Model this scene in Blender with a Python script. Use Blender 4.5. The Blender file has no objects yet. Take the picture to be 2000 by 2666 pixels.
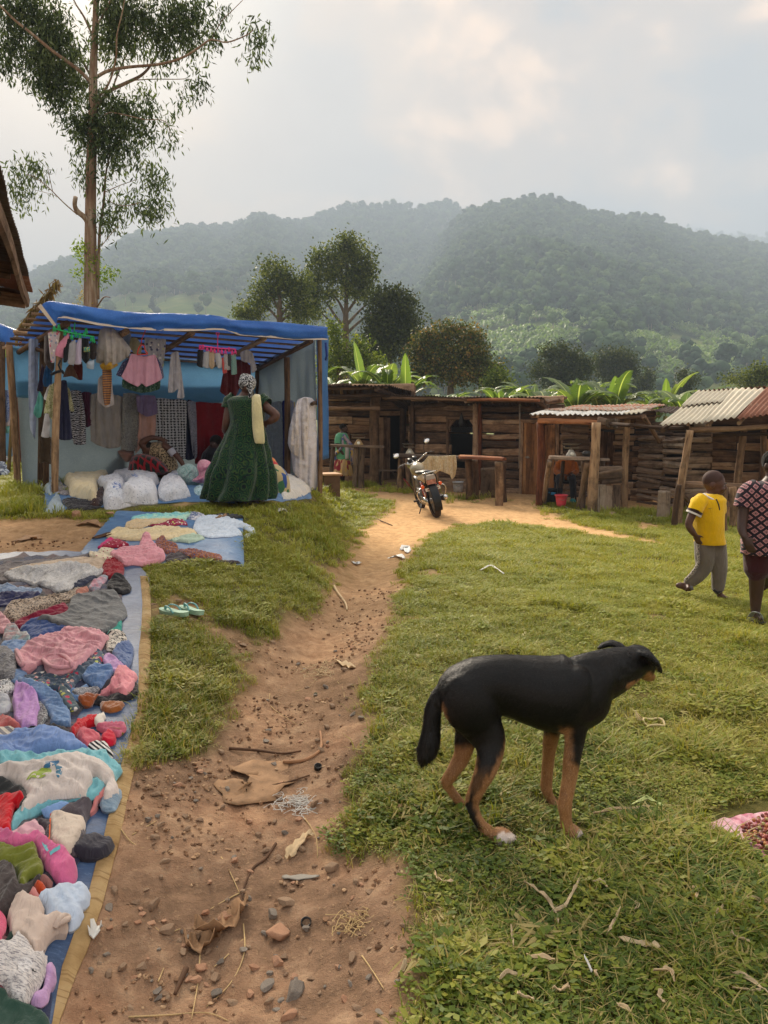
import bpy,bmesh,math,random
import numpy as np
from mathutils import Vector,Matrix,Euler
random.seed(7);RNG=np.random.default_rng(7)
R=math.radians
sc=bpy.context.scene
COL=sc.collection
#camera
CAM_H=1.55
PITCH=math.atan((1333-1075)/2000.0)
cd=bpy.data.cameras.new('camera');cam=bpy.data.objects.new('camera',cd);COL.objects.link(cam)
cam.location=(0,0,CAM_H);cam.rotation_euler=(math.pi/2-PITCH,0,0)
cd.sensor_fit='HORIZONTAL';cd.sensor_width=36;cd.lens=36;cd.clip_start=.05;cd.clip_end=9000
sc.camera=cam
#view
sc.view_settings.view_transform='Standard';sc.view_settings.look='None'
sc.view_settings.gamma=1.0;sc.view_settings.use_curve_mapping=False
sc.view_settings.exposure=2.0
#sky and sun
SUN_EL=R(31);SUN_AZ=R(-21)
SKY_STRENGTH=.1
world=bpy.data.worlds.new('World');sc.world=world;world.use_nodes=True
nt=world.node_tree;nt.nodes.clear()
def wn(t,**k):
 n=nt.nodes.new(t)
 for a,b in k.items():setattr(n,a,b)
 return n
L=nt.links.new
wo=wn('ShaderNodeOutputWorld');bg=wn('ShaderNodeBackground');L(bg.outputs[0],wo.inputs[0])
bg.inputs['Strength'].default_value=SKY_STRENGTH
sky=wn('ShaderNodeTexSky',sky_type='NISHITA');sky.sun_disc=False
sky.sun_elevation=SUN_EL;sky.sun_rotation=SUN_AZ;sky.altitude=1500;sky.air_density=1.2;sky.dust_density=3
tc=wn('ShaderNodeTexCoord')
SUNV=Vector((math.sin(SUN_AZ)*math.cos(SUN_EL),math.cos(SUN_AZ)*math.cos(SUN_EL),math.sin(SUN_EL)))
sep=wn('ShaderNodeSeparateXYZ');L(tc.outputs['Generated'],sep.inputs[0])
def wmath(op,a,b=None,clamp=False):
 n=wn('ShaderNodeMath',operation=op);n.use_clamp=clamp
 for i,v in enumerate((a,b)):
  if v is None:continue
  if isinstance(v,(int,float)):n.inputs[i].default_value=v
  else:L(v,n.inputs[i])
 return n.outputs[0]
def wramp(fac,stops):
 n=wn('ShaderNodeValToRGB');L(fac,n.inputs[0]);n.color_ramp.interpolation='EASE'
 while len(n.color_ramp.elements)<len(stops):n.color_ramp.elements.new(.5)
 for e,(p,c)in zip(n.color_ramp.elements,stops):
  e.position=p;e.color=(*c,1)if not isinstance(c,(int,float))else(c,c,c,1)
 return n.outputs[0]
def wmix(fac,a,b,mode='MIX'):
 n=wn('ShaderNodeMix',data_type='RGBA',blend_type=mode)
 if isinstance(fac,(int,float)):n.inputs[0].default_value=fac
 else:L(fac,n.inputs[0])
 for i,v in((6,a),(7,b)):
  if isinstance(v,tuple):n.inputs[i].default_value=(*v,1)
  else:L(v,n.inputs[i])
 return n.outputs[2]
zz=wmath('ADD',wmath('MAXIMUM',sep.outputs[2],.0),.22)
comb=wn('ShaderNodeCombineXYZ')
L(wmath('DIVIDE',sep.outputs[0],zz),comb.inputs[0]);L(wmath('DIVIDE',sep.outputs[1],zz),comb.inputs[1])
def wnoise(scale,detail,rough,dist,off=(0,0,0),stretch=(1,1,1),rot=0):
 mp=wn('ShaderNodeMapping');mp.inputs['Location'].default_value=off;mp.inputs['Scale'].default_value=stretch
 mp.inputs['Rotation'].default_value=(0,0,rot)
 L(comb.outputs[0],mp.inputs[0])
 n=wn('ShaderNodeTexNoise');n.inputs['Scale'].default_value=scale;n.inputs['Detail'].default_value=detail
 n.inputs['Roughness'].default_value=rough;n.inputs['Distortion'].default_value=dist
 L(mp.outputs[0],n.inputs['Vector']);return n.outputs[0]
c1=wnoise(.62,7,.52,.4,(3.1,1.7,0),(1,.8,1),R(25))
c2=wnoise(1.5,8,.55,.5,(7.3,4.2,2),(1,.7,1),R(-20))
cc=wmath('ADD',wmath('MULTIPLY',c1,.6),wmath('MULTIPLY',c2,.4))
cl=wramp(cc,[(.42,(.26,.32,.37)),(.48,(.40,.44,.46)),(.52,(.72,.58,.46)),(.56,(1.6,1.08,.68)),(.62,(1.8,1.3,.88))])
hor=wramp(sep.outputs[2],[(.0,1.0),(.30,.55),(.55,.0)])
vd=wn('ShaderNodeVectorMath',operation='DOT_PRODUCT');L(tc.outputs['Generated'],vd.inputs[0])
az=Vector((math.sin(R(-34)),math.cos(R(-34)),0)).normalized();vd.inputs[1].default_value=az
side=wramp(vd.outputs['Value'],[(.55,.12),(.80,.35),(.99,1.0)])
cl=wmix(wmath('MULTIPLY',wmath('MULTIPLY',hor,side),.85),cl,(2.1,1.3,.62))
cl=wmix(wmath('MULTIPLY',hor,.30),cl,(.80,.62,.48))
vs=wn('ShaderNodeVectorMath',operation='DOT_PRODUCT');L(tc.outputs['Generated'],vs.inputs[0]);vs.inputs[1].default_value=SUNV
gl=wramp(vs.outputs['Value'],[(.88,.0),(.96,.08),(.99,.35),(1.0,1.0)])
cl=wmix(gl,cl,(2.6,2.1,1.45))
zen=wramp(sep.outputs[2],[(.45,1.0),(.7,2.0),(1.0,3.0)])
cl=wmix(1.0,cl,zen,'MULTIPLY')
sc10=wn('ShaderNodeVectorMath',operation='SCALE');L(cl,sc10.inputs[0]);sc10.inputs['Scale'].default_value=.27/SKY_STRENGTH
fin=wmix(.93,sky.outputs[0],sc10.outputs[0])
L(fin,bg.inputs['Color'])
sd=bpy.data.lights.new('sun','SUN');sun=bpy.data.objects.new('sun',sd);COL.objects.link(sun)
sd.energy=3.5;sd.angle=R(20);sd.color=(1.0,.87,.70)
sun.rotation_euler=(-SUNV).to_track_quat('-Z','Y').to_euler()
sun.location=(-20,40,30)
#helpers
CP,SP=math.cos(PITCH),math.sin(PITCH)
def ray(px,py):
 a=(px-1000)/2000.0;b=(1333-py)/2000.0
 return Vector((a,CP+b*SP,-SP+b*CP))
def P(px,py,d):
 r=ray(px,py);t=d/r.y
 return Vector((r.x*t,d,CAM_H+r.z*t))
def sstep(a,b,x):
 t=np.clip((np.asarray(x,float)-a)/(b-a),0,1);return t*t*(3-2*t)
_perm=np.random.default_rng(11).permutation(256);_perm=np.concatenate([_perm,_perm,_perm])
_g3=np.random.default_rng(12).normal(size=(256,3));_g3/=np.linalg.norm(_g3,axis=1)[:,None]
def pn(x,y,z=.0):
 x=np.asarray(x,float);y=np.asarray(y,float);z=np.zeros_like(x)+z
 xi=np.floor(x).astype(int);yi=np.floor(y).astype(int);zi=np.floor(z).astype(int)
 xf,yf,zf=x-xi,y-yi,z-zi
 u,v,w=(t*t*t*(t*(t*6-15)+10)for t in(xf,yf,zf))
 def g(i,j,k):
  h=_perm[(_perm[(_perm[(xi+i)&255]+yi+j)&255]+zi+k)&255]
  gr=_g3[h]
  return gr[...,0]*(xf-i)+gr[...,1]*(yf-j)+gr[...,2]*(zf-k)
 def lp(a,b,t):return a+t*(b-a)
 return 1.6*lp(lp(lp(g(0,0,0),g(1,0,0),u),lp(g(0,1,0),g(1,1,0),u),v),lp(lp(g(0,0,1),g(1,0,1),u),lp(g(0,1,1),g(1,1,1),u),v),w)
def fbm(x,y,z=.0,o=4,g=.5):
 s=0;a=1.0;f=1.0;t=0
 for i in range(o):
  s=s+a*pn(np.asarray(x)*f+i*17.3,np.asarray(y)*f-i*9.1,z);t+=a;a*=g;f*=2.03
 return s/t
def srgb(*c):
 if len(c)==1:
  h=c[0].lstrip('#');c=[int(h[i:i+2],16)for i in(0,2,4)]
 return tuple((v/255/12.92)if v/255<=.04045 else((v/255+.055)/1.055)**2.4 for v in c)
 #terrain
PATH_C=[(-.95,.3),(-.55,1.6),(-.45,2.6),(-.62,3.7),(-.55,5.0),(-.30,6.6),(-.10,8.6),(.0,11.0),(.3,13.0)]
_py=np.array([p[1]for p in PATH_C]);_px=np.array([p[0]for p in PATH_C])
def hz(x,y,micro=False):
 x=np.asarray(x,float);y=np.asarray(y,float)
 zl=.50*sstep(2.2,10.2,y)
 zr=-.24*sstep(5.0,13.0,y)
 xb=np.interp(y,[0,4,7,10,14],[-.9,-.75,-.7,-.75,-.9])
 w=sstep(0,1,(x-(xb-.75))/1.15)
 far=sstep(13.5,17.5,y)*sstep(-7.5,-4.0,x)
 zl=zl*(1-far)+zr*far
 z=zl*(1-w)+zr*w
 pc=np.interp(y,_py,_px);dd=np.abs(x-pc)
 gw=np.interp(y,[0,3,6,10],[.42,.40,.36,.5])
 z=z-(.13*np.exp(-(dd/gw)**2)+.0)*(1-sstep(9,13,y))
 bank=sstep(.30,.62,x-pc)*(1-sstep(.7,2.0,x-pc))*(1-sstep(3.0,6.5,y))
 z=z+.05*bank
 z=z+.035*fbm(x*.7,y*.7,3.3,3)*sstep(.5,3,y)
 z=z*(1-sstep(60,140,np.hypot(x,y)))
 return z
def g1(x,y):return float(hz(np.array([x]),np.array([y]))[0])
def G(px,py,lift=.0):
 r=ray(px,py);t0=.5;
 ts=np.linspace(.6,60,3000);X=r.x*ts;Y=r.y*ts;Z=CAM_H+r.z*ts
 d=Z-(hz(X,Y)+lift);i=np.argmax(d<0)
 if d[i]>=0:i=len(ts)-1
 a,b=ts[i-1],ts[i]
 for _ in range(18):
  m=(a+b)/2
  if CAM_H+r.z*m-(g1(r.x*m,r.y*m)+lift)<0:b=m
  else:a=m
 return Vector((r.x*b,r.y*b,CAM_H+r.z*b))
 #materials
_M={}
class NB:
 def __init__(s,name):
  s.m=bpy.data.materials.new(name);s.m.use_nodes=True;s.t=s.m.node_tree;s.t.nodes.clear()
  s.out=s.n('ShaderNodeOutputMaterial');s.bs=s.n('ShaderNodeBsdfPrincipled');s.l(s.bs.outputs[0],s.out.inputs[0])
  s.bs.inputs['Specular IOR Level'].default_value=.3
 def n(s,t,**k):
  n=s.t.nodes.new(t)
  for a,b in k.items():setattr(n,a,b)
  return n
 def l(s,a,b):s.t.links.new(a,b)
 def val(s,sock,v):
  if isinstance(v,(int,float)):sock.default_value=v
  elif isinstance(v,(tuple,list)):sock.default_value=(*v,1)if len(v)==3 and len(sock.default_value)==4 else v
  else:s.l(v,sock)
 def obj(s):return s.n('ShaderNodeTexCoord').outputs['Object']
 def pos(s):return s.n('ShaderNodeNewGeometry').outputs['Position']
 def uv(s):return s.n('ShaderNodeTexCoord').outputs['UV']
 def map(s,v,scale=(1,1,1),loc=(0,0,0),rot=(0,0,0)):
  m=s.n('ShaderNodeMapping');s.l(v,m.inputs[0]);m.inputs['Scale'].default_value=scale
  m.inputs['Location'].default_value=loc;m.inputs['Rotation'].default_value=rot;return m.outputs[0]
 def noise(s,v,scale,detail=3,rough=.5,dist=.0,out=0):
  n=s.n('ShaderNodeTexNoise');s.l(v,n.inputs['Vector']);n.inputs['Scale'].default_value=scale
  n.inputs['Detail'].default_value=detail;n.inputs['Roughness'].default_value=rough;n.inputs['Distortion'].default_value=dist
  return n.outputs[out]
 def vor(s,v,scale,feat='F1',rnd=1.0,out='Distance'):
  n=s.n('ShaderNodeTexVoronoi',feature=feat);s.l(v,n.inputs['Vector']);n.inputs['Scale'].default_value=scale
  n.inputs['Randomness'].default_value=rnd;return n.outputs[out]
 def wave(s,v,scale,dist=0,det=2,dscale=1,kind='BANDS',d='X',prof='SIN'):
  n=s.n('ShaderNodeTexWave',wave_type=kind,wave_profile=prof)
  if kind=='BANDS':n.bands_direction=d
  s.l(v,n.inputs['Vector']);n.inputs['Scale'].default_value=scale;n.inputs['Distortion'].default_value=dist
  n.inputs['Detail'].default_value=det;n.inputs['Detail Scale'].default_value=dscale;return n.outputs[0 if kind=='RINGS' else 0]
 def ramp(s,f,stops,interp='LINEAR'):
  n=s.n('ShaderNodeValToRGB');s.l(f,n.inputs[0]);n.color_ramp.interpolation=interp
  while len(n.color_ramp.elements)<len(stops):n.color_ramp.elements.new(.5)
  for e,(p,c)in zip(n.color_ramp.elements,stops):
   e.position=p;e.color=(*c,1)if not isinstance(c,(int,float))else(c,c,c,1)
  return n.outputs[0]
 def mix(s,f,a,b,mode='MIX'):
  n=s.n('ShaderNodeMix',data_type='RGBA',blend_type=mode);s.val(n.inputs[0],f)
  for i,v in((6,a),(7,b)):s.val(n.inputs[i],v)
  return n.outputs[2]
 def math(s,op,a,b=.0,clamp=False):
  n=s.n('ShaderNodeMath',operation=op);n.use_clamp=clamp;s.val(n.inputs[0],a);s.val(n.inputs[1],b);return n.outputs[0]
 def sep(s,v):
  n=s.n('ShaderNodeSeparateXYZ');s.l(v,n.inputs[0]);return n.outputs
 def attr(s,name):
  return s.n('ShaderNodeAttribute',attribute_name=name)
 def oi(s):return s.n('ShaderNodeObjectInfo').outputs['Random']
 def bump(s,h,strength=.3,dist=.01,nrm=None):
  b=s.n('ShaderNodeBump');s.l(h,b.inputs['Height']);b.inputs['Strength'].default_value=strength
  b.inputs['Distance'].default_value=dist
  if nrm is not None:s.l(nrm,b.inputs['Normal'])
  s.l(b.outputs[0],s.bs.inputs['Normal']);return b.outputs[0]
 def col(s,c):s.val(s.bs.inputs['Base Color'],c)
 def rough(s,r):s.val(s.bs.inputs['Roughness'],r)
 def set(s,**k):
  for a,b in k.items():s.val(s.bs.inputs[a.replace('_',' ')],b)
 def translucent(s,color,fac):
  t=s.n('ShaderNodeBsdfTranslucent');s.val(t.inputs[0],color)
  m=s.n('ShaderNodeMixShader');s.val(m.inputs[0],fac);s.l(s.bs.outputs[0],m.inputs[1]);s.l(t.outputs[0],m.inputs[2])
  s.l(m.outputs[0],s.out.inputs[0])
def plain(name,c,rough=.7,var=.15,scale=8,bump=.15,bdist=.004,metal=.0,spec=.3):
 k=('plain',name)
 if k in _M:return _M[k]
 b=NB(name);v=b.obj();n=b.noise(v,scale,4,.6)
 d=tuple(x*(1-var*1.6)for x in c);e=tuple(min(1,x*(1+var))for x in c)
 b.col(b.ramp(n,[(.3,d),(.7,e)]));b.rough(rough);b.set(Metallic=metal,Specular_IOR_Level=spec)
 if bump:b.bump(b.noise(v,scale*9,3,.6),bump,bdist)
 _M[k]=b.m;return b.m
 #object making
def link(o):COL.objects.link(o);return o
def tag(o,label=None,cat=None,group=None,kind=None):
 if label:o['label']=label
 if cat:o['category']=cat
 if group:o['group']=group
 if kind:o['kind']=kind
 return o
def thing(name,label,cat,loc=(0,0,0),group=None):
 o=bpy.data.objects.new(name,None);o.empty_display_size=.1;o.location=loc;link(o)
 return tag(o,label,cat,group)
def origin_of(p):
 v=Vector((0,0,0))
 while p is not None:v+=p.location;p=p.parent
 return v
def fast(name,V,F,mat=None,parent=None,smooth=True,at=None,mi=None,uv=None,local=False):
 V=np.asarray(V,float).reshape(-1,3)
 me=bpy.data.meshes.new(name)
 if parent is not None and at is None:at=origin_of(parent);rel=Vector((0,0,0))
 elif at is None:at=Vector((0,0,0))if local else Vector(((V[:,0].min()+V[:,0].max())/2,(V[:,1].min()+V[:,1].max())/2,V[:,2].min()));rel=at
 else:
  at=Vector(at);rel=at-(origin_of(parent)if parent is not None else Vector((0,0,0)))
 if not local:V=V-np.array(at)
 if isinstance(F,np.ndarray)and F.ndim==2:
  n,k=F.shape
  me.vertices.add(len(V));me.vertices.foreach_set('co',V.astype(np.float32).ravel())
  me.loops.add(n*k);me.loops.foreach_set('vertex_index',F.astype(np.int32).ravel())
  me.polygons.add(n);me.polygons.foreach_set('loop_start',np.arange(0,n*k,k,dtype=np.int32))
  me.polygons.foreach_set('loop_total',np.full(n,k,dtype=np.int32))
  me.update(calc_edges=True)
 else:
  me.from_pydata([tuple(v)for v in V],[],[tuple(int(i)for i in f)for f in F]);me.update()
 mats=mat if isinstance(mat,(list,tuple))else([mat]if mat else[])
 for m in mats:me.materials.append(m)
 if mi is not None:me.polygons.foreach_set('material_index',np.asarray(mi,np.int32))
 if smooth:me.polygons.foreach_set('use_smooth',np.ones(len(me.polygons),bool))
 if uv is not None:
  u=me.uv_layers.new(name='UVMap');li=np.zeros(len(me.loops),np.int32);me.loops.foreach_get('vertex_index',li)
  u.data.foreach_set('uv',np.asarray(uv,np.float32)[li].ravel())
 o=bpy.data.objects.new(name,me);o.parent=parent;o.location=rel;link(o)
 return o
def add_attr(o,name,vals):
 a=o.data.attributes.new(name,'FLOAT','POINT');a.data.foreach_set('value',np.asarray(vals,np.float32))
class MB:
 def __init__(s):s.V=[];s.F=[];s.mi=[];s.c=0
 def add(s,V,F,m=0):
  n=s.c;s.V.append(np.asarray(V,float).reshape(-1,3));s.c+=len(s.V[-1])
  for f in F:s.F.append(tuple(int(i)+n for i in f));s.mi.append(m)
  return s
 def box(s,c,size,rot=None,m=0,jit=.0):
  hx,hy,hz_=(v/2 for v in size)
  V=[Vector((sx*hx,sy*hy,sz*hz_))for sz in(-1,1)for sy in(-1,1)for sx in(-1,1)]
  if jit:V=[v+Vector([random.uniform(-jit,jit)for _ in range(3)])for v in V]
  if rot is not None:V=[rot@v for v in V]
  V=[v+Vector(c)for v in V]
  return s.add(V,[(0,2,3,1),(4,5,7,6),(0,1,5,4),(2,6,7,3),(0,4,6,2),(1,3,7,5)],m)
 def tube(s,pts,rad,n=8,m=0,caps=True,flat=1.0,up=None,round_end=False):
  pts=[Vector(p)for p in pts];k=len(pts)
  if isinstance(rad,(int,float)):rad=[rad]*k
  V=[];F=[];prev=None
  for i,p in enumerate(pts):
   t=(pts[min(i+1,k-1)]-pts[max(i-1,0)])
   if t.length<1e-9:t=Vector((0,0,1))
   t.normalize()
   if prev is None:
    a=Vector(up)if up is not None else(Vector((0,0,1))if abs(t.z)<.9 else Vector((1,0,0)))
    x=t.cross(a).normalized()
   else:
    x=(prev-t*prev.dot(t))
    x=x.normalized()if x.length>1e-6 else t.orthogonal().normalized()
   prev=x;y=t.cross(x)
   r=rad[i];rx,ry=r if isinstance(r,(tuple,list))else(r,r*flat)
   for j in range(n):
    a=2*math.pi*j/n;V.append(p+x*math.cos(a)*rx+y*math.sin(a)*ry)
  for i in range(k-1):
   for j in range(n):
    a=i*n+j;b=i*n+(j+1)%n;F.append((a,b,b+n,a+n))
  if caps:F.append(tuple(range(n))[::-1]);F.append(tuple((k-1)*n+j for j in range(n)))
  return s.add(V,F,m)
 def lathe(s,c,prof,n=20,m=0,rot=None,sc=(1,1)):
  V=[];F=[];c=Vector(c);k=len(prof)
  for r,z in prof:
   for j in range(n):
    a=2*math.pi*j/n;v=Vector((r*math.cos(a)*sc[0],r*math.sin(a)*sc[1],z))
    V.append(c+(rot@v if rot is not None else v))
  for i in range(k-1):
   for j in range(n):
    a=i*n+j;b=i*n+(j+1)%n;F.append((a,b,b+n,a+n))
  F.append(tuple(range(n))[::-1]);F.append(tuple((k-1)*n+j for j in range(n)))
  return s.add(V,F,m)
 def ell(s,c,r,n=12,k=8,m=0,rot=None):
  prof=[]
  V=[];F=[];c=Vector(c)
  for i in range(k+1):
   th=math.pi*i/k
   for j in range(n):
    a=2*math.pi*j/n;v=Vector((r[0]*math.sin(th)*math.cos(a),r[1]*math.sin(th)*math.sin(a),r[2]*math.cos(th)))
    V.append(c+(rot@v if rot is not None else v))
  for i in range(k):
   for j in range(n):
    a=i*n+j;b=i*n+(j+1)%n;F.append((a,a+n,b+n,b))
  return s.add(V,F,m)
 def grid(s,rows,m=0,closed=False):
  h=len(rows);w=len(rows[0]);V=[p for r in rows for p in r];F=[]
  for i in range(h-1):
   for j in range(w-(0 if closed else 1)):
    a=i*w+j;b=i*w+(j+1)%w;F.append((a,b,b+w,a+w))
  return s.add(V,F,m)
 def build(s,name,mat,parent=None,smooth=True,at=None,sharp=None):
  V=np.concatenate(s.V);o=fast(name,V,s.F,mat,parent,smooth,at,mi=s.mi)
  if smooth and sharp:
   bm=bmesh.new();bm.from_mesh(o.data)
   for e in bm.edges:
    if len(e.link_faces)==2 and e.calc_face_angle(0)>sharp:e.smooth=False
   bm.to_mesh(o.data);bm.free()
  return o
def catmull(pts,sub=6):
 pts=[Vector(p)for p in pts];out=[]
 for i in range(len(pts)-1):
  p0=pts[max(i-1,0)];p1=pts[i];p2=pts[i+1];p3=pts[min(i+2,len(pts)-1)]
  for k in range(sub):
   t=k/sub
   out.append(.5*((2*p1)+(p2-p0)*t+(2*p0-5*p1+4*p2-p3)*t*t+(3*p1-p0-3*p2+p3)*t**3))
 out.append(pts[-1]);return out
def lerps(vals,sub=6):
 out=[]
 for i in range(len(vals)-1):
  for k in range(sub):
   t=k/sub;t=t*t*(3-2*t)*.5+t*.5
   a,b=vals[i],vals[i+1]
   out.append(tuple(x+(y-x)*t for x,y in zip(a,b))if isinstance(a,(tuple,list))else a+(b-a)*t)
 out.append(vals[-1]);return out
def remesh(mb,name,mat,voxel,smooth_it=6,parent=None,at=None,factor=.5,keep_mi=False,dec=None):
 V=np.concatenate(mb.V);me=bpy.data.meshes.new(name+'_src');me.from_pydata([tuple(v)for v in V],[],mb.F);me.update()
 o=bpy.data.objects.new(name+'_src',me);link(o)
 bm=bmesh.new();bm.from_mesh(me);bmesh.ops.recalc_face_normals(bm,faces=bm.faces);bm.to_mesh(me);bm.free()
 r=o.modifiers.new('r','REMESH');r.mode='VOXEL';r.voxel_size=voxel
 s=o.modifiers.new('s','SMOOTH');s.iterations=smooth_it;s.factor=factor
 if dec:d=o.modifiers.new('d','DECIMATE');d.ratio=dec
 dg=bpy.context.evaluated_depsgraph_get();dg.update();ev=o.evaluated_get(dg);m2=bpy.data.meshes.new_from_object(ev)
 n=len(m2.vertices);co=np.zeros(n*3,np.float32);m2.vertices.foreach_get('co',co);co=co.reshape(-1,3)
 F=[tuple(p.vertices)for p in m2.polygons]
 bpy.data.objects.remove(o);bpy.data.meshes.remove(me);bpy.data.meshes.remove(m2)
 return fast(name,co,F,mat,parent,True,at)
def copy_tree(o,parent=None):
 c=o.copy();link(c);c.parent=parent
 for ch in list(o.children):copy_tree(ch,c)
 return c
 #GROUND
def poly_xy(pts):return np.array([[G(*p).x,G(*p).y]for p in pts])
def sdist(X,Y,poly):
 x=X.ravel();y=Y.ravel();d=np.full(x.shape,1e9);ins=np.zeros(x.shape,bool);n=len(poly)
 for i in range(n):
  a=poly[i];b=poly[(i+1)%n];e=b-a;L2=max(e@e,1e-9)
  t=np.clip(((x-a[0])*e[0]+(y-a[1])*e[1])/L2,0,1)
  d=np.minimum(d,np.hypot(x-a[0]-t*e[0],y-a[1]-t*e[1]))
  c=((a[1]>y)!=(b[1]>y))&(x<(b[0]-a[0])*(y-a[1])/(b[1]-a[1]+1e-12)+a[0]);ins^=c
 return np.where(ins,-d,d).reshape(X.shape)
PATH_POLY=poly_xy([(-500,2666),(-400,2200),(200,2050),(330,1995),(470,1975),(560,1950),(585,1860),(650,1770),(640,1700),(700,1655),(775,1600),(835,1560),(880,1500),(905,1440),(945,1380),(1010,1335),(1030,1310),(960,1290),(900,1272),(1000,1258),(1250,1276),(1400,1290),(1425,1335),(1560,1378),(1730,1418),(1640,1408),(1500,1388),(1400,1372),(1300,1362),(1210,1368),(1130,1392),(1085,1425),(1055,1480),(1040,1560),(1030,1620),(985,1700),(975,1780),(945,1855),(975,1940),(922,2035),(935,2100),(885,2150),(890,2222),(1010,2240),(1066,2265),(1108,2442),(1090,2532),(1054,2666)])
PATH_POLY=np.vstack([[[-.55,-1.0]],[[-3.0,-1.0]],PATH_POLY,[[.1,.6]],[[.2,-1.0]]])
D2=poly_xy([(-150,1375),(60,1352),(200,1350),(310,1378),(262,1402),(228,1450),(-150,1470)])
D3=poly_xy([(400,1560),(500,1560),(570,1580),(560,1612),(640,1650),(700,1690),(640,1740),(590,1690),(500,1625),(400,1610)])
D4=np.array([[6.2,13.2],[12,11.0],[16,14],[14,26],[-6,26],[-2.0,18.2],[1.5,17.5],[4.0,14.6]])
def dirt_at(X,Y):
 wob=.10*fbm(X*2.3,Y*2.3,1.1,4)*np.clip(Y/4,.7,2.0)+.03*fbm(X*11,Y*11,4.0,2)
 w=np.clip(.05+Y*.014,.05,.25)
 m=np.zeros(X.shape)
 for p,k in((PATH_POLY,1.0),(D2,.95),(D3,.8),(D4,1.0)):
  d=sdist(X,Y,p)+wob;m=np.maximum(m,k*(1-sstep(-w,w,d)))
 pat=sstep(.24,.50,fbm(X*1.1+5,Y*.8,8.2,4))*sstep(1.2,4.0,Y)*.8
 return np.clip(np.maximum(m,pat),0,1)
def micro(X,Y,dirt):
 n=.012*fbm(X*6,Y*6,.5,3)+.011*fbm(X*19,Y*19,2.5,3)*(.5+.5*np.clip(dirt,0,1))
 n=n+.018*np.abs(fbm(X*2.2,Y*2.2,7.0,3))
 return n*np.clip(Y/1.0,.6,1.6)
def gz(x,y):
 X=np.atleast_1d(np.asarray(x,float));Y=np.atleast_1d(np.asarray(y,float));return hz(X,Y)+micro(X,Y,dirt_at(X,Y))
def build_ground():
 ys=[-6.0]
 while ys[-1]<.6:ys.append(ys[-1]+max(.03,.16*(.8-ys[-1])))
 while ys[-1]<26:ys.append(ys[-1]+max(.016,.0082*ys[-1]))
 while ys[-1]<3600:ys.append(ys[-1]*1.06+.4)
 ys=np.array(ys);n=430
 u=np.linspace(-1,1,n);s=.62*u+.38*np.sign(u)*np.abs(u)**4
 Yg=np.repeat(ys[:,None],n,1);half=5+np.clip(ys,0,None)*.9
 Xg=s[None,:]*half[:,None]
 dirt=dirt_at(Xg,Yg);Z=hz(Xg,Yg)+micro(Xg,Yg,dirt)*(Yg<40)
 Z=Z-.6*sstep(60,200,Yg)
 V=np.stack([Xg,Yg,Z],-1).reshape(-1,3);h,w=Xg.shape
 i=np.arange(h-1)[:,None]*w+np.arange(w-1)[None,:]
 F=np.stack([i,i+1,i+1+w,i+w],-1).reshape(-1,4)
 b=NB('ground_soil');p=b.pos();da=b.attr('dirt').outputs['Fac']
 n1=b.noise(p,1.3,6,.6);n2=b.noise(p,9,5,.65);n3=b.noise(p,60,4,.7);yy=b.sep(p)[1]
 near=b.ramp(b.math('ADD',b.math('MULTIPLY',n1,.5),b.math('MULTIPLY',n2,.5)),[(.34,srgb(106,84,66)),(.5,srgb(152,122,98)),(.64,srgb(192,162,132))])
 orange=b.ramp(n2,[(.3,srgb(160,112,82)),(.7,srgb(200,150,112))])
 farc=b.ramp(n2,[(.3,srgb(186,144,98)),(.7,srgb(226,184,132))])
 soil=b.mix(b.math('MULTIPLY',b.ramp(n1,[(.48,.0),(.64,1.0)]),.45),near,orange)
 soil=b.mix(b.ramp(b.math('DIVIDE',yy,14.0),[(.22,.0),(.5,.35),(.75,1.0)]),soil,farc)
 soil=b.mix(b.ramp(n3,[(.58,.0),(.70,.5)]),soil,srgb(196,164,128))
 vo=b.vor(p,55);soil=b.mix(b.ramp(vo,[(.05,.35),(.16,.0)]),soil,srgb(96,72,54))
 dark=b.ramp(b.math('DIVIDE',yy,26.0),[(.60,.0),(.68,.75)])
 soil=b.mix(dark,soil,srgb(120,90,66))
 turf=b.ramp(b.math('ADD',b.math('MULTIPLY',n1,.4),b.math('MULTIPLY',n2,.6)),[(.3,srgb(66,62,34)),(.5,srgb(96,92,48)),(.7,srgb(132,116,70))])
 tf=b.ramp(b.noise(p,.03,5,.6),[(.35,srgb(92,104,56)),(.65,srgb(126,124,72))])
 turf=b.mix(b.ramp(b.math('DIVIDE',yy,60.0),[(.4,.0),(.6,1.0)]),turf,tf)
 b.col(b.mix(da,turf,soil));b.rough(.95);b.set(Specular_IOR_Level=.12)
 hgt=b.math('ADD',b.math('MULTIPLY',n2,.6),b.math('ADD',b.math('MULTIPLY',n3,.35),b.math('MULTIPLY',b.noise(p,200,3,.7),.15)))
 b.bump(hgt,1.0,.035)
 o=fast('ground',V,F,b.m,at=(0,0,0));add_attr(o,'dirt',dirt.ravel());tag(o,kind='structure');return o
build_ground()
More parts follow.
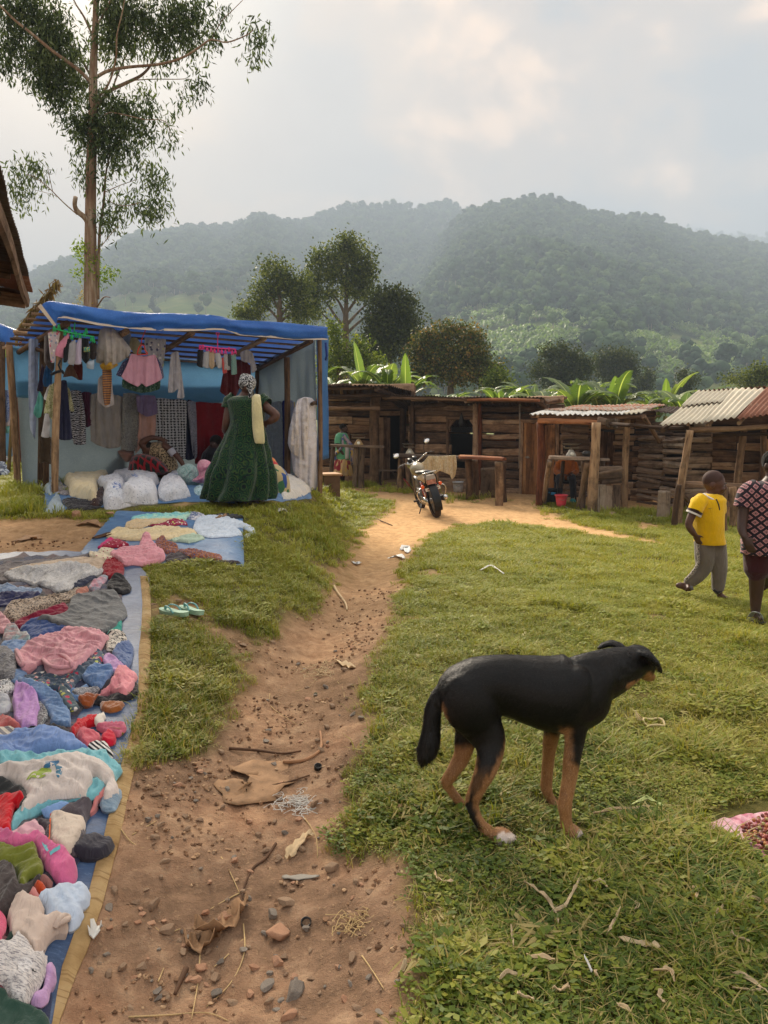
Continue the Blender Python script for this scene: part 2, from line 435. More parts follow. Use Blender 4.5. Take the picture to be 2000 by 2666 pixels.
#INSTANCING (stuff only)
def hidden_collection(name,objs):
 c=bpy.data.collections.new(name)
 for o in objs:
  COL.objects.unlink(o);c.objects.link(o)
 return c
def scatter(name,mat,protos,pts,rot,scl,idx,label,cat,tilt=None):
 me=bpy.data.meshes.new(name);n=len(pts);me.vertices.add(n);me.vertices.foreach_set('co',np.asarray(pts,np.float32).ravel())
 o=bpy.data.objects.new(name,me);link(o)
 rv=np.zeros((n,3),np.float32);rv[:,2]=rot
 if tilt is not None:rv[:,0]=tilt[:,0];rv[:,1]=tilt[:,1]
 a=me.attributes.new('rv','FLOAT_VECTOR','POINT');a.data.foreach_set('vector',rv.ravel())
 scl=np.asarray(scl,np.float32)
 if scl.ndim==1:scl=np.repeat(scl[:,None],3,1)
 a=me.attributes.new('sv','FLOAT_VECTOR','POINT');a.data.foreach_set('vector',scl.ravel())
 a=me.attributes.new('ki','INT','POINT');a.data.foreach_set('value',np.asarray(idx,np.int32))
 g=bpy.data.node_groups.new(name+'_nodes','GeometryNodeTree')
 g.interface.new_socket('Geometry',in_out='INPUT',socket_type='NodeSocketGeometry');g.interface.new_socket('Geometry',in_out='OUTPUT',socket_type='NodeSocketGeometry')
 gi=g.nodes.new('NodeGroupInput');go=g.nodes.new('NodeGroupOutput');ip=g.nodes.new('GeometryNodeInstanceOnPoints')
 ci=g.nodes.new('GeometryNodeCollectionInfo');ci.inputs['Collection'].default_value=hidden_collection(name+'_kinds',protos)
 ci.inputs['Separate Children'].default_value=True;ci.inputs['Reset Children'].default_value=True
 def na(nm,t):
  x=g.nodes.new('GeometryNodeInputNamedAttribute');x.data_type=t;x.inputs[0].default_value=nm;return[s for s in x.outputs if s.enabled][0]
 g.links.new(gi.outputs[0],ip.inputs['Points']);g.links.new(ci.outputs[0],ip.inputs['Instance']);ip.inputs['Pick Instance'].default_value=True
 g.links.new(na('ki','INT'),ip.inputs['Instance Index']);g.links.new(na('rv','FLOAT_VECTOR'),ip.inputs['Rotation']);g.links.new(na('sv','FLOAT_VECTOR'),ip.inputs['Scale'])
 g.links.new(ip.outputs[0],go.inputs[0])
 m=o.modifiers.new('scatter','NODES');m.node_group=g
 if mat:me.materials.append(mat)
 return tag(o,label,cat,kind='stuff')
def grass_mat():
 b=NB('grass_blades');p=b.pos();r=b.attr('r').outputs['Fac'];oi=b.oi()
 n=b.noise(p,.9,4,.6);n2=b.noise(b.map(p,loc=(9,3,0)),3.5,3,.6)
 t=b.math('ADD',b.math('MULTIPLY',n,.55),b.math('ADD',b.math('MULTIPLY',n2,.25),b.math('MULTIPLY',oi,.2)))
 t=b.math('SUBTRACT',t,b.math('MULTIPLY',b.ramp(b.math('DIVIDE',b.sep(p)[1],10.0),[(.18,1.0),(.34,.0)]),.045))
 c=b.ramp(t,[(.32,srgb(66,90,32)),(.44,srgb(106,126,42)),(.54,srgb(150,156,56)),(.66,srgb(190,180,96))])
 yy=b.sep(p)[1]
 dry=b.math('GREATER_THAN',r,.80);c=b.mix(b.math('MULTIPLY',dry,.9),c,srgb(186,168,108))
 c=b.mix(b.math('MULTIPLY',b.ramp(b.math('DIVIDE',yy,10.0),[(.25,.0),(.6,1.0)]),.5),c,srgb(172,178,68))
 b.col(c);b.rough(.55);b.set(Specular_IOR_Level=.35);b.translucent(b.mix(1.0,c,srgb(250,240,170),'MULTIPLY'),.4);return b.m
GM=grass_mat()
def tuft(name,nb,rad,hmin,hmax,wid,lean,seed,flat=.0):
 rg=np.random.default_rng(seed);V=[];F=[];r=[]
 for i in range(nb):
  a=rg.uniform(0,2*math.pi);rr=rad*math.sqrt(rg.uniform(0,1));bx,by=rr*math.cos(a),rr*math.sin(a)
  d=rg.uniform(0,2*math.pi);h=rg.uniform(hmin,hmax);ln=h*rg.uniform(.3,1.0)*lean;w=wid*rg.uniform(.6,1.2)
  dx,dy=math.cos(d),math.sin(d);nx,ny=-dy*w,dx*w;k=len(V);q=rg.uniform(0,1);z2=h*(1-flat*rg.uniform(.2,1))
  V+=[(bx-nx,by-ny,-.01),(bx+nx,by+ny,-.01),(bx+dx*ln*.35-nx*.9,by+dy*ln*.35-ny*.9,z2*.62),(bx+dx*ln*.35+nx*.9,by+dy*ln*.35+ny*.9,z2*.62),(bx+dx*ln*1.1,by+dy*ln*1.1,z2)]
  F+=[(k,k+1,k+3,k+2),(k+2,k+3,k+4)];r+=[q]*5
 o=fast(name,V,F,GM,local=True,smooth=False);add_attr(o,'r',r);return o
def herb(name,nl,rad,size,seed):
 rg=np.random.default_rng(seed);V=[];F=[];r=[]
 for i in range(nl):
  a=rg.uniform(0,6.28);rr=rad*math.sqrt(rg.uniform(0,1));c=np.array([rr*math.cos(a),rr*math.sin(a),rg.uniform(.004,.03)])
  d=rg.uniform(0,6.28);s=size*rg.uniform(.6,1.2);u=np.array([math.cos(d),math.sin(d),rg.uniform(-.1,.5)]);v=np.array([-math.sin(d),math.cos(d),rg.uniform(-.3,.3)]);k=len(V)
  V+=[c,c+u*s*.5+v*s*.28,c+u*s,c+u*s*.5-v*s*.28];F+=[(k,k+1,k+2),(k,k+2,k+3)];r+=[rg.uniform(0,.84)]*4
 o=fast(name,V,F,GM,local=True,smooth=False);add_attr(o,'r',r);return o
protos=[tuft('tuft_a',34,.06,.02,.055,.0022,1.5,1,.3),tuft('tuft_b',30,.07,.03,.08,.0024,1.6,2,.3),tuft('tuft_c',26,.05,.04,.10,.0026,1.2,3,.25),herb('tuft_d',26,.07,.028,4),herb('tuft_e',30,.08,.022,5),tuft('tuft_f',40,.12,.03,.075,.0045,1.5,6,.3),tuft('tuft_g',46,.16,.035,.09,.007,1.4,7,.25)]
def litter(name,n,seed):
 rg=np.random.default_rng(seed);V=[];F=[];r=[]
 for i in range(n):c=rg.uniform(-.09,.09,3);c[2]=rg.uniform(.01,.035);d=rg.uniform(0,6.28);u=np.array([math.cos(d),math.sin(d),rg.uniform(-.2,.2)])*rg.uniform(.012,.04);v=np.array([-math.sin(d),math.cos(d),rg.uniform(-.5,.5)])*rg.uniform(.001,.005);k=len(V);V+=[c-u,c+v,c+u,c-v];F.append((k,k+1,k+2,k+3));r+=[.95]*4
 o=fast(name,V,F,GM,local=True,smooth=False);add_attr(o,'r',r);return o
protos.append(litter('tuft_h',14,9))
CLOTH_ZONE=[]
TARP1=poly_xy([(150,2720),(180,2500),(250,2290),(318,1990),(388,1760),(388,1502),(330,1440),(40,1440),(-500,1500)])
TARP1=np.vstack([TARP1,[[-4.5,1.0]],[[-1.2,.6]]])
TARP2=poly_xy([(305,1330),(632,1350),(636,1478),(225,1470),(210,1440)])
_f=[G(*p)for p in[(70,1225),(90,1290),(100,1338),(271,1334),(420,1322),(560,1316),(650,1316),(735,1314),(818,1304)]]
CLOTH_ZONE+=[TARP1,TARP2,np.array([[v.x,v.y]for v in _f]+[[-.7,11.3],[-2.2,13.7],[-5.6,12.6]])]
def gen(n,y0,y1,kinds,smin,smax,seed,spread=.60,extra=1.6):
 rg=np.random.default_rng(seed);y=y0+(y1-y0)*rg.uniform(0,1,n)**.8;x=rg.uniform(-1,1,n)*(spread*y+extra)
 d=dirt_at(x,y);clump=fbm(x*2.2,y*2.2,6.6,3);cov=(1-d)*sstep(-.75,.0,clump+.35)
 keep=rg.uniform(0,1,n)<np.where(d>.8,cov*.1,cov)**1.3
 for p in CLOTH_ZONE:keep&=sdist(x,y,p)>.03
 x,y,d,clump=x[keep],y[keep],d[keep],clump[keep];z=gz(x,y);m=len(x)
 s=rg.uniform(smin,smax,m)*(.62+.5*sstep(-.2,.6,clump))*(1-.4*d)
 return np.stack([x,y,z],-1),rg.uniform(0,6.28,m),s,rg.choice(kinds,m),clump
SK_=poly_xy([(1825,2136),(1900,2104),(2010,2088),(2200,2100),(2300,2200),(2250,2300),(2010,2225),(1905,2200)]);CLOTH_ZONE.append(SK_)
for q in((1312,2186),(1490,2178),(1436,2098),(1226,2120)):g=G(*q);CLOTH_ZONE.append(np.array([[g.x+.06*math.cos(a),g.y+.05*math.sin(a)]for a in np.linspace(0,5.5,8)]))
sets=[gen(16000,.8,3.4,[0,1,3,4,3],.8,1.5,21),gen(2600,.8,3.6,[2,1],.8,1.5,22),gen(26000,3.2,7.5,[0,1,3,0],.9,1.4,23),gen(2600,3.2,8,[2,1],.8,1.3,24),gen(5200,.8,7.0,[7],.8,1.5,31),gen(17000,7.0,13.0,[5,5,1],.9,1.3,25),gen(15000,12.0,24.0,[6,5],1.0,1.5,26)]
sel=[np.ones(len(s[0]),bool)for s in sets]
sel[1]=sets[1][4]>.10;sel[3]=sets[3][4]>.15
pts=np.concatenate([s[0][m]for s,m in zip(sets,sel)]);rot=np.concatenate([s[1][m]for s,m in zip(sets,sel)])
scl=np.concatenate([s[2][m]for s,m in zip(sets,sel)]);idx=np.concatenate([s[3][m]for s,m in zip(sets,sel)])
scatter('grass',GM,protos,pts,rot,scl,idx,'short trampled green grass covering the yard beside the dirt path','grass')
#HILLS
HM=None
def hill_mat():
 b=NB('hillside');p=b.pos();n=b.noise(p,.012,6,.65);n2=b.noise(p,.06,4,.6)
 b.col(b.ramp(b.math('ADD',b.math('MULTIPLY',n,.6),b.math('MULTIPLY',n2,.4)),[(.35,srgb(58,74,38)),(.5,srgb(88,104,56)),(.62,srgb(122,124,76)),(.72,srgb(150,128,92))]));b.rough(1.0);b.set(Specular_IOR_Level=.0);return b.m
HM=hill_mat()
def forest_mat():
 b=NB('forest_leaves');oi=b.oi();p=b.pos();n=b.noise(p,.5,3,.6);n0=b.noise(p,.008,3,.6)
 t=b.math('ADD',b.math('MULTIPLY',oi,.55),b.math('MULTIPLY',n0,.45))
 c=b.ramp(t,[(.2,srgb(46,66,44)),(.45,srgb(66,92,54)),(.7,srgb(94,118,66)),(.9,srgb(122,138,80))])
 c=b.mix(b.math('MULTIPLY',n,.5),c,srgb(46,64,42));b.col(c);b.rough(.9);b.set(Specular_IOR_Level=.1);return b.m
FM=forest_mat();PALE_TRUNK=plain('pale_trunk',srgb(150,140,118),.9,.15,1,0)
BANL=None
def blob_tree(name,h,cw,ch,nb,trunk,seed,cone=False):
 rg=random.Random(seed);mb=MB();bm=bmesh.new();bmesh.ops.create_icosphere(bm,subdivisions=2,radius=1)
 bv=np.array([v.co[:]for v in bm.verts]);bf=[tuple(v.index for v in f.verts)for f in bm.faces];bm.free()
 for i in range(nb):
  t=i/max(1,nb-1);z=h-ch*.92*t-ch*.08
  wz=cw*(.25+.75*t if cone else math.sin(math.pi*(.18+.72*t)))
  a=rg.uniform(0,6.28);r=wz*.42*rg.uniform(.3,1);s=wz*.36*rg.uniform(.8,1.25)
  n=1+.35*pn(bv[:,0]*2.3+i*7+seed,bv[:,1]*2.3,bv[:,2]*2.3)
  V=bv*n[:,None]*np.array([s,s,s*.85])+np.array([r*math.cos(a),r*math.sin(a),z]);mb.add(V,bf,0)
 V=[];F=[]
 for i in range(110):
  t=rg.random();z=h-ch*t;wz=cw*(.2+.8*t if cone else math.sin(math.pi*(.15+.75*t)))*.56;a=rg.uniform(0,6.28);r=wz*rg.uniform(.75,1.12);c=np.array([r*math.cos(a),r*math.sin(a),z]);s=cw*.10
  q=np.array([[rg.uniform(-s,s)for _ in range(3)]for _ in range(3)]);k=len(V);V+=list(c+q);F.append((k,k+1,k+2))
 mb.add(V,F,0)
 if trunk:mb.tube([(0,0,-1),(0,0,h-ch*.5)],[.35,.15],5,1)
 o=fast(name,np.concatenate(mb.V),mb.F,[FM,PALE_TRUNK],local=True,mi=mb.mi);return o
def banana_clump(name,seed):
 rg=random.Random(seed);mb=MB()
 for k in range(9):
  a=rg.uniform(0,6.28);l=rg.uniform(1.8,3.0);up=rg.uniform(.5,1.6);w=.38;rows=[]
  for i in range(5):
   t=i/4;c=Vector((math.cos(a)*l*t,math.sin(a)*l*t,2.2+up*math.sin(t*2.1)*1.5-t*t*.8));s=Vector((-math.sin(a),math.cos(a),0))*w*math.sin(math.pi*(.12+.85*t));rows.append([c-s,c+s])
  mb.grid(rows)
 o=fast(name,np.concatenate(mb.V),mb.F,[BM],local=True);return o
def ban_mat():
 b=NB('banana_far');oi=b.oi();b.col(b.ramp(oi,[(.1,srgb(84,110,56)),(.6,srgb(120,146,76)),(.95,srgb(158,172,104))]));b.rough(.5);b.translucent(srgb(140,170,70),.3);return b.m
BM=ban_mat()
def skyl(pts):
 a=np.array([(p[0]-1000)/2000.0/(CP+(1333-p[1])/2000.0*SP)for p in pts])
 e=np.array([ray(*p).z/ray(*p).y for p in pts]);return a,e
def hill(name,pts,Rd,y0,p=1.25,amp=.10,drop=11,seed=0,back=1.12):
 pts=[(x,y+drop)for x,y in pts];A,E=skyl(pts);a=np.linspace(A[0],A[-1],260);e=np.interp(a,A,E)
 Rr=Rd*(1+.06*np.sin(a*9+seed));t=np.concatenate([np.linspace(0,1,90),np.linspace(1.02,back,8)])
 T=t[:,None];Y=y0+T*(Rr[None,:]-y0);X=a[None,:]*Y;zr=e*Rr+CAM_H
 S=np.where(T<=1,np.clip(T,0,1)**p,1-(T-1)*2.5)
 nz=fbm(X*6.0/Rd+seed,Y*4.0/Rd,seed,5);rg=1-np.abs(fbm(X*9.0/Rd+seed*2,Y*1.6/Rd,seed+4,3))*2
 env=np.clip(np.sin(np.pi*np.clip(T,0,1)),0,1)*1.0
 Z=zr[None,:]*(S+amp*env*(nz*.9+rg*.55-.35))-2.0*(T<.02)
 V=np.stack([X,Y,Z],-1);h,w=X.shape;i=np.arange(h-1)[:,None]*w+np.arange(w-1)[None,:]
 F=np.stack([i,i+1,i+1+w,i+w],-1).reshape(-1,4);o=fast(name,V.reshape(-1,3),F,HM,at=(0,0,-.5));tag(o,kind='structure')
 return dict(a=a,t=t,V=V,Rd=Rd,y0=y0)
def on_hill(H,n,rg,tmin=.0,tmax=1.0,q=.5):
 u=rg.uniform(0,1,n);tt=tmin+(tmax-tmin)*rg.uniform(0,1,n)**q;ci=u*(len(H['a'])-1.001);ri=np.interp(tt,H['t'],np.arange(len(H['t'])))
 c0=ci.astype(int);r0=np.minimum(ri.astype(int),len(H['t'])-2);fc=(ci-c0)[:,None];fr=(ri-r0)[:,None];V=H['V']
 P_=(V[r0,c0]*(1-fc)+V[r0,c0+1]*fc)*(1-fr)+(V[r0+1,c0]*(1-fc)+V[r0+1,c0+1]*fc)*fr
 return P_,tt
def px_of(Pt):
 x,y,z=Pt[:,0],Pt[:,1],Pt[:,2]-CAM_H;dep=y*CP-z*SP;v=y*SP+z*CP
 return 1000+2000*x/dep,1333-2000*v/dep
LEFT_SK=[(-500,800),(-100,780),(73,728),(110,708),(151,690),(192,678),(240,665),(275,660),(293,650),(339,622),(376,616),(420,612),(449,605),(499,595),(550,597),(595,597),(627,584),(660,570),(681,563),(731,577),(771,588),(803,583),(839,590),(880,640),(940,710),(1000,780),(1080,870),(1150,960),(1200,1040)]
CEN_SK=[(500,700),(650,640),(731,600),(803,583),(839,572),(875,556),(920,540),(957,546),(1002,547),(1061,545),(1115,543),(1156,540),(1183,550),(1205,559),(1260,580),(1350,640),(1500,760)]
RIGHT_SK=[(840,1040),(900,960),(960,860),(1020,780),(1080,700),(1140,630),(1190,575),(1219,553),(1273,536),(1318,531),(1377,522),(1440,522),(1485,539),(1539,555),(1612,570),(1657,568),(1711,572),(1740,592),(1792,611),(1883,622),(1940,630),(2000,647),(2200,690),(2600,760)]
FAR_R=[(1560,620),(1640,600),(1720,590),(1815,600),(1900,607),(2000,613),(2200,590),(2600,640)]
FAR_L=[(-500,640),(-200,660),(20,690),(80,703),(140,718),(240,740),(400,760)]
H1=hill('hill_left',LEFT_SK,1050,230,1.15,.10,10,2);H2=hill('hill_centre',CEN_SK,1200,400,1.2,.10,3,5);H3=hill('hill_right',RIGHT_SK,860,150,1.3,.09,13,9)
H4=hill('hill_far_right',FAR_R,1750,700,1.2,.05,5,12);H5=hill('hill_far_left',FAR_L,1950,900,1.2,.05,2,14)
fprot=[blob_tree('crown_a',10,7,7,7,True,1),blob_tree('crown_b',9,8,6,8,False,2),blob_tree('crown_c',13,6.5,7,7,True,3),blob_tree('crown_d',12,6,10,8,False,4,True),blob_tree('crown_e',7,6,6,6,False,5),blob_tree('crown_f',15,7.5,7,8,True,6)]
rg=np.random.default_rng(5);FP=[];FS=[]
def forest(H,n,smin,smax,dens,tmin=.0,q=.5):
 Pp,tt=on_hill(H,n,rg,tmin,1.02,q);X,Y=px_of(Pp);k=rg.uniform(0,1,n)<dens(X,Y,tt,Pp);FP.append(Pp[k]);FS.append(rg.uniform(smin,smax,k.sum()))
def nz(Pp,f,s):return fbm(Pp[:,0]*f,Pp[:,1]*f,s,4)
forest(H1,19000,.55,1.0,lambda X,Y,t,p:np.where((Y>770)&(X>250)&(X<640),.06,.95-.6*sstep(.15,.4,nz(p,.006,1.0))))
def dc(X,Y,t,p):return .4+.55*sstep(-.1,.2,nz(p,.004,3.0))
forest(H2,9000,.7,1.2,dc)
def dr(X,Y,t,p):
 d=np.full(X.shape,.97);d=np.where(((X-1330)/230)**2+((Y-905)/95)**2<1,.05,d);d=np.where(((X-1790)/190)**2+((Y-930)/70)**2<1,.03,d)
 d=np.where((Y>985)&(X>1650),.10,d);return np.where((X<1300)&(X>1020)&(Y>610)&(Y<800),d*(.25+.7*sstep(.0,.2,nz(p,.01,2.0))),d)
forest(H3,34000,.40,.85,dr)
forest(H4,2500,.7,1.2,lambda X,Y,t,p:np.full(X.shape,.5));forest(H5,2000,.8,1.3,lambda X,Y,t,p:np.full(X.shape,.7))
FPs=np.concatenate(FP);FSs=np.concatenate(FS);nn=len(FPs)
scatter('hill_forest',FM,fprot,FPs,rg.uniform(0,6.28,nn),FSs,rg.choice([0,1,2,3,4,5,0,2,5],nn),'dense hazy green forest covering the mountain slopes','forest')
bprot=[banana_clump('clump_a',1),banana_clump('clump_b',2)]
Pp,tt=on_hill(H3,30000,rg,.0,.5,.8);X,Y=px_of(Pp)
k=((((X-1330)/240)**2+((Y-905)/100)**2<1)|(((X-1790)/190)**2+((Y-930)/75)**2<1))&(rg.uniform(0,1,len(X))<.35+1.2*nz(Pp,.02,5.0));Pp=Pp[k]
scatter('banana_plantation',BM,bprot,Pp,rg.uniform(0,6.28,len(Pp)),rg.uniform(.7,1.2,len(Pp)),rg.integers(0,2,len(Pp)),'pale green banana plantation patches low on the right hillside','plantation')
#HAZE
hb=MB().box((0,1150,212),(6400,2600,430));hm=bpy.data.materials.new('haze_air');hm.use_nodes=True;t_=hm.node_tree;t_.nodes.clear()
o_=t_.nodes.new('ShaderNodeOutputMaterial');v_=t_.nodes.new('ShaderNodeVolumePrincipled');t_.links.new(v_.outputs[0],o_.inputs['Volume'])
v_.inputs['Color'].default_value=(.58,.72,.90,1);v_.inputs['Density'].default_value=.00105;v_.inputs['Anisotropy'].default_value=.0
hzo=hb.build('haze',hm,smooth=False);tag(hzo,'thin blue grey haze lying over the valley and hills','haze',kind='stuff')
#TREES
def leaf_mat(name,stops,trans,tf=.35,rough=.5,spec=.35):
 b=NB(name);r=b.attr('r').outputs['Fac'];p=b.pos();n=b.noise(p,.6,3,.6)
 t=b.math('ADD',b.math('MULTIPLY',r,.6),b.math('MULTIPLY',n,.4));c=b.ramp(t,stops);b.col(c);b.rough(rough);b.set(Specular_IOR_Level=spec*.4)
 b.translucent(b.mix(1.0,c,trans,'MULTIPLY'),tf);return b.m
LM_EUC=leaf_mat('gum_leaves',[(.25,srgb(40,50,36)),(.5,srgb(66,82,52)),(.75,srgb(104,118,78))],(1.5,1.5,.7),.3)
LM_IVY=leaf_mat('shoot_leaves',[(.25,srgb(70,90,30)),(.5,srgb(110,134,44)),(.75,srgb(150,160,60))],(1.5,1.6,.6),.4)
LM_YEL=leaf_mat('yellow_shoots',[(.25,srgb(120,110,40)),(.6,srgb(170,150,60)),(.8,srgb(190,170,80))],(1.4,1.3,.6),.4)
LM_MID=leaf_mat('mid_tree_leaves',[(.25,srgb(46,56,28)),(.45,srgb(74,88,38)),(.6,srgb(106,116,52)),(.8,srgb(140,144,74))],(1.5,1.5,.6),.3)
LM_DARK=leaf_mat('dark_tree_leaves',[(.25,srgb(38,48,26)),(.5,srgb(62,74,34)),(.75,srgb(92,98,48))],(1.4,1.4,.6),.25)
LM_MANGO=leaf_mat('mango_leaves',[(.25,srgb(44,56,26)),(.5,srgb(78,90,36)),(.62,srgb(118,112,50)),(.8,srgb(160,118,66))],(1.4,1.4,.6),.25,.4,.5)
LM_BUSH=leaf_mat('bush_leaves',[(.25,srgb(60,74,34)),(.5,srgb(92,112,44)),(.75,srgb(150,156,70))],(1.5,1.5,.6),.35)
def bark_mat(name,a,b_,c,sx=14):
 b=NB(name);v=b.obj();n=b.noise(b.map(v,(sx,sx,1.2)),1.0,5,.6,.6);n2=b.noise(v,1.1,4,.6)
 b.col(b.ramp(b.math('ADD',b.math('MULTIPLY',n,.6),b.math('MULTIPLY',n2,.4)),[(.35,a),(.5,b_),(.65,c)]));b.rough(.85);b.bump(n,.5,.02);return b.m
BARK_EUC=bark_mat('gum_bark',srgb(86,64,50),srgb(128,104,84),srgb(168,156,138))
BARK=bark_mat('tree_bark',srgb(60,48,38),srgb(92,78,62),srgb(124,110,92))
def leaves(C,n_each,size,rg,droop=.0,aspect=.22,jit=.5):
 K=len(C);N=K*n_each;c=np.repeat(C,n_each,0)+rg.normal(0,jit,(N,3))*size
 d=rg.normal(0,1,(N,3));d[:,2]-=droop;d/=np.linalg.norm(d,axis=1)[:,None]
 o=rg.normal(0,1,(N,3));s=np.cross(d,o);s/=np.linalg.norm(s,axis=1)[:,None]+1e-9
 L_=size*rg.uniform(.6,1.25,N)[:,None];W=L_*aspect
 V=np.stack([c,c+d*L_*.45+s*W,c+d*L_,c+d*L_*.45-s*W],1).reshape(-1,3)
 F=np.arange(N*4).reshape(-1,4);r=np.repeat(np.clip(np.repeat(rg.uniform(0,1,K),n_each)*.6+rg.uniform(0,1,N)*.4,0,1),4)
 return V,F,r
def in_lobes(lobes,conv,per_area,rg,shell=.55,dscale=.85):
 out=[]
 for(cx,cy,rx,ry,*w)in lobes:
  c=np.array(conv(cx,cy));ex=np.linalg.norm(np.array(conv(cx+rx,cy))-c);ey=np.linalg.norm(np.array(conv(cx,cy+ry))-c)
  n=max(3,int(per_area*(w[0]if w else 1.0)*ex*ey*math.pi));v=rg.normal(0,1,(n,3));v/=np.linalg.norm(v,axis=1)[:,None]
  r=rg.uniform(0,1,n)**(shell if shell else 1);v=v*r[:,None]*(1+.6*pn(v[:,0]*2.2+cx,v[:,1]*2.2,v[:,2]*2.2))[:,None]
  out.append(c+v*np.array([ex,(ex+ey)/2*dscale,ey]))
 return np.concatenate(out)
def branch_mb(mb,pts,r0,r1,n=6):
 q=catmull(pts,4);k=len(q);mb.tube(q,[r0+(r1-r0)*(i/(k-1))for i in range(k)],n)
 #tall gum tree on the left
def gum_tree():
 D=17.0;f=.458;rg=np.random.default_rng(3)
 def cv(x,y,o=.0):return P(x*f,y*f,D+o)
 u=f*D/2000
 root=thing('gum_tree','tall gum tree with bare trunk and drooping leaves rising behind the big blue stall','tree',(cv(520,1850).x,D,g1(cv(520,1850).x,D)))
 mb=MB();mb.tube(catmull([Vector((cv(520,1850).x,D,root.location.z-.2)),cv(520,1850),cv(515,1500),cv(515,1200),cv(520,900),cv(530,600),cv(530,400),cv(540,200),cv(545,0),cv(550,-300),cv(546,-700),cv(552,-1100)],5),lerps([46*u,38*u,34*u,29*u,27*u,24*u,21*u,17*u,14*u,11*u,7*u,2*u],5),14)
 mb.build('trunk',BARK_EUC,root)
 mb=MB()
 B=[([(525,480),(450,400),(300,290),(180,190),(80,110),(0,30),(-120,-80)],11,3,-.5),([(530,460),(470,350),(400,250),(350,150),(300,50),(250,-80)],7,2,.6),([(545,440),(620,400),(740,380),(900,365),(1030,330),(1130,270),(1200,225),(1290,240),(1400,200),(1440,170)],9,2,-.4),([(1200,225),(1260,120),(1310,70),(1380,0)],3,1.5,-.3),([(555,600),(620,520),(720,470),(800,430),(850,380),(900,300),(970,200),(1000,100),(1040,0)],12,2.5,.5),([(640,500),(700,350),(760,250),(850,150)],5,2,.8),([(720,460),(850,450),(1000,450),(1080,450),(1130,480)],3,1.2,.1),([(555,560),(620,470),(660,330),(665,200),(700,50),(720,-100)],7,2,-.7),([(560,690),(620,640),(740,660),(830,680),(900,680),(950,700),(970,780)],4,1.0,-.5),([(555,1700),(560,1480),(570,1280),(590,1150),(600,1000),(625,850),(600,750)],10,3,.1),([(600,1090),(690,1050),(780,1020)],3,1.5,.3),([(605,1140),(700,1170),(800,1150)],3,1.5,-.2),([(575,1400),(640,1320),(680,1280)],2.5,1.2,-.3),([(515,1300),(485,1240),(440,1200),(425,1165),(430,1120)],16,12,-.2),([(440,1220),(360,1150),(270,1060),(200,1010),(150,990)],3.5,1.5,-.3),([(300,1090),(280,1000),(270,950)],2,1,-.3),([(1060,460),(1040,520),(1035,580)],1.5,1,.1),([(200,1080),(280,1100),(330,1120)],1.5,1,-.3),([(555,1740),(590,1690),(625,1690)],5,2,-.3),([(545,250),(480,100),(420,0),(380,-150)],7,2,.3),([(550,150),(620,20),(700,-150),(760,-300)],7,2,-.3),([(548,-100),(400,-300),(250,-420)],7,2,.5),([(548,-200),(700,-400),(820,-520)],7,2,.2),([(548,-400),(450,-600),(400,-750)],5,2,-.5),([(548,-500),(650,-700),(720,-850)],5,2,.5)]
 for pts,a,b,off in B:
  k=len(pts);branch_mb(mb,[cv(x,y,off*(i/(k-1))*2.2)for i,(x,y)in enumerate(pts)],a*u,b*u)
 mb.build('branches',BARK_EUC,root)
 LB=[(60,60,120,100),(60,250,90,120),(30,370,60,50),(230,120,130,110),(260,260,110,90,1.3),(330,190,110,110),(210,330,90,70),(300,400,130,80,1.3),(260,480,110,60,1.2),(350,520,90,60),(400,340,90,90),(330,590,80,30),(440,480,60,80),(150,40,110,70),(330,50,80,60,.5),(640,60,80,90,1.3),(620,200,70,110,1.2),(700,120,90,90,1.4),(740,230,70,70),(800,80,90,90),(880,180,100,80),(920,280,90,60),(950,90,90,80),(1040,60,90,70),(1050,180,90,70),(1100,250,70,50),(1120,60,60,60),(1200,190,60,60),(1265,80,45,35),(930,390,35,40),(650,300,60,60),(1450,170,60,35),(1470,260,30,50),(1440,320,25,40),(1130,500,35,40),(1120,445,40,15),(1035,575,12,12),(600,540,70,50),(640,620,80,60,1.2),(700,600,70,50),(830,590,45,60),(790,520,60,30),(560,680,90,60,1.4),(450,700,80,70,1.3),(520,770,90,60,1.4),(640,720,100,60,1.2),(740,700,80,60),(800,700,60,50),(650,820,80,60),(780,830,60,50),(500,850,50,60),(600,880,60,50),(680,920,50,50),(860,750,20,25),(965,690,28,22),(960,810,18,15),(480,940,30,50),(490,1030,25,40),(570,1000,25,60),(840,960,70,30),(900,1040,50,60),(850,1050,30,40),(740,1130,50,40),(830,1190,70,50),(900,1180,40,50),(870,1240,30,30),(640,1200,60,50),(620,1280,50,40),(700,1230,30,30),(190,930,60,30),(110,980,50,40),(90,1060,40,60),(235,960,30,30),(130,1140,15,12),(200,1080,40,12)]
 for _ in range(34):LB.append((rg.uniform(150,1000),rg.uniform(-750,-40),rg.uniform(60,120),rg.uniform(50,90),.8))
 C=in_lobes(LB,cv,72,rg,.7,.9);V,F,r=leaves(C,26,.14,rg,1.7,.125,1.0)
 o=fast('foliage',V,F,LM_EUC,root,smooth=False);add_attr(o,'r',r)
 C=in_lobes([(450,1400,30,60),(500,1430,60,60),(450,1560,50,20),(510,1540,60,60),(620,1550,50,40),(590,1600,40,30),(530,1480,60,40)],cv,170,rg);V,F,r=leaves(C,8,.08,rg,.3,.2,.9)
 o=fast('trunk_shoots',V,F,LM_IVY,root,smooth=False);add_attr(o,'r',r);tag(o,kind='stuff')
 C=in_lobes([(480,1700,50,45),(470,1660,30,30),(520,1740,40,30)],cv,200,rg);V,F,r=leaves(C,8,.05,rg,.0,.2,1.0)
 o=fast('yellow_shoots',V,F,LM_YEL,root,smooth=False);add_attr(o,'r',r);tag(o,kind='stuff')
gum_tree()
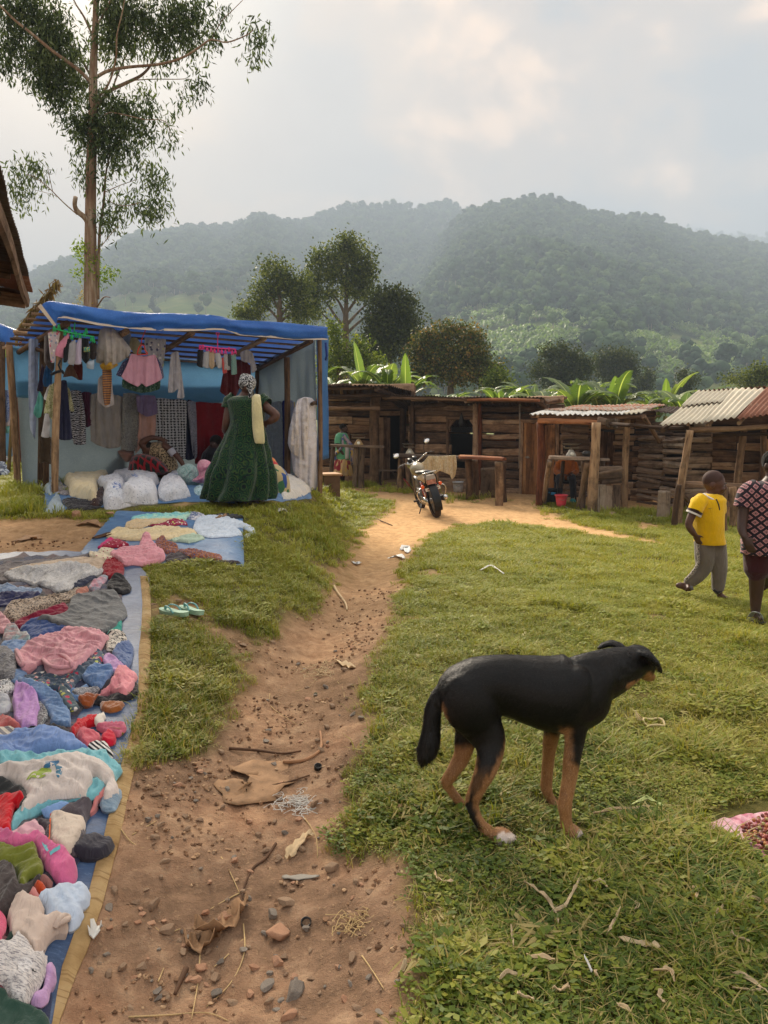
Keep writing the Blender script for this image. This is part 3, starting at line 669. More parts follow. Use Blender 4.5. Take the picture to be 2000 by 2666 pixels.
def far_tree(name,label,D,lobes,trunk,br,mat,f,off,size,per,seed,each=8,aspect=.42,group=None,tw=.25,droop=.2):
 rg=np.random.default_rng(seed)
 def cv(x,y,o=.0):return P(off[0]+x*f,off[1]+y*f,D+o)
 b0=cv(*trunk[0]);gz_=g1(b0.x,D)if D<60 else-.6
 root=thing(name,label,'tree',(b0.x,D,gz_));u=f*D/2000
 mb=MB();pts=[Vector((b0.x,D,gz_-.3))]+[cv(*p)for p in trunk];k=len(pts);mb.tube(catmull(pts,4),lerps([tw*(1-.75*i/(k-1))for i in range(k)],4),8)
 for pp in br:branch_mb(mb,[cv(*p)for p in pp],tw*.4,tw*.12,5)
 mb.build('trunk',BARK,root)
 C=in_lobes(lobes,cv,per*8.0,rg,.5);V,F,r=leaves(C,each*2,size*.68,rg,droop,aspect*.8,1.5)
 o=fast('crown',V,F,mat,root,smooth=False);add_attr(o,'r',r);return root
Z3=dict(f=.452,off=(550,500));Z4=dict(f=.452,off=(1250,480))
far_tree('gum_tree','shorter rounded gum tree left of the tallest one, behind the stall roof',48,[(370,450,90,60),(300,560,80,60),(430,520,90,70),(520,530,60,60),(280,640,70,60),(380,560,60,40),(500,620,60,90),(200,700,60,40),(160,690,30,35),(480,700,60,50),(250,710,60,40),(540,690,50,60)],[(395,760),(395,620),(380,480)],[[(395,740),(340,680),(300,640)],[(395,720),(450,650),(500,600)],[(395,690),(350,600),(320,560)],[(395,750),(460,700),(500,690)]],LM_MID,size=.26,per=4.6,seed=31,**Z3)
far_tree('gum_tree','tallest gum tree of the middle group with bare forked lower branches',50,[(780,300,90,55),(620,380,60,45),(720,380,90,70),(850,380,90,70),(600,460,50,60),(700,480,80,60),(820,490,110,70),(900,470,60,80),(590,570,60,80),(680,590,50,45),(800,570,70,45),(890,570,70,60),(590,680,55,60)],[(775,1000),(775,750),(778,640),(785,400)],[[(775,790),(720,720),(680,660),(650,620)],[(775,770),(840,700),(900,640)],[(776,720),(740,640),(700,590)],[(776,700),(820,640),(850,580)],[(775,850),(700,760),(640,700)],[(775,820),(850,750),(930,690)]],LM_MID,size=.26,per=4.8,seed=32,tw=.3,**Z3)
far_tree('leafy_tree','dark broad leafy tree right of the tallest gum tree',46,[(1050,600,80,45),(980,620,90,60),(1120,650,80,60),(1000,720,110,70),(1120,740,90,70),(950,780,80,70),(1060,820,120,70),(920,880,80,60),(1030,900,110,60),(1150,850,60,80),(1075,580,20,25),(1120,600,20,25)],[(1030,1000),(1030,800)],[],LM_DARK,size=.26,per=6.0,seed=33,**Z3)
far_tree('mango_tree','round dense mango tree with reddish new leaves behind the long wooden shop',38,[(1380,800,100,50),(1250,850,90,70),(1500,850,90,70),(1200,930,80,70),(1330,920,120,80),(1480,940,120,80),(1560,980,70,70),(1250,1020,110,70),(1420,1040,150,70),(1580,1060,80,60),(1640,1040,40,50),(1180,1060,60,60)],[(1380,1100),(1380,950)],[[(1380,1080),(1300,980)],[(1380,1080),(1480,980)]],LM_MANGO,size=.2,per=9.5,seed=34,**Z3)
far_tree('leafy_bush','ragged green bush between the blue stall and the banana plants',32,[(700,800,50,60),(720,900,60,60),(690,980,60,60),(760,980,60,50),(840,900,60,70),(850,980,80,50),(950,980,80,50),(700,1060,60,40)],[(740,1100),(740,950)],[],LM_BUSH,size=.17,per=11,seed=35,**Z3)
far_tree('leafy_tree','dark tree with several pointed tops behind the banana plants',60,[(400,980,45,45),(470,965,45,50),(540,1000,55,55),(340,1085,50,50),(450,1070,90,70),(570,1080,70,80),(620,1040,30,50),(395,945,18,22),(440,1140,100,60)],[(470,1180),(470,1000)],[],LM_DARK,size=.28,per=4.6,seed=36,**Z4)
far_tree('leafy_tree','rounded grey green tree right of the pointed dark one',78,[(760,990,90,45),(840,1020,70,60),(700,1050,60,60),(780,1090,100,70),(880,1090,40,50)],[(780,1200),(780,1050)],[],LM_DARK,size=.34,per=3.2,seed=37,**Z4)
far_tree('leafy_tree','low leafy tree at the right foot of the rounded grey green one',84,[(960,1110,50,40),(950,1160,60,40),(900,1180,50,40)],[(955,1230),(955,1130)],[],LM_DARK,size=.34,per=3.2,seed=38,**Z4)
far_tree('leafy_tree','small dark upright tree left of the rusty shed roof',58,[(1175,1110,30,40),(1230,1125,38,25),(1180,1170,50,40),(1165,1088,14,20),(1190,1230,40,40),(1140,1190,30,20)],[(1185,1260),(1178,1120)],[],LM_DARK,size=.24,per=6,seed=39,**Z4)
far_tree('leafy_tree','yellow green tree rising above the rusty shed roof at the right edge',44,[(1440,1120,40,25),(1530,1115,60,28),(1620,1070,60,36),(1640,1120,60,50),(1560,1150,80,30),(1740,1080,80,60)],[(1600,1200),(1600,1120)],[],LM_MID,size=.2,per=8,seed=40,**Z4)
far_tree('leafy_bush','pale green bush at the right foot of the mango tree',36,[(100,1105,50,60),(150,1140,50,40),(60,1150,50,40)],[(110,1200),(110,1120)],[],LM_BUSH,size=.18,per=10,seed=41,**Z4)
#BANANAS
def ban_leaf_mat(name,stops):
 b=NB(name);u=b.uv();uo=b.sep(u);oi=b.oi();rib=b.ramp(b.math('ABSOLUTE',b.math('SUBTRACT',uo[0],.5)),[(.02,1.0),(.05,.0)])
 vein=b.wave(u,22,.5,2,1,d='Y');c=b.ramp(b.math('ADD',b.math('MULTIPLY',oi,.7),b.math('MULTIPLY',b.noise(b.pos(),2,3),.3)),stops)
 c=b.mix(b.math('MULTIPLY',vein,.22),c,srgb(60,90,30));c=b.mix(rib,c,srgb(190,204,130));b.col(c);b.rough(.35);b.set(Specular_IOR_Level=.5);b.bump(vein,.25,.01)
 b.translucent(b.mix(1.0,c,(1.25,1.3,.6),'MULTIPLY'),.4);return b.m
BLM=ban_leaf_mat('banana_leaf',[(.1,srgb(70,92,48)),(.5,srgb(98,122,66)),(.9,srgb(134,150,88))])
BLB=ban_leaf_mat('banana_leaf_young',[(.1,srgb(122,150,58)),(.9,srgb(140,166,72))])
BLD=plain('banana_leaf_dry',srgb(132,108,70),.85,.25,6)
BST=bark_mat('banana_stem',srgb(88,84,50),srgb(124,122,72),srgb(150,138,96),20)
def banana_leaf(root,p0,az,el,ln,wd,droop,mat,rg,ragged=.5):
 n=22;pts=[];p=Vector(p0);e=el;st=ln/n
 for i in range(n+1):
  pts.append(p.copy());p=p+Vector((math.cos(az)*math.cos(e),math.sin(az)*math.cos(e),math.sin(e)))*st;e-=droop/n*(.4+1.2*i/n)
 V=[];F=[];U=[];side=Vector((-math.sin(az),math.cos(az),0));cut=1.0
 for i in range(n):
  t0,t1=i/n,(i+1)/n;a,b=pts[i],pts[i+1];tg=(b-a).normalized();up=side.cross(tg)*-1;up=up if up.z>0 else-up
  def w(t):return wd*(.0 if t<.12 else math.sin(math.pi*min(1,(t-.12)/.88)**.75)**.6 if t<1 else .0)
  for s in(-1,1):
   dr=rg.uniform(0,1)*ragged;q=rg.uniform(.88,1.0);k=len(V)
   if i%3==0:cut=rg.uniform(0,ragged)
   o0=side*s*w(t0)*q+up*(.28-cut*.7)*w(t0);o1=side*s*max(w(t1),.01)*q+up*(.28-cut*.7)*w(t1);gap=tg*st*(.22*dr)
   V+=[a,b,a+side*s*.5*w(t0)+up*.16*w(t0),b+side*s*.5*w(t1)+up*.16*w(t1),a+o0+gap,b+o1-gap]
   F+=[(k,k+1,k+3,k+2),(k+2,k+3,k+5,k+4)]
   U+=[(.5,t0),(.5,t1),(.5+.25*s,t0),(.5+.25*s,t1),(.5+.5*s,t0),(.5+.5*s,t1)]
 o=fast('leaf',V,F,mat,root,uv=U);return o
def banana(px,py_base_d,label,h,specs,seed,nrand=6,dry=1,ln=(1.6,2.3)):
 d=py_base_d;x=(px-1000)/2000*d;gzz=g1(x,d);root=thing('banana_plant',label,'plant',(x,d,gzz));rg=random.Random(seed)
 top=Vector((x+rg.uniform(-.1,.1),d,gzz+h));MB().tube(catmull([Vector((x,d,gzz-.1)),Vector((x,d,gzz+h*.5)),top],4),lerps([.13,.10,.06],4),8).build('stem',BST,root)
 a0=rg.uniform(0,6.28)
 for i in range(nrand):
  banana_leaf(root,top,a0+i*2.4+rg.uniform(-.3,.3),R(rg.uniform(48,78)),rg.uniform(*ln),rg.uniform(.18,.27),rg.uniform(1.2,2.4),BLM,rg,rg.uniform(.5,1.0))
 for(az,el,l,w,dr,br)in specs:banana_leaf(root,top,R(az),R(el),l,w,R(dr),BLB if br else BLM,rg,.15 if br else .5)
 for i in range(dry):banana_leaf(root,top-Vector((0,0,.1)),rg.uniform(0,6.28),R(30),1.3,.16,2.8,BLD,rg,.9)
GBAN='banana plants in a row behind the wooden shops'
BAN=[(945,24.0,'banana plant with a broad bright young leaf leaning left above the first shop',1.9,[(150,80,2.1,.34,4,1),(20,60,2.0,.3,60,0),(0,50,1.9,.3,70,0)],5),(1060,22.5,'banana plant with one upright narrow bright leaf left of the mango tree',1.5,[(100,88,2.0,.22,2,1),(10,55,1.8,.28,90,0)],4),(1000,23.5,'banana plant between the two bright leaved ones above the shop roof',1.7,[],7),(1150,23.0,'banana plant with drooping ragged leaves in front of the mango tree',1.0,[(0,45,1.7,.3,70,0)],5),(1255,24.0,'low banana plant right under the mango tree',.9,[],6),(1305,24,'leftmost banana plant right of the mango tree, short upright leaves',1.1,[(95,82,1.2,.25,8,0)],6),(1375,25,'banana plant before the dark pointed tree, loose ragged leaves',1.3,[(70,70,1.6,.22,30,0)],7),(1430,23,'banana plant with long leaves arching left over the shop roof end',1.1,[(170,50,2.0,.25,50,0)],6),(1497,22,'banana plant with a torn upright leaf above the white shed roof',1.2,[(100,84,1.5,.26,10,0),(80,74,1.7,.2,20,0)],6),(1560,23,'shaggy banana plant with pale hanging leaves in the row middle',1.3,[(60,60,1.5,.25,80,0)],7),(1600,22,'banana plant with one smooth bright upright leaf above the shed roof',1.2,[(85,84,1.65,.27,6,1),(140,60,1.5,.28,60,0)],6),(1655,24,'banana plant between the bright leaf and the paired leaves',.9,[(10,50,1.6,.25,40,0)],6),(1695,23,'banana plant with a broad leaf leaning left beside the tall narrow leaf',1.0,[(110,66,1.5,.3,10,1)],5),(1728,22.5,'banana plant with the tallest narrow upright leaf near the right shed',1.2,[(90,87,1.6,.20,3,1),(40,80,1.3,.16,4,1)],5),(1775,21,'rightmost banana plant, partly behind the slanted roof',1.0,[(60,70,1.5,.25,30,1)],6),(1335,27,'small banana plant at the back between bush and pointed tree',1.1,[],5),(1460,28,'small banana plant farther back behind the torn leaf',1.3,[],5),(1530,27,'banana plant with a pale dead leaf standing upright',1.5,[(75,80,1.5,.15,25,0)],5),(870,27,'banana plant mostly hidden by the right end of the stall',1.6,[],5)]
for i,(px,d,lab,h,sp,n)in enumerate(BAN):banana(px,d,lab,h+.5,[(a_,e_,l_-.5,w_*.8,q_,b_)for a_,e_,l_,w_,q_,b_ in sp],50+i,n+2,ln=(1.2,1.9))
banana(22,20.5,'banana plant with a broad green leaf behind the small left stall',1.3,[(90,80,2.0,.5,10,0),(60,60,1.5,.4,40,0)],90,3)
def dry_leaf():
 D=13.2;rg=np.random.default_rng(8);a,b=P(45,860,D),P(152,728,D);root=thing('banana_leaf','dead brown banana leaf leaning up behind the left end of the stall roof','leaf',(a.x,D,g1(a.x,D)))
 MB().tube([Vector((a.x-.3,D,g1(a.x-.3,D))),a,b],[.03,.022,.006],6).build('stalk',BLD,root)
 t=rg.uniform(.1,1,170)[:,None];C=np.array(a)*(1-t)+np.array(b)*t;V,F,r=leaves(C,3,.15,rg,2.2,.10,.15);o=fast('shreds',V,F,leaf_mat('dry_shreds',[(.2,srgb(92,70,42)),(.6,srgb(130,110,66)),(.9,srgb(150,140,70))],(1.2,1.1,.8),.3),root,smooth=False);add_attr(o,'r',r)
dry_leaf()
rgw=np.random.default_rng(77)
WT=[herb('weed_a',40,.16,.07,14),tuft('weed_b',30,.12,.1,.25,.006,1.2,15)]
wp=[]
for(px,py,rx,ry,n)in[(900,1268,1.0,.25,160),(1050,1282,.7,.2,70),(930,1262,.6,.2,90),(1200,1300,.8,.25,50),(20,1285,.5,.6,110),(30,1330,.4,.2,60),(1725,1345,.7,.3,80),(1570,1350,.6,.15,40),(860,1290,.4,.3,60),(1680,1340,.6,.3,40)]:
 c=G(px,py);wp.append(np.stack([c.x+rgw.normal(0,rx,n)*.6,c.y+rgw.normal(0,ry,n)*.8],-1))
wp=np.concatenate(wp);wz=gz(wp[:,0],wp[:,1]);n=len(wp)
scatter('weeds',LM_BUSH,WT,np.column_stack([wp,wz]),rgw.uniform(0,6.28,n),rgw.uniform(.35,.8,n),rgw.integers(0,2,n),'low green weeds at the foot of the stalls and shops','weeds')
#WOODEN SHOPS
def wood_mat(name,stops,bump=.7,sx=1.2,sy=26):
 b=NB(name);u=b.uv();oi=b.oi();cb=b.n('ShaderNodeCombineXYZ');b.l(b.math('MULTIPLY',oi,37.0),cb.inputs[0]);b.l(b.math('MULTIPLY',oi,91.0),cb.inputs[1])
 ad=b.n('ShaderNodeVectorMath',operation='ADD');b.l(u,ad.inputs[0]);b.l(cb.outputs[0],ad.inputs[1]);v=ad.outputs[0]
 g=b.noise(b.map(v,(sx,sy,1)),1.6,6,.65,.6);k=b.noise(b.map(v,(2.2,5,1)),1.5,4,.6,1.2);st=b.noise(b.map(v,(1,1,1)),2.2,5,.7)
 t=b.math('ADD',b.math('MULTIPLY',g,.38),b.math('ADD',b.math('MULTIPLY',k,.28),b.math('MULTIPLY',oi,.34)))
 c=b.ramp(t,stops);c=b.mix(b.ramp(st,[(.50,.0),(.66,.65)]),c,srgb(44,34,27));c=b.mix(b.ramp(g,[(.33,.8),(.42,.0)]),c,srgb(34,25,20))
 b.col(c);b.rough(.88);b.set(Specular_IOR_Level=.2);b.bump(b.math('ADD',g,b.math('MULTIPLY',k,.5)),bump,.012);return b.m
W_DARK=wood_mat('weathered_plank',[(.30,srgb(62,47,37)),(.45,srgb(108,83,64)),(.58,srgb(152,122,96)),(.70,srgb(178,152,126))])
W_GREY=wood_mat('grey_plank',[(.30,srgb(76,60,50)),(.45,srgb(120,100,84)),(.6,srgb(152,132,114)),(.72,srgb(176,160,142))])
W_DOOR=wood_mat('door_plank',[(.30,srgb(92,60,36)),(.45,srgb(134,92,58)),(.6,srgb(164,118,76)),(.72,srgb(184,144,100))])
W_POLE=wood_mat('pole_wood',[(.32,srgb(52,38,29)),(.45,srgb(88,67,50)),(.57,srgb(130,102,77)),(.70,srgb(176,146,114))],.6,1,9)
W_RED=wood_mat('red_brown_post',[(.30,srgb(84,48,32)),(.45,srgb(134,82,54)),(.6,srgb(168,112,76)),(.72,srgb(190,140,104))],.6,1,9)
W_LOG=wood_mat('dark_log',[(.30,srgb(46,36,30)),(.45,srgb(78,62,50)),(.6,srgb(104,86,70)),(.72,srgb(130,110,90))],.8,1,8)
rw=random.Random(101)
def plank(root,a,b,h,th=.03,mat=None,wob=.12,seg=7,name='plank',up=(0,0,1),slab=.4,taper=.1):
 a=Vector(a);b=Vector(b);t=(b-a).normalized();up=Vector(up);up=(up-t*up.dot(t)).normalized();nrm=t.cross(up);ln=(b-a).length
 V=[];U=[];F=[];s1,s2,s3=rw.uniform(0,99),rw.uniform(0,99),rw.uniform(-1,1)*taper
 for i in range(seg+1):
  q=i/seg;x=q*ln;top=h/2*(1+wob*math.sin(s1+x*2.3)+wob*.6*math.sin(s2+x*7)+s3*(q-.5));bot=-h/2*(1+wob*math.sin(s2+x*2.9)+wob*.6*math.sin(s1+x*6))
  c=a+t*(x+(rw.uniform(-.02,.03)if i in(0,seg)else 0))+up*(.1*h*math.sin(s1+x*1.1)*wob*4)+nrm*(.008*math.sin(s2+x*1.7))
  for(v,d)in((top,-th*.5),(top*.8,th*(.5-slab*.3)),(0,th*.5+slab*th*.5),(bot*.8,th*(.5-slab*.3)),(bot,-th*.5)):
   V.append(c+up*v+nrm*d);U.append((x,v))
 for i in range(seg):
  for j in range(5):
   p=i*5+j;q=i*5+(j+1)%5;F.append((p,q,q+5,p+5))
 F.append((4,3,2,1,0));F.append(tuple(seg*5+j for j in range(5)))
 return fast(name,V,F,mat or W_DARK,root,smooth=False,uv=U)
def pole(root,pts,r0,r1=None,mat=None,name='pole',n=9,crook=.02,label=None):
 pts=[Vector(p)for p in pts];r1=r0*.85 if r1 is None else r1
 if len(pts)==2:m=(pts[0]+pts[1])/2+Vector([rw.uniform(-crook,crook)for _ in range(3)]);pts=[pts[0],m,pts[1]]
 q=catmull(pts,4);k=len(q);mb=MB();rr=[(r0+(r1-r0)*i/(k-1))*(1+rw.uniform(-.07,.07))for i in range(k)];mb.tube(q,rr,n)
 V=np.concatenate(mb.V);L_=[.0]
 for i in range(1,k):L_.append(L_[-1]+(q[i]-q[i-1]).length)
 U=[(L_[i//n],(i%n)/n*.5)for i in range(k*n)]
 o=fast(name,V,mb.F,mat or W_POLE,root,uv=U)
 for p in list(o.data.polygons)[-2:]:p.use_smooth=False
 if label:o['label']=label
 return o
def wall(root,A,B,z0,z1,h,mat,holes=(),th=.04,up_join=True,name='plank',breaks=(),skip=.0,wob=.16,tilt=.0):
 A=Vector(A);B=Vector(B);z=z0;outs=[]
 while z<z1:
  hh=h*rw.uniform(.75,1.3);cuts=[.0,1.0]+[b+rw.uniform(-.03,.03)for b in breaks];zc=z+hh/2
  segs=sorted(cuts);spans=[(segs[i],segs[i+1])for i in range(len(segs)-1)]
  for(u0,u1,za,zb)in holes:
   if za-hh*.3<zc<zb+hh*.3:
    ns=[]
    for s,e in spans:
     if e<=u0 or s>=u1:ns.append((s,e));continue
     if s<u0:ns.append((s,u0))
     if e>u1:ns.append((u1,e))
    spans=ns
  for s,e in spans:
   if e-s<.02:continue
   if rw.random()<skip:continue
   j=rw.uniform(-1,1)*tilt;a=A.lerp(B,s);b=A.lerp(B,e);a.z=zc+j;b.z=zc-j;o=plank(root,a,b,hh*rw.uniform(.88,1.0),th,mat if not callable(mat)else mat(),wob,name=name);outs.append(o)
  z+=hh
 return outs
def rust_mat(name,base,rust,amount,rough=.5,metal=.6):
 b=NB(name);u=b.uv();n=b.noise(b.map(u,(1,3,1)),1.4,6,.7,.3);n2=b.noise(b.map(u,(6,1,1)),3,4,.6);oi=b.oi()
 f=b.ramp(b.math('ADD',b.math('MULTIPLY',n,.7),b.math('MULTIPLY',n2,.3)),[(.60-amount*.3,.0),(.72-amount*.35,1.0)])
 sh=b.mix(n2,tuple(x*.75 for x in base),tuple(min(1,x*1.15)for x in base));c=b.mix(f,sh,b.mix(n2,rust,tuple(x*1.6 for x in rust)));b.col(c)
 b.rough(b.ramp(f,[(0,rough),(1,.9)]));b.set(Metallic=b.ramp(f,[(0,metal),(1,.0)]));b.bump(n,.2,.01);return b.m
IRON_PALE=rust_mat('pale_iron_sheet',srgb(196,188,168),srgb(150,100,66),.05,.6,.25)
IRON_WHITE=rust_mat('bright_iron_sheet',srgb(222,222,216),srgb(150,110,80),.0,.35,.5)
IRON_MIX=rust_mat('spotted_iron_sheet',srgb(176,164,148),srgb(140,84,58),.45,.6,.3)
IRON_RUST=rust_mat('rusty_iron_sheet',srgb(158,128,108),srgb(116,76,58),.75,.7,.2)
IRON_DARK=rust_mat('dark_iron_sheet',srgb(84,70,60),srgb(60,46,38),.6,.7,.2)
def sheet(root,A,B,C,D,mat,nw=None,amp=.018,lift=.0):
 A,B,C,D=(Vector(v)for v in(A,B,C,D));nrm=(B-A).cross(D-A).normalized();nrm=nrm if nrm.z>0 else-nrm
 wl=(B-A).length;nw=nw or max(4,int(wl/.085));k=nw*6;rows=7;V=[];F=[];U=[];ph=rw.uniform(0,6)
 for i in range(rows):
  t=i/(rows-1);a=A.lerp(D,t);b=B.lerp(C,t)
  for j in range(k+1):
   s=j/k;p=a.lerp(b,s)+nrm*(amp*math.sin(s*nw*2*math.pi)+lift+.012*math.sin(s*3+ph+t*4));V.append(p);U.append((s*wl,t*(D-A).length))
 for i in range(rows-1):
  for j in range(k):p=i*(k+1)+j;F.append((p,p+1,p+k+2,p+k+1))
 o=fast('roof_sheet',V,F,mat,root,uv=U);m=o.modifiers.new('th','SOLIDIFY');m.thickness=.003;return o
def XY(px,d,z=.0):return Vector(((px-1000)/2000*d,d,z))
BLACK=plain('blocker_black',srgb(30,25,22),1.0,.1,2,0)
#shop 1, leftmost with the porch
def shop1():
 r=thing('wooden_shop','leftmost wooden shop with a log porch and a dark open doorway','shop',(-1.0,20.4,g1(-1,20.4)));d=20.6;zb=g1(-1,d)-.05
 A=XY(830,d);B=XY(1080,d);zt=P(900,1015,d).z
 wall(r,A,B,zb,zt,.2,W_DARK,holes=[(.60,.86,zb-1,P(900,1080,d).z)],breaks=(.33,),wob=.10)
 for px in(984,1050):pole(r,[XY(px,d-.08,zb-.1),XY(px,d-.08,zt)],.055 if px<1000 else .09,mat=W_DARK,name='door_post')
 plank(r,XY(975,d-.06,P(900,1076,d).z),XY(1062,d-.06,P(900,1076,d).z),.12,.05,W_DARK)
 dr=thing_child('door',r)
 for k in range(3):plank(dr,XY(986,d-.12+.10*k,zb+.02)+Vector((.06+.09*k,0,0)),XY(986,d-.12+.10*k,P(900,1086,d).z)+Vector((.06+.09*k,0,0)),.13,.03,W_DARK,up=(1,.3,0),wob=.03)
 bk=23.2;dark_blocker(r,XY(838,bk-.1),XY(1074,bk-.1),zb,zt-.1)
 for(a,b)in((XY(830,d),XY(838,bk)),(XY(1080,d),XY(1074,bk)),(XY(838,bk),XY(1074,bk))):wall(r,a,b,zb,zt,.3,W_DARK,wob=.05)
 f=18.9
 FP_=[(846,1003,f-.3),(900,1003,f-.3),(955,1003,f-.3),(1012,1003,f-.3),(1072,1018,f+.5)];top=[P(x,y,q)for x,y,q in FP_]
 bkp=[Vector((p.x*1.12,bk+.3,p.z-.45))for p in top]
 for i in range(4):sheet(r,top[i],top[i+1],bkp[i+1],bkp[i],IRON_DARK,lift=.01*(i%2))
 pole(r,[P(836,1033,f),P(900,1033,f),P(960,1029,f),P(1015,1028,f)],.06,.055,W_POLE,'beam');pole(r,[P(838,1011,f-.1),P(1010,1008,f-.1)],.04,.04,W_POLE,'beam')
 pole(r,[P(836,1064,f),P(990,1064,f)],.05,.055,W_POLE,'beam');pole(r,[P(980,1012,f-.3),P(1070,1053,f+.6)],.075,.05,W_POLE,'beam');pole(r,[P(1050,1040,f+1.2),P(1090,1058,f+1.4)],.05,.05,W_DARK,'beam')
 b=G(972,1259);pole(r,[b-Vector((0,0,.2)),P(976,1180,b.y),P(974,1100,b.y),P(979,1028,b.y)],.13,.12,W_POLE,'post')
 b=G(849,1240);pole(r,[b-Vector((0,0,.2)),P(850,1062,b.y)],.05,.045,W_POLE,'post')
 for i in range(4):
  x=-.3-i*.38
  pole(r,[Vector((x-.75,f,top[0].z-.05)),Vector((x-.85,bk,top[0].z-.55))],.035,.035,W_DARK,'rafter')
def thing_child(name,parent):
 o=bpy.data.objects.new(name,None);o.empty_display_size=.05;o.parent=parent;link(o);return o
def dark_blocker(r,A,B,z0,z1):MB().box((Vector(A)+Vector(B))/2+Vector((0,0,(z0+z1)/2)),((Vector(B)-Vector(A)).length,.03,z1-z0),Matrix.Rotation(math.atan2(B[1]-A[1],B[0]-A[0]),3,'Z')).build('added_dark_blocker',BLACK,r,smooth=False)  # black board added behind the planks to block light slits and darken the inside
shop1()
#shop 2, long wall with the shuttered opening and the brown door
def shop2():
 A=Vector((XY(1066,19.4).x,19.4,0));B=Vector((XY(1462,16.4).x,16.4,0));ln=(B-A).length
 r=thing('wooden_shop','long middle wooden shop with a dark serving window and a brown plank door','shop',((A.x+B.x)/2,17.9,g1(2,17.9)))
 def u_of(px):
  k=(px-1000)/2000;return(k*A.y-A.x)/((B.x-A.x)-k*(B.y-A.y))
 def at(px,z,off=.0):
  p=A.lerp(B,u_of(px));n=Vector((-(B.y-A.y),B.x-A.x,0)).normalized();n=n if n.y<0 else-n;q=p+n*off;q.z=z;return q
 def zat(px,py):p=at(px,0);return P(px,py,p.y).z
 zb=g1(2,18)-.08;zt=zat(1250,1040);wz0,wz1=zat(1205,1196),zat(1205,1092)
 H=[(u_of(1172),u_of(1240),wz0,wz1),(u_of(1366),u_of(1450),zb-1,zat(1400,1101))]
 wall(r,A,A.lerp(B,u_of(1252)),zb,zt,.24,W_DARK,[(H[0][0]/u_of(1252),H[0][1]/u_of(1252),wz0,wz1)],.05,breaks=(.02,),wob=.08)
 wall(r,A.lerp(B,u_of(1252)),B,zb,zt,.17,W_DARK,[((u_of(1364)-u_of(1252))/(1-u_of(1252)),(u_of(1452)-u_of(1252))/(1-u_of(1252)),zb-1,zat(1400,1101))],.06,wob=.2,tilt=.012)
 W_=[(1168,1090,1168,1198),(1243,1090,1243,1198)]
 for a,b,c,dd in W_:plank(r,at(a,zat(a,b)+.02,.05),at(c,zat(c,dd)-.02,.05),.08,.04,W_DARK,up=(1,-.4,0),name='window_frame',wob=.03)
 plank(r,at(1166,wz1+.03,.05),at(1244,wz1+.03,.05),.08,.04,W_DARK,name='window_frame',wob=.03);plank(r,at(1166,wz0-.02,.05),at(1244,wz0-.02,.05),.06,.05,W_DARK,name='window_frame',wob=.03)
 for s,e in(((1170,1108),(1184,1092)),((1240,1108),(1228,1092))):plank(r,at(s[0],zat(*s),.03),at(e[0],zat(*e),.03),.10,.02,W_DARK,name='corner_board',wob=.03)
 pole(r,[at(1246,zb-.1,.12),at(1243,zt,.1)],.085,.07,W_DARK,'post');pole(r,[at(1255,zb-.1,.1),at(1253,zt+.05,.1)],.05,.045,W_RED,'post');pole(r,[at(1078,zb-.1,.1),at(1082,zt,.1)],.07,.06,W_DARK,'post')
 plank(r,at(1084,zat(1084,1060),.09),at(1165,zat(1165,1052),.09),.11,.03,W_DARK);plank(r,at(1084,zat(1084,1075),.07),at(1246,zat(1246,1078),.07),.14,.03,W_DARK)
 dr=thing_child('door',r);dz1=zat(1400,1103)
 for i in range(8):
  px=1369+i*10.2;plank(dr,at(px,zb,.03+.008*(i%2)),at(px,dz1-.01*(i%3),.03+.008*(i%2)),.125,.025,W_DOOR,up=(1,-.9,0),wob=.02,taper=.02)
 for px in(1362,1455):plank(r,at(px,zb-.05,.06),at(px,dz1+.05,.06),.07,.05,W_DARK,up=(1,-.9,0),name='door_frame',wob=.03)
 plank(r,at(1358,dz1+.05,.06),at(1458,dz1+.05,.06),.09,.05,W_DARK,name='door_frame',wob=.04)
 MB().box(at(1379,zat(1379,1190),.07),(.12,.03,.02)).box(at(1379,zat(1379,1190),.08),(.03,.05,.05)).build('bolt',plain('dull_steel',srgb(150,146,138),.4,.1,9,0,metal=.7),dr,smooth=False)
 n=6;E=[at(1050+i*(1462-1050)/n,0,.75)for i in range(n+1)]
 ys=[1028,1030,1033,1034,1035,1035,1035];Bk=[]
 for e,y in zip(E,ys):e.z=P(1000,y,e.y).z;q=e+Vector((1.0,3.6,-.75));Bk.append(q)
 for i in range(n):sheet(r,E[i],E[i+1],Bk[i+1],Bk[i],IRON_DARK,lift=.012*(i%2))
 pole(r,[E[0]+Vector((0,.1,-.06)),E[3]+Vector((0,.1,-.05)),E[6]+Vector((0,.1,-.06))],.04,.04,W_DARK,'beam');pole(r,[E[3]+Vector((.1,-.02,-.06)),E[6]+Vector((-.1,-.02,-.06))],.03,.03,W_RED,'beam')
 for i in range(7):pole(r,[E[i]+Vector((.05,.05,-.10)),at(1066+i*64,zt+.02,-.3)],.03,.03,W_DARK,'rafter')
 pole(r,[E[6]+Vector((-.12,.1,-.06)),at(1455,zat(1455,1090),.1)],.055,.05,W_POLE,'brace')
 S=Vector((1.0,3.2,0));wall(r,A,A+S,zb,zt-.3,.3,W_DARK,wob=.05);wall(r,B,B+S,zb,zt-.4,.22,W_DARK,wob=.08);wall(r,A+S,B+S,zb,zt-.5,.3,W_DARK,wob=.03,holes=[(.25,.45,zat(1200,1138),zat(1200,1134))])
 dark_blocker(r,A+S*.97,B+S*.97,zb,zat(1200,1140));dark_blocker(r,A+S*.97,B+S*.97,zat(1200,1136),zt-.45)
 plank(r,at(1190,zat(1200,1165),-1.2),at(1262,zat(1200,1165),-1.2),.35,.03,W_RED,name='counter')
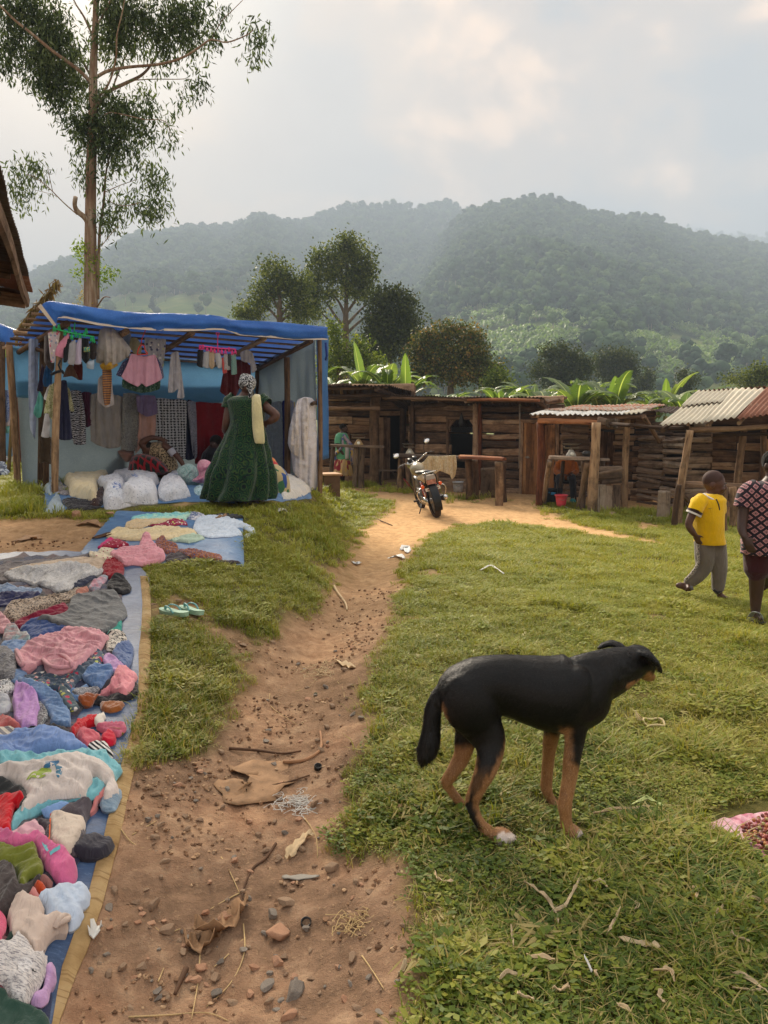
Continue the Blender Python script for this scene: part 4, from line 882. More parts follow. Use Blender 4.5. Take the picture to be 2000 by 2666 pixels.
 for px,y0,y1 in((1352,1040,1220),(1354,1040,1218),(1424,1038,1068),(1429,1038,1070)):MB().tube([P(px,y0,at(px,0,.7).y),P(px+1,(y0+y1)/2,at(px,0,.7).y),P(px-2,y1,at(px,0,.7).y)],.006,4).build('string',plain('grey_string',srgb(150,138,124),.9,.1,9,0),r)
 bag=MB();c=at(1214,zat(1214,1074),.2);bag.lathe(c,[(.012,0),(.02,-.05),(.05,-.14),(.075,-.24),(.06,-.30),(.02,-.33)],12,sc=(1,.6))
 tag(bag.build('plastic_bag',plain('black_plastic',srgb(28,28,30),.35,.2,12,.5,.01)),'black plastic bag hanging in the serving window of the long shop','bag')
 return at,zat
sh2_at,sh2_z=shop2()
#stall 3: low canopy with the bright iron roof
def shop3():
 r=thing('market_shed','low open shed with a bright corrugated roof edge and thick wooden posts','shed',(3.6,14.6,g1(3.6,14.6)))
 zb=g1(4,15)-.1;F_=[P(1378,1077,14.4),P(1442,1078,14.3),P(1508,1079,14.2),P(1574,1079,14.1),P(1622,1076,14.1),P(1672,1073,14.1)]
 Bk=[P(1494,1059,17.4),P(1545,1058,17.4),P(1595,1057,17.4),P(1650,1056,17.4),P(1695,1056,17.4),P(1736,1055,17.4)]
 mid=[a.lerp(b,.32)for a,b in zip(F_,Bk)]
 for i in range(5):
  sheet(r,F_[i],F_[i+1],mid[i+1],mid[i],IRON_WHITE if i<4 else IRON_PALE,lift=.0);sheet(r,mid[i]-(Bk[i]-mid[i])*.05,mid[i+1]-(Bk[i+1]-mid[i+1])*.05,Bk[i+1],Bk[i],IRON_MIX,lift=.02)
 sheet(r,P(1700,1072,15.4),P(1772,1078,15.0),P(1790,1062,17.2),P(1734,1057,17.4),IRON_DARK)
 pole(r,[P(1382,1084,14.5),P(1500,1085,14.35),P(1600,1086,14.2)],.035,.035,W_DARK,'beam');pole(r,[P(1400,1095,14.45),P(1490,1097,14.3),P(1578,1101,14.15)],.055,.05,W_RED,'beam');pole(r,[P(1500,1090,14.3),P(1676,1084,14.2)],.04,.04,W_DARK,'beam')
 for px in(1400,1470,1540,1610,1660):a=P(px,1083,14.4);pole(r,[a,Vector((a.x*1.2+.4,17.3,a.z+.08))],.03,.03,W_DARK,'rafter')
 def post(bx,by,pts,r0,r1,m,lab=None):b=G(bx,by);pole(r,[b-Vector((0,0,.2))]+[P(x,y,b.y+(o if o else 0))for x,y,o in pts],r0,r1,m,'post',10,label=lab)
 post(1405,1316,[(1410,1200,0),(1408,1098,0)],.085,.075,W_RED,'reddish post with peeling bark');post(1438,1283,[(1444,1200,0),(1449,1100,0)],.09,.06,W_DARK)
 post(1543,1334,[(1545,1250,0),(1550,1180,0),(1553,1100,0)],.09,.075,W_POLE,'thick front post of bare knotted wood');post(1626,1323,[(1628,1210,0),(1633,1092,0)],.065,.06,W_POLE)
 post(1500,1275,[(1502,1180,0),(1506,1100,0)],.05,.05,W_DARK)
 plank(r,P(1556,1095,14.0),P(1580,1100,14.0),.13,.03,W_GREY)
 d=16.3;zt=P(1600,1075,d).z;wall(r,XY(1462,d),XY(1530,d-.1),zb,zt,.13,W_GREY,wob=.2,th=.05);wall(r,XY(1596,d-.6),XY(1700,d-.8),zb,zt,.13,W_DARK,wob=.2,breaks=(.5,),th=.05)
 wall(r,XY(1530,d),XY(1600,d-.1),zb,zt,.2,W_DARK,holes=[(.42,.95,P(1500,1212,d).z,P(1500,1122,d).z)])
 dark_blocker(r,XY(1474,d+2.4),XY(1698,d+1.9),zb,zt)
 sd=thing_child('shutter',r)
 for i in range(4):plank(sd,XY(1566+i*8.5,d-.1,P(1500,1212,d).z),XY(1566+i*8.5,d-.1,P(1500,1124,d).z),.066,.02,W_DARK,up=(1,0,0),wob=.03)
 wall(r,XY(1462,d),XY(1476,d+2.6),zb,zt,.25,W_DARK,wob=.06);wall(r,XY(1476,d+2.6),XY(1700,d+2),zb,zt,.3,W_DARK,wob=.05)
 wall(r,XY(1664,15.4),XY(1782,14.2),zb-.05,P(1700,1150,14.8).z,.105,W_GREY,wob=.28,th=.07,tilt=.02,breaks=(.55,))
 wall(r,XY(1690,15.5),XY(1846,14.6),P(1700,1156,14.8).z,P(1700,1108,14.8).z,.085,W_GREY,wob=.2,th=.04,breaks=(.4,.75))
 for(a,b)in(((1641,1107),(1792,1115)),((1580,1104),(1645,1108))):pole(r,[P(*a,14.1),P(*b,13.2)],.035,.035,W_POLE,'beam')
 pole(r,[P(1676,1084,14.1),P(1718,1152,14.6)],.045,.04,W_POLE,'brace')
 for(a,b,h)in(((1560,1222),(1620,1222),.13),((1558,1240),(1622,1236),.13),((1564,1256),(1620,1250),.1)):plank(r,P(*a,14.0),P(*b,14.0),h,.03,W_GREY)
 plank(r,P(1560,1234,13.85),P(1622,1222,13.85),.06,.03,W_GREY)
 for i in range(3):plank(r,P(1563+i*20,1336-i*3,13.9),P(1566+i*20,1264,13.95),.14,.03,W_GREY,up=(1,0,0),wob=.05)
shop3()
#stall 4: right shed with the slanted patchwork roof
def shop4():
 r=thing('market_shed','right shed of dark boards under a slanted roof of pale and rusty iron sheets','shed',(6.3,13.6,g1(6.3,13.6)));zb=g1(6.5,14)-.1
 f=[P(1716,1109,12.3),P(1832,1098,12.25),P(1916,1089,12.2),P(2006,1081,12.15),P(2100,1074,12.1),P(2200,1066,12.1)];b=[P(1818,1021,15.2),P(1913,1015,15.2),P(1996,1010,15.15),P(2072,1005,15.1),P(2150,1000,15.1),P(2240,996,15.1)]
 m=[x.lerp(y,.52)for x,y in zip(f,b)];ms=[IRON_PALE,IRON_PALE,IRON_RUST,IRON_RUST,IRON_MIX]
 for i in range(5):
  if i==0:sheet(r,f[0],f[1],m[1],m[0],IRON_PALE,lift=0);sheet(r,m[0]-(b[0]-m[0])*.04,m[1]-(b[1]-m[1])*.04,b[1],b[0],IRON_PALE,lift=.03)
  else:sheet(r,f[i],f[i+1],b[i+1],b[i],ms[i],lift=.015*(i%2))
 for i in range(5):q0,q1=b[i],b[i+1];sheet(r,q0+Vector((0,-.05,.02)),q1+Vector((0,-.05,.02)),q1+Vector((.5,2.6,-.7)),q0+Vector((.4,2.6,-.7)),IRON_RUST)
 pole(r,[P(1796,1119,12.35),P(1900,1117,12.3),P(2010,1110,12.3),P(2150,1104,12.3)],.045,.04,W_POLE,'beam');pole(r,[P(1856,1133,12.6),P(1935,1130,12.5),P(2040,1131,12.5)],.03,.03,W_POLE,'beam')
 for i in range(6):a=f[i]+Vector((.1,.1,-.08));pole(r,[a,b[i]+Vector((0,0,-.08))],.035,.035,W_DARK,'rafter')
 def post(bx,by,pts,r0,r1,mm):g=G(bx,by);pole(r,[g-Vector((0,0,.2))]+[P(x,y,g.y)for x,y in pts],r0,r1,mm,'post',10)
 post(1764,1366,[(1775,1255),(1786,1190),(1797,1120)],.065,.055,W_POLE);post(1914,1360,[(1922,1240),(1938,1118)],.065,.055,W_POLE);post(2050,1360,[(2050,1240),(2050,1112)],.08,.07,W_POLE);post(1992,1330,[(1990,1240),(1988,1120)],.06,.05,W_DARK)
 post(1846,1318,[(1846,1240),(1846,1140)],.05,.05,W_DARK)
 d=14.3;wall(r,XY(1786,d),XY(1850,d),zb,P(1900,1140,d).z,.12,W_GREY,wob=.15);wall(r,XY(1850,d+.35),XY(1982,d+.2),zb,P(1900,1125,d).z,.18,W_DARK,wob=.16,breaks=(.5,),tilt=.01);wall(r,XY(2010,d+.2),XY(2200,d),zb,P(1900,1125,d).z,.2,W_DARK)
 plank(r,XY(1985,d+.1,zb),XY(1985,d+.1,P(1900,1140,d).z),.1,.05,W_DARK,up=(1,0,0),name='door_frame',wob=.03);dr=thing_child('door',r)
 for i in range(3):plank(dr,XY(1992+i*11,d+.2,zb),XY(1992+i*11,d+.2,P(1900,1145,d).z),.09,.02,W_DOOR,up=(1,0,0),wob=.03)
 wall(r,XY(1786,d),XY(1800,d+2.8),zb,P(1900,1110,d).z,.2,W_DARK);wall(r,XY(1800,d+2.9),XY(2200,d+2.8),zb,P(1900,1110,d).z,.3,W_DARK,wob=.05)
 dark_blocker(r,XY(1690,17.3),XY(1800,16.95),zb,P(1900,1112,17).z);dark_blocker(r,XY(1800,d+2.7),XY(2200,d+2.6),zb,P(1900,1112,d).z)
 pl=plank(r,P(1762,1257,12.3),P(1955,1268,12.1),.20,.05,W_POLE,up=(0,1,.25),name='counter_slab')
 for bx,by,tx,ty,q in((1884,1388,1886,1268,.065),(1906,1372,1908,1268,.06),(1800,1330,1772,1276,.04),(1755,1372,1768,1262,.05)):g=G(bx,by);pole(r,[g-Vector((0,0,.1)),P(tx,ty,g.y)],q,q*.9,W_POLE,'prop')
 pole(r,[P(1770,1281,12.2),P(1806,1322,12.6)],.035,.035,W_POLE,'brace')
shop4()
#benches and tables
def table_row():
 r=thing('log_counter','long rough log counter on round legs in front of the long wooden shop','table',G(1150,1300))
 L0=G(1042,1279);L1=G(1221,1302);L2=G(1300,1316);zt=lambda p,y:P(1000,y,p.y).z
 a=P(1030,1186,L0.y);m=P(1222,1192,L1.y);b=P(1308,1196,L2.y)
 for off in(0,.14,.28):plank(r,a+Vector((.0,off,0)),m+Vector((.05,off,0)),.13,.05,W_LOG,up=(0,1,0),wob=.05,name='top_board')
 for off in(-.02,.13,.27):plank(r,m+Vector((-.15,off,.01)),b+Vector((.03,off,0)),.14,.05,W_RED,up=(0,1,0),wob=.05,name='top_board')
 for p,y,q in((L0,1192,.075),(L1,1198,.075),(L2,1202,.085)):pole(r,[p-Vector((0,0,.1)),Vector((p.x+(.03 if p is L0 else-.02),p.y,zt(p,y)))],q,q,W_POLE,'leg')
 for px,py,ty,q in((1240,1298,1198,.07),(1136,1285,1192,.08),(1316,1308,1202,.05),(1064,1270,1190,.05)):p=G(px,py);pole(r,[p-Vector((0,0,.1)),Vector((p.x-.05,p.y,zt(p,ty)))],q,q,W_DARK,'leg')
 pole(r,[a+Vector((-.06,-.05,.0)),a+Vector((.4,-.05,.0))],.05,.045,W_LOG,'cross_log')
 s=thing('log_stump','thick dark upright log standing under the right end of the log counter','log',G(1276,1293));p=s.location
 pole(s,[p-Vector((0,0,.05)),p+Vector((0,0,.62))],.22,.21,W_LOG,'log',14)
 s=thing('tree_stump','grey weathered tree stump standing in the grass before the slab wall','stump',G(1727,1350));p=s.location
 pole(s,[p-Vector((0,0,.1)),p+Vector((0,0,.25)),p+Vector((.0,0,.475))],.115,.11,W_GREY,'stump',12)
table_row()
def porch_table():
 r=thing('log_counter','rough porch counter left of the doorway of the leftmost shop','table',G(930,1262));d=18.3
 for i in range(2):plank(r,P(862,1160,d+i*.16),P(998,1164,d+i*.16),.14,.045,W_LOG,up=(0,1,0),name='top_board',wob=.06)
 for px,py,q in((943,1262,.08),(927,1258,.06),(868,1256,.05)):p=G(px,py);p.y=min(p.y,d+.1);pole(r,[Vector((p.x,d+.05,g1(p.x,d)-.1)),P(px,1164,d+.05)],q,q,W_LOG,'leg')
 r=thing('low_bench','low wooden bench before the dark doorway with a slanting prop','bench',G(1010,1262));d=18.9
 plank(r,P(985,1224,d),P(1035,1225,d),.18,.03,W_LOG,up=(0,1,0),name='seat');pole(r,[P(1018,1226,d),P(1038,1245,d)],.03,.03,W_LOG,'leg');pole(r,[P(992,1226,d),Vector((P(992,1226,d).x,d,g1(0,d)-.05))],.03,.03,W_LOG,'leg');pole(r,[P(1034,1226,d+.1),Vector((P(1034,1226,d).x,d+.1,g1(0,d)-.05))],.03,.03,W_LOG,'leg')
 r=thing('log_counter','small slab counter on slanting legs under the bright iron roof','table',G(1480,1310));
 a=G(1415,1312);b=G(1507,1322);d=13.95
 for i in range(3):plank(r,P(1428,1191,d+i*.14),P(1540,1195,d+i*.14),.13,.05,W_GREY,up=(0,1,0),name='top_board',wob=.05)
 pole(r,[a-Vector((0,0,.1)),P(1432,1198,d)],.045,.05,W_GREY,'leg');pole(r,[b-Vector((0,0,.1)),P(1531,1202,d)],.06,.06,W_GREY,'leg');pole(r,[P(1467,1200,d+.3),P(1458,1270,d+.3)],.035,.03,W_LOG,'leg')
 p=P(1520,1200,d+.4);pole(r,[Vector((p.x,p.y,g1(p.x,p.y)-.1)),p],.05,.05,W_LOG,'leg')
 r=thing('log_counter','short slab counter right of the thick post in the low shed','table',G(1575,1330));d=14.2
 plank(r,P(1558,1196,d),P(1585,1197,d),.2,.04,W_GREY,up=(0,1,0),name='top_board');pole(r,[Vector((P(1570,1200,d).x,d,g1(4,d)-.1)),P(1570,1200,d)],.045,.045,W_GREY,'leg')
porch_table()
#weighing scales on the counters
ENAMEL=plain('cream_enamel',srgb(196,186,162),.4,.12,14,.1);PAN=plain('scale_pan',srgb(140,130,116),.35,.12,12,.1,metal=.6);DIAL=plain('scale_dial',srgb(226,222,208),.4,.04,12,0)
def scale(p,s,label,m=ENAMEL):
 r=thing('weighing_scale',label,'scale',p,'weighing scales on the shop counters');p=Vector(p)
 MB().lathe(p,[(.09*s,0),(.10*s,.015*s),(.085*s,.05*s),(.05*s,.10*s),(.04*s,.125*s),(.01,.13*s)],16,sc=(1,.8)).build('body',m,r)
 MB().tube([p+Vector((-.13*s,0,.19*s)),p+Vector((-.125*s,0,.16*s)),p+Vector((.125*s,0,.16*s)),p+Vector((.13*s,0,.19*s))],.012*s,6).tube([p+Vector((0,0,.12*s)),p+Vector((0,0,.165*s))],.015*s,6).build('cradle',PAN,r)
 MB().lathe(p+Vector((0,0,.205*s)),[(.02,0),(.12*s,.008),(.17*s,.03*s),(.175*s,.032*s),(.12*s,.014),(.01,.006)],20,sc=(1,.75)).build('pan',PAN,r)
 MB().lathe(p+Vector((0,-.07*s,.055*s)),[(.035*s,0),(.035*s,.008)],14,rot=Euler((math.pi/2-.4,0,0)).to_matrix()).build('dial',DIAL,r)
scale(P(934,1160,18.35),1.15,'weighing scale with tan body on the porch counter left of the doorway',plain('tan_enamel',srgb(170,140,96),.5,.12,14,.1))
scale(P(1067,1183,L0y:=G(1042,1279).y+.1),1.05,'weighing scale with cream cone body on the left end of the long log counter')
scale(P(1487,1189,14.05),1.0,'grey weighing scale on the slab counter under the bright roof',plain('grey_enamel',srgb(176,172,162),.4,.12,14,.1))
mb=MB();c=P(1528,1189,14.1);mb.lathe(c,[(.05,0),(.085,.03),(.09,.07),(.06,.10),(.05,.11)],14);tag(mb.build('cooking_pot',plain('sooty_pot',srgb(70,68,66),.5,.2,10,.2,metal=.4)),'small sooty cooking pot beside the grey scale','pot')
#building at the left edge: eave and post seen close by
def eave():
 h0=2.62;a=Vector((-1.02,1.75,h0));b=P(73,800,7.55);b=Vector((b.x,b.y,h0));r=thing('shop_building','dark brown shop roof edge jutting in at the left edge of the picture','building',(-3.8,7.4,g1(-3.8,7.4)))
 dr=(b-a).normalized();out=Vector((-dr.y,dr.x,0));out=out if out.x<0 else-out
 fw=wood_mat('fascia_wood',[(.30,srgb(70,52,42)),(.45,srgb(110,86,70)),(.6,srgb(146,120,100)),(.72,srgb(176,152,132))])
 plank(r,a,b,.14,.03,fw,.03,10,'fascia_board',taper=.02);plank(r,b+Vector((0,0,.0)),b+out*1.6+Vector((0,0,.18)),.16,.04,fw,.03,6,'fascia_board')
 up=Vector((0,0,.30));N=7
 for i in range(N):
  p0=a.lerp(b,i/N);p1=a.lerp(b,(i+1)/N);z=Vector((0,0,.085));sheet(r,p0-out*.05+z,p1-out*.05+z,p1+out*2.4+z+up,p0+out*2.4+z+up,IRON_DARK if i<N-1 else IRON_RUST,amp=.014)
 for q in(.25,.62,1.05,1.5):pole(r,[a+out*q+Vector((0,0,-.02+q*.12)),b+out*q+Vector((0,0,-.02+q*.12))],.045,.045,W_DARK,'purlin',6)
 for t in(.12,.4,.7,.96):p=a.lerp(b,t);plank(r,p+out*.02+Vector((0,0,-.05)),p+out*2.2+Vector((0,0,.18)),.12,.05,W_DARK,.03,4,'rafter')
 w0=Vector((-3.0,1.9,0));w1=Vector((-5.2,7.6,0));wall(r,w0,w1,-.1,h0+.2,.25,W_DARK,wob=.03,breaks=(.5,))
eave()
#FABRIC MATERIALS
def fab(name,base,pat=None,rough=.9,sheen=.25,scale=1.0,c2=None,c3=None,bump=.35,trans=.0):
 if name in _M:return _M[name]
 b=NB(name);v=b.obj();base=srgb(base)if isinstance(base,str)else base;c2=srgb(c2)if isinstance(c2,str)else c2;c3=srgb(c3)if isinstance(c3,str)else c3
 n=b.noise(v,7,4,.6);c=b.ramp(n,[(.3,tuple(x*.86 for x in base)),(.7,tuple(min(1,x*1.10)for x in base))]);s=scale
 if pat=='heather':c=b.mix(b.ramp(b.noise(b.map(v,(30*s,150*s,30*s)),2.5,3,.7),[(.50,.0),(.58,.8)]),c,c2)
 elif pat=='leopard':
  d=b.vor(b.map(v,(1,1,1)),62*s);d2=b.noise(v,90*s,2);k=b.math('ADD',d,b.math('MULTIPLY',d2,.5));c=b.mix(b.ramp(k,[(.42,0),(.5,1),(.68,1),(.74,0)]),c,c2)
 elif pat=='zebra':c=b.mix(b.ramp(b.wave(v,9*s,9,3,1.6,d='Z'),[(.45,0),(.5,1)]),c,c2)
 elif pat=='floral':
  cell=b.vor(v,24*s,out='Color');dd=b.vor(v,24*s);k=b.ramp(b.math('ADD',dd,b.math('MULTIPLY',b.noise(v,50*s,3),.35)),[(.50,1),(.56,0)]);h=b.sep(cell)[0]
  pc=b.ramp(h,[(.0,c2),(.3,c2),(.34,c3),(.62,c3),(.66,srgb('#c8cf74')),(.85,srgb('#e9e4dc'))],'CONSTANT');c=b.mix(k,c,pc)
 elif pat=='damask':
  m=b.math('ADD',b.wave(v,3.3*s,0,0,1,'BANDS','X'),b.wave(v,3.3*s,0,0,1,'BANDS','Z'));w=b.noise(v,22*s,3,.6,1.2);c=b.mix(b.ramp(b.math('ADD',b.math('MULTIPLY',m,.28),w),[(.70,0),(.74,1)]),c,c2)
 elif pat=='leafy':w=b.noise(v,26*s,3,.5,2.0);c=b.mix(b.ramp(w,[(.46,0),(.48,1),(.52,1),(.54,0)]),c,c2)
 elif pat=='plaid':
  x=b.ramp(b.wave(v,2.3*s,.4,1,1,d='X'),[(.80,0),(.86,1)]);z=b.ramp(b.wave(v,2.3*s,.4,1,1,d='DIAGONAL'),[(.80,0),(.86,1)]);c=b.mix(b.math('MAXIMUM',x,z),c,c2)
 elif pat=='stripe':c=b.mix(b.ramp(b.wave(v,18*s,.6,1,1,d='DIAGONAL'),[(.48,0),(.52,1)]),c,c2)
 elif pat=='hstripe':c=b.mix(b.ramp(b.wave(v,14*s,.2,1,1,d='Z'),[(.48,0),(.52,1)]),c,c2)
 elif pat=='kitenge':
  d=b.vor(v,9*s,'F1',.9);r=b.ramp(b.math('FRACT',b.math('MULTIPLY',d,4.5)),[(0,c2),(.35,c2),(.4,c3),(.7,c3),(.75,base)],'CONSTANT');c=b.mix(b.ramp(b.noise(v,30*s,2),[(.38,.15),(.55,1)]),c,r)
 elif pat=='blotch':
  cell=b.vor(b.map(v,(1,1,.5)),13*s,out='Color');h=b.sep(cell)[0];c=b.ramp(h,[(0,base),(.35,c2),(.55,c3),(.75,base),(.88,c2)],'CONSTANT')
 elif pat=='tiedye':c=b.mix(b.ramp(b.noise(v,6*s,3,.6,1.0),[(.4,0),(.6,1)]),c,c2)
 elif pat=='diamond':
  uu=b.map(v,(11*s,11*s,11*s),(0,0,0),(0,R(45),0));ss=b.sep(uu);fx=b.math('ABSOLUTE',b.math('SUBTRACT',b.math('FRACT',ss[0]),.5));fz=b.math('ABSOLUTE',b.math('SUBTRACT',b.math('FRACT',ss[2]),.5))
  m=b.math('MAXIMUM',fx,fz);c=b.mix(b.ramp(m,[(.0,0),(.08,0),(.09,1),(.14,1),(.15,0),(.19,0),(.20,1),(.31,1),(.32,0)],'CONSTANT'),c,c2)
 elif pat=='lace':c=b.mix(b.ramp(b.vor(v,55*s),[(.25,.0),(.4,.45)]),c,c2)
 elif pat=='dots':c=b.mix(b.ramp(b.vor(v,34*s),[(.20,1),(.26,0)]),c,c2)
 elif pat=='denim':c=b.mix(b.ramp(b.noise(b.map(v,(1,6,1)),16*s,4,.7),[(.42,0),(.7,.7)]),c,c2)
 b.col(c);b.rough(rough);b.set(Sheen_Weight=sheen,Sheen_Roughness=.5,Specular_IOR_Level=.15)
 wv=b.noise(v,260,2,.5);wr=b.math('ABSOLUTE',b.math('SUBTRACT',b.noise(b.map(v,(1,.45,.45),rot=(0,0,.6)),15,3,.5,1.6),.5));b.bump(b.math('ADD',b.math('MULTIPLY',wv,.10),b.math('MULTIPLY',wr,2.2)),min(1,bump*1.7),.014)
 if trans:b.translucent(c,trans)
 _M[name]=b.m;return b.m
def tarp_mat(name,a,c,wear,trans=.35,rough=.42):
 b=NB(name);v=b.obj();n=b.noise(v,1.6,5,.65);n2=b.noise(b.map(v,(1,8,8)),9,4,.7,.4);k=b.ramp(b.math('ADD',b.math('MULTIPLY',n,.6),b.math('MULTIPLY',n2,.4)),[(.40,0),(.66,1)])
 cc=b.mix(k,a,c);cc=b.mix(b.ramp(n2,[(.60,0),(.74,.55)]),cc,wear);b.col(cc);b.rough(rough);b.set(Specular_IOR_Level=.4)
 cr=b.noise(v,5,5,.7,1.5);b.bump(b.math('ADD',cr,b.math('MULTIPLY',b.noise(v,240,1),.08)),.5,.02)
 if trans:b.translucent(b.mix(.35,cc,(.7,.8,.85)),trans)
 return b.m
T_BLUE=tarp_mat('blue_tarpaulin',srgb(38,104,192),srgb(66,136,220),srgb(150,188,228),.45,.36)
T_BACK=tarp_mat('sky_blue_tarpaulin',srgb(88,148,186),srgb(112,170,204),srgb(160,196,218),.6,.5)
T_TEAL=tarp_mat('dull_teal_tarpaulin',srgb(124,134,140),srgb(150,158,162),srgb(170,176,178),.5,.6)
T_SIDE=tarp_mat('worn_blue_tarpaulin',srgb(44,98,156),srgb(66,126,184),srgb(120,160,196),.3,.5)
T_FLOOR=tarp_mat('floor_tarpaulin',srgb(44,66,100),srgb(72,100,140),srgb(128,148,172),0,.55)
T_FLOOR2=tarp_mat('small_floor_tarpaulin',srgb(66,100,140),srgb(98,136,176),srgb(150,176,200),0,.5)
T_PALE=tarp_mat('pale_tarpaulin',srgb(150,166,176),srgb(186,198,204),srgb(210,214,216),.15,.5)
HEM=fab('cream_hem','#d2c4b4',bump=.3);T_OUT=tarp_mat('silver_tarpaulin',srgb(120,132,156),srgb(160,168,184),srgb(200,204,210),.3,.5)
def burlap():
 b=NB('woven_strip');v=b.obj();n=b.noise(v,5,5,.65);a=b.wave(v,150,1,1,1,d='X');c_=b.wave(v,150,1,1,1,d='Y');w=b.math('MULTIPLY',a,c_)
 c=b.ramp(n,[(.3,srgb(150,118,74)),(.5,srgb(196,164,114)),(.7,srgb(216,190,146))]);c=b.mix(b.ramp(w,[(.0,.35),(.4,0)]),c,srgb(120,92,58));c=b.mix(b.ramp(b.noise(b.map(v,(1,26,1)),3,3),[(.56,0),(.64,.6)]),c,srgb(126,94,56));b.col(c);b.rough(.9);b.bump(b.math('ADD',w,b.noise(v,20,3)),.5,.01);return b.m
BURLAP=burlap()
#CLOTH LYING ON THE GROUND
from mathutils.geometry import delaunay_2d_cdt
class Pile:
 def __init__(s,x0,x1,y0,y1,res):
  s.x0,s.y0,s.res=x0,y0,res;s.nx=int((x1-x0)/res);s.ny=int((y1-y0)/res)
  gx=x0+(np.arange(s.nx)+.5)*res;gy=y0+(np.arange(s.ny)+.5)*res;s.X,s.Y=np.meshgrid(gx,gy);s.H=gz(s.X.ravel(),s.Y.ravel()).reshape(s.X.shape)
  s.G=s.H.copy()
 def at(s,x,y,A=None):
  A=s.H if A is None else A
  fx=np.clip((np.asarray(x)-s.x0)/s.res-.5,0,s.nx-1.001);fy=np.clip((np.asarray(y)-s.y0)/s.res-.5,0,s.ny-1.001);i=fx.astype(int);j=fy.astype(int);u=fx-i;v=fy-j
  return(A[j,i]*(1-u)+A[j,i+1]*u)*(1-v)+(A[j+1,i]*(1-u)+A[j+1,i+1]*u)*v
 def blur(s,k):
  A=s.H.copy()
  for _ in range(k):
   B=np.pad(A,1,'edge');A=(B[1:-1,1:-1]*2+B[:-2,1:-1]+B[2:,1:-1]+B[1:-1,:-2]+B[1:-1,2:])/6
  return np.maximum(A,s.H*.35+A*.65)
 def hit(s,px,py,extra=.0):
  r=ray(px,py);ts=np.linspace(.5,22,2600);x=r.x*ts;y=r.y*ts;z=CAM_H+r.z*ts;ins=(x>s.x0)&(x<s.x0+s.nx*s.res)&(y>s.y0)&(y<s.y0+s.ny*s.res)
  h=np.where(ins,s.at(x,y),hz(x,y))+extra;hitm=(z-h<0)|(y>s.y0+s.ny*s.res-.1);i=int(np.argmax(hitm));i=max(i,1);t=ts[i];return r.x*t,r.y*t
def smooth_poly(pts,sub=3,amt=1.0):
 n=len(pts);out=[]
 for i in range(n):
  p0,p1,p2,p3=(np.array(pts[(i+k)%n],float)for k in(-1,0,1,2))
  for k in range(sub):
   t=k/sub;out.append(amt*.5*(2*p1+(p2-p0)*t+(2*p0-5*p1+4*p2-p3)*t*t+(3*p1-p0-3*p2+p3)*t**3)+(1-amt)*(p1+(p2-p1)*t))
 return out
def fill(poly,step,rg):
 P2=[];n=len(poly)
 for i in range(n):
  a=poly[i];b=poly[(i+1)%n];m=max(1,int(np.hypot(*(b-a))/step))
  for k in range(m):P2.append(a+(b-a)*k/m)
 P2=np.array(P2);nb=len(P2);lo=P2.min(0);hi=P2.max(0);gx=np.arange(lo[0],hi[0],step);gy=np.arange(lo[1],hi[1],step*.87);X,Y=np.meshgrid(gx,gy);X=X+(np.arange(len(gy))%2)[:,None]*step*.5
 X=X.ravel()+rg.uniform(-.12,.12,X.size)*step;Y=Y.ravel()+rg.uniform(-.12,.12,Y.size)*step;d=sdist(X,Y,P2);k=d<-step*.45;Q=np.concatenate([P2,np.stack([X[k],Y[k]],-1)])
 r=delaunay_2d_cdt([Vector(q)for q in Q],[(i,(i+1)%nb)for i in range(nb)],[],1,1e-6)
 V=np.array([v[:]for v in r[0]]);return V,[tuple(f)for f in r[2]],P2
def folds(x,y,th,lam,seed,sharp=1.4):
 c,s=math.cos(th),math.sin(th);u=(x*c+y*s)/lam;v=(-x*s+y*c)/lam
 w=.9*fbm(u*.35+seed,v*.35,seed,2);n=pn(u+w*1.3,v*.15+seed*3.1+w*.6,seed);a=(1-np.clip(np.abs(n)*2.3,0,1))**1.25
 n2=pn(u*1.9-w*1.5,v*.35+seed,seed+5);b=(1-np.clip(np.abs(n2)*2.4,0,1))**1.2;return a*1.15-.22,b*1.4-.25
cloth_ct=0
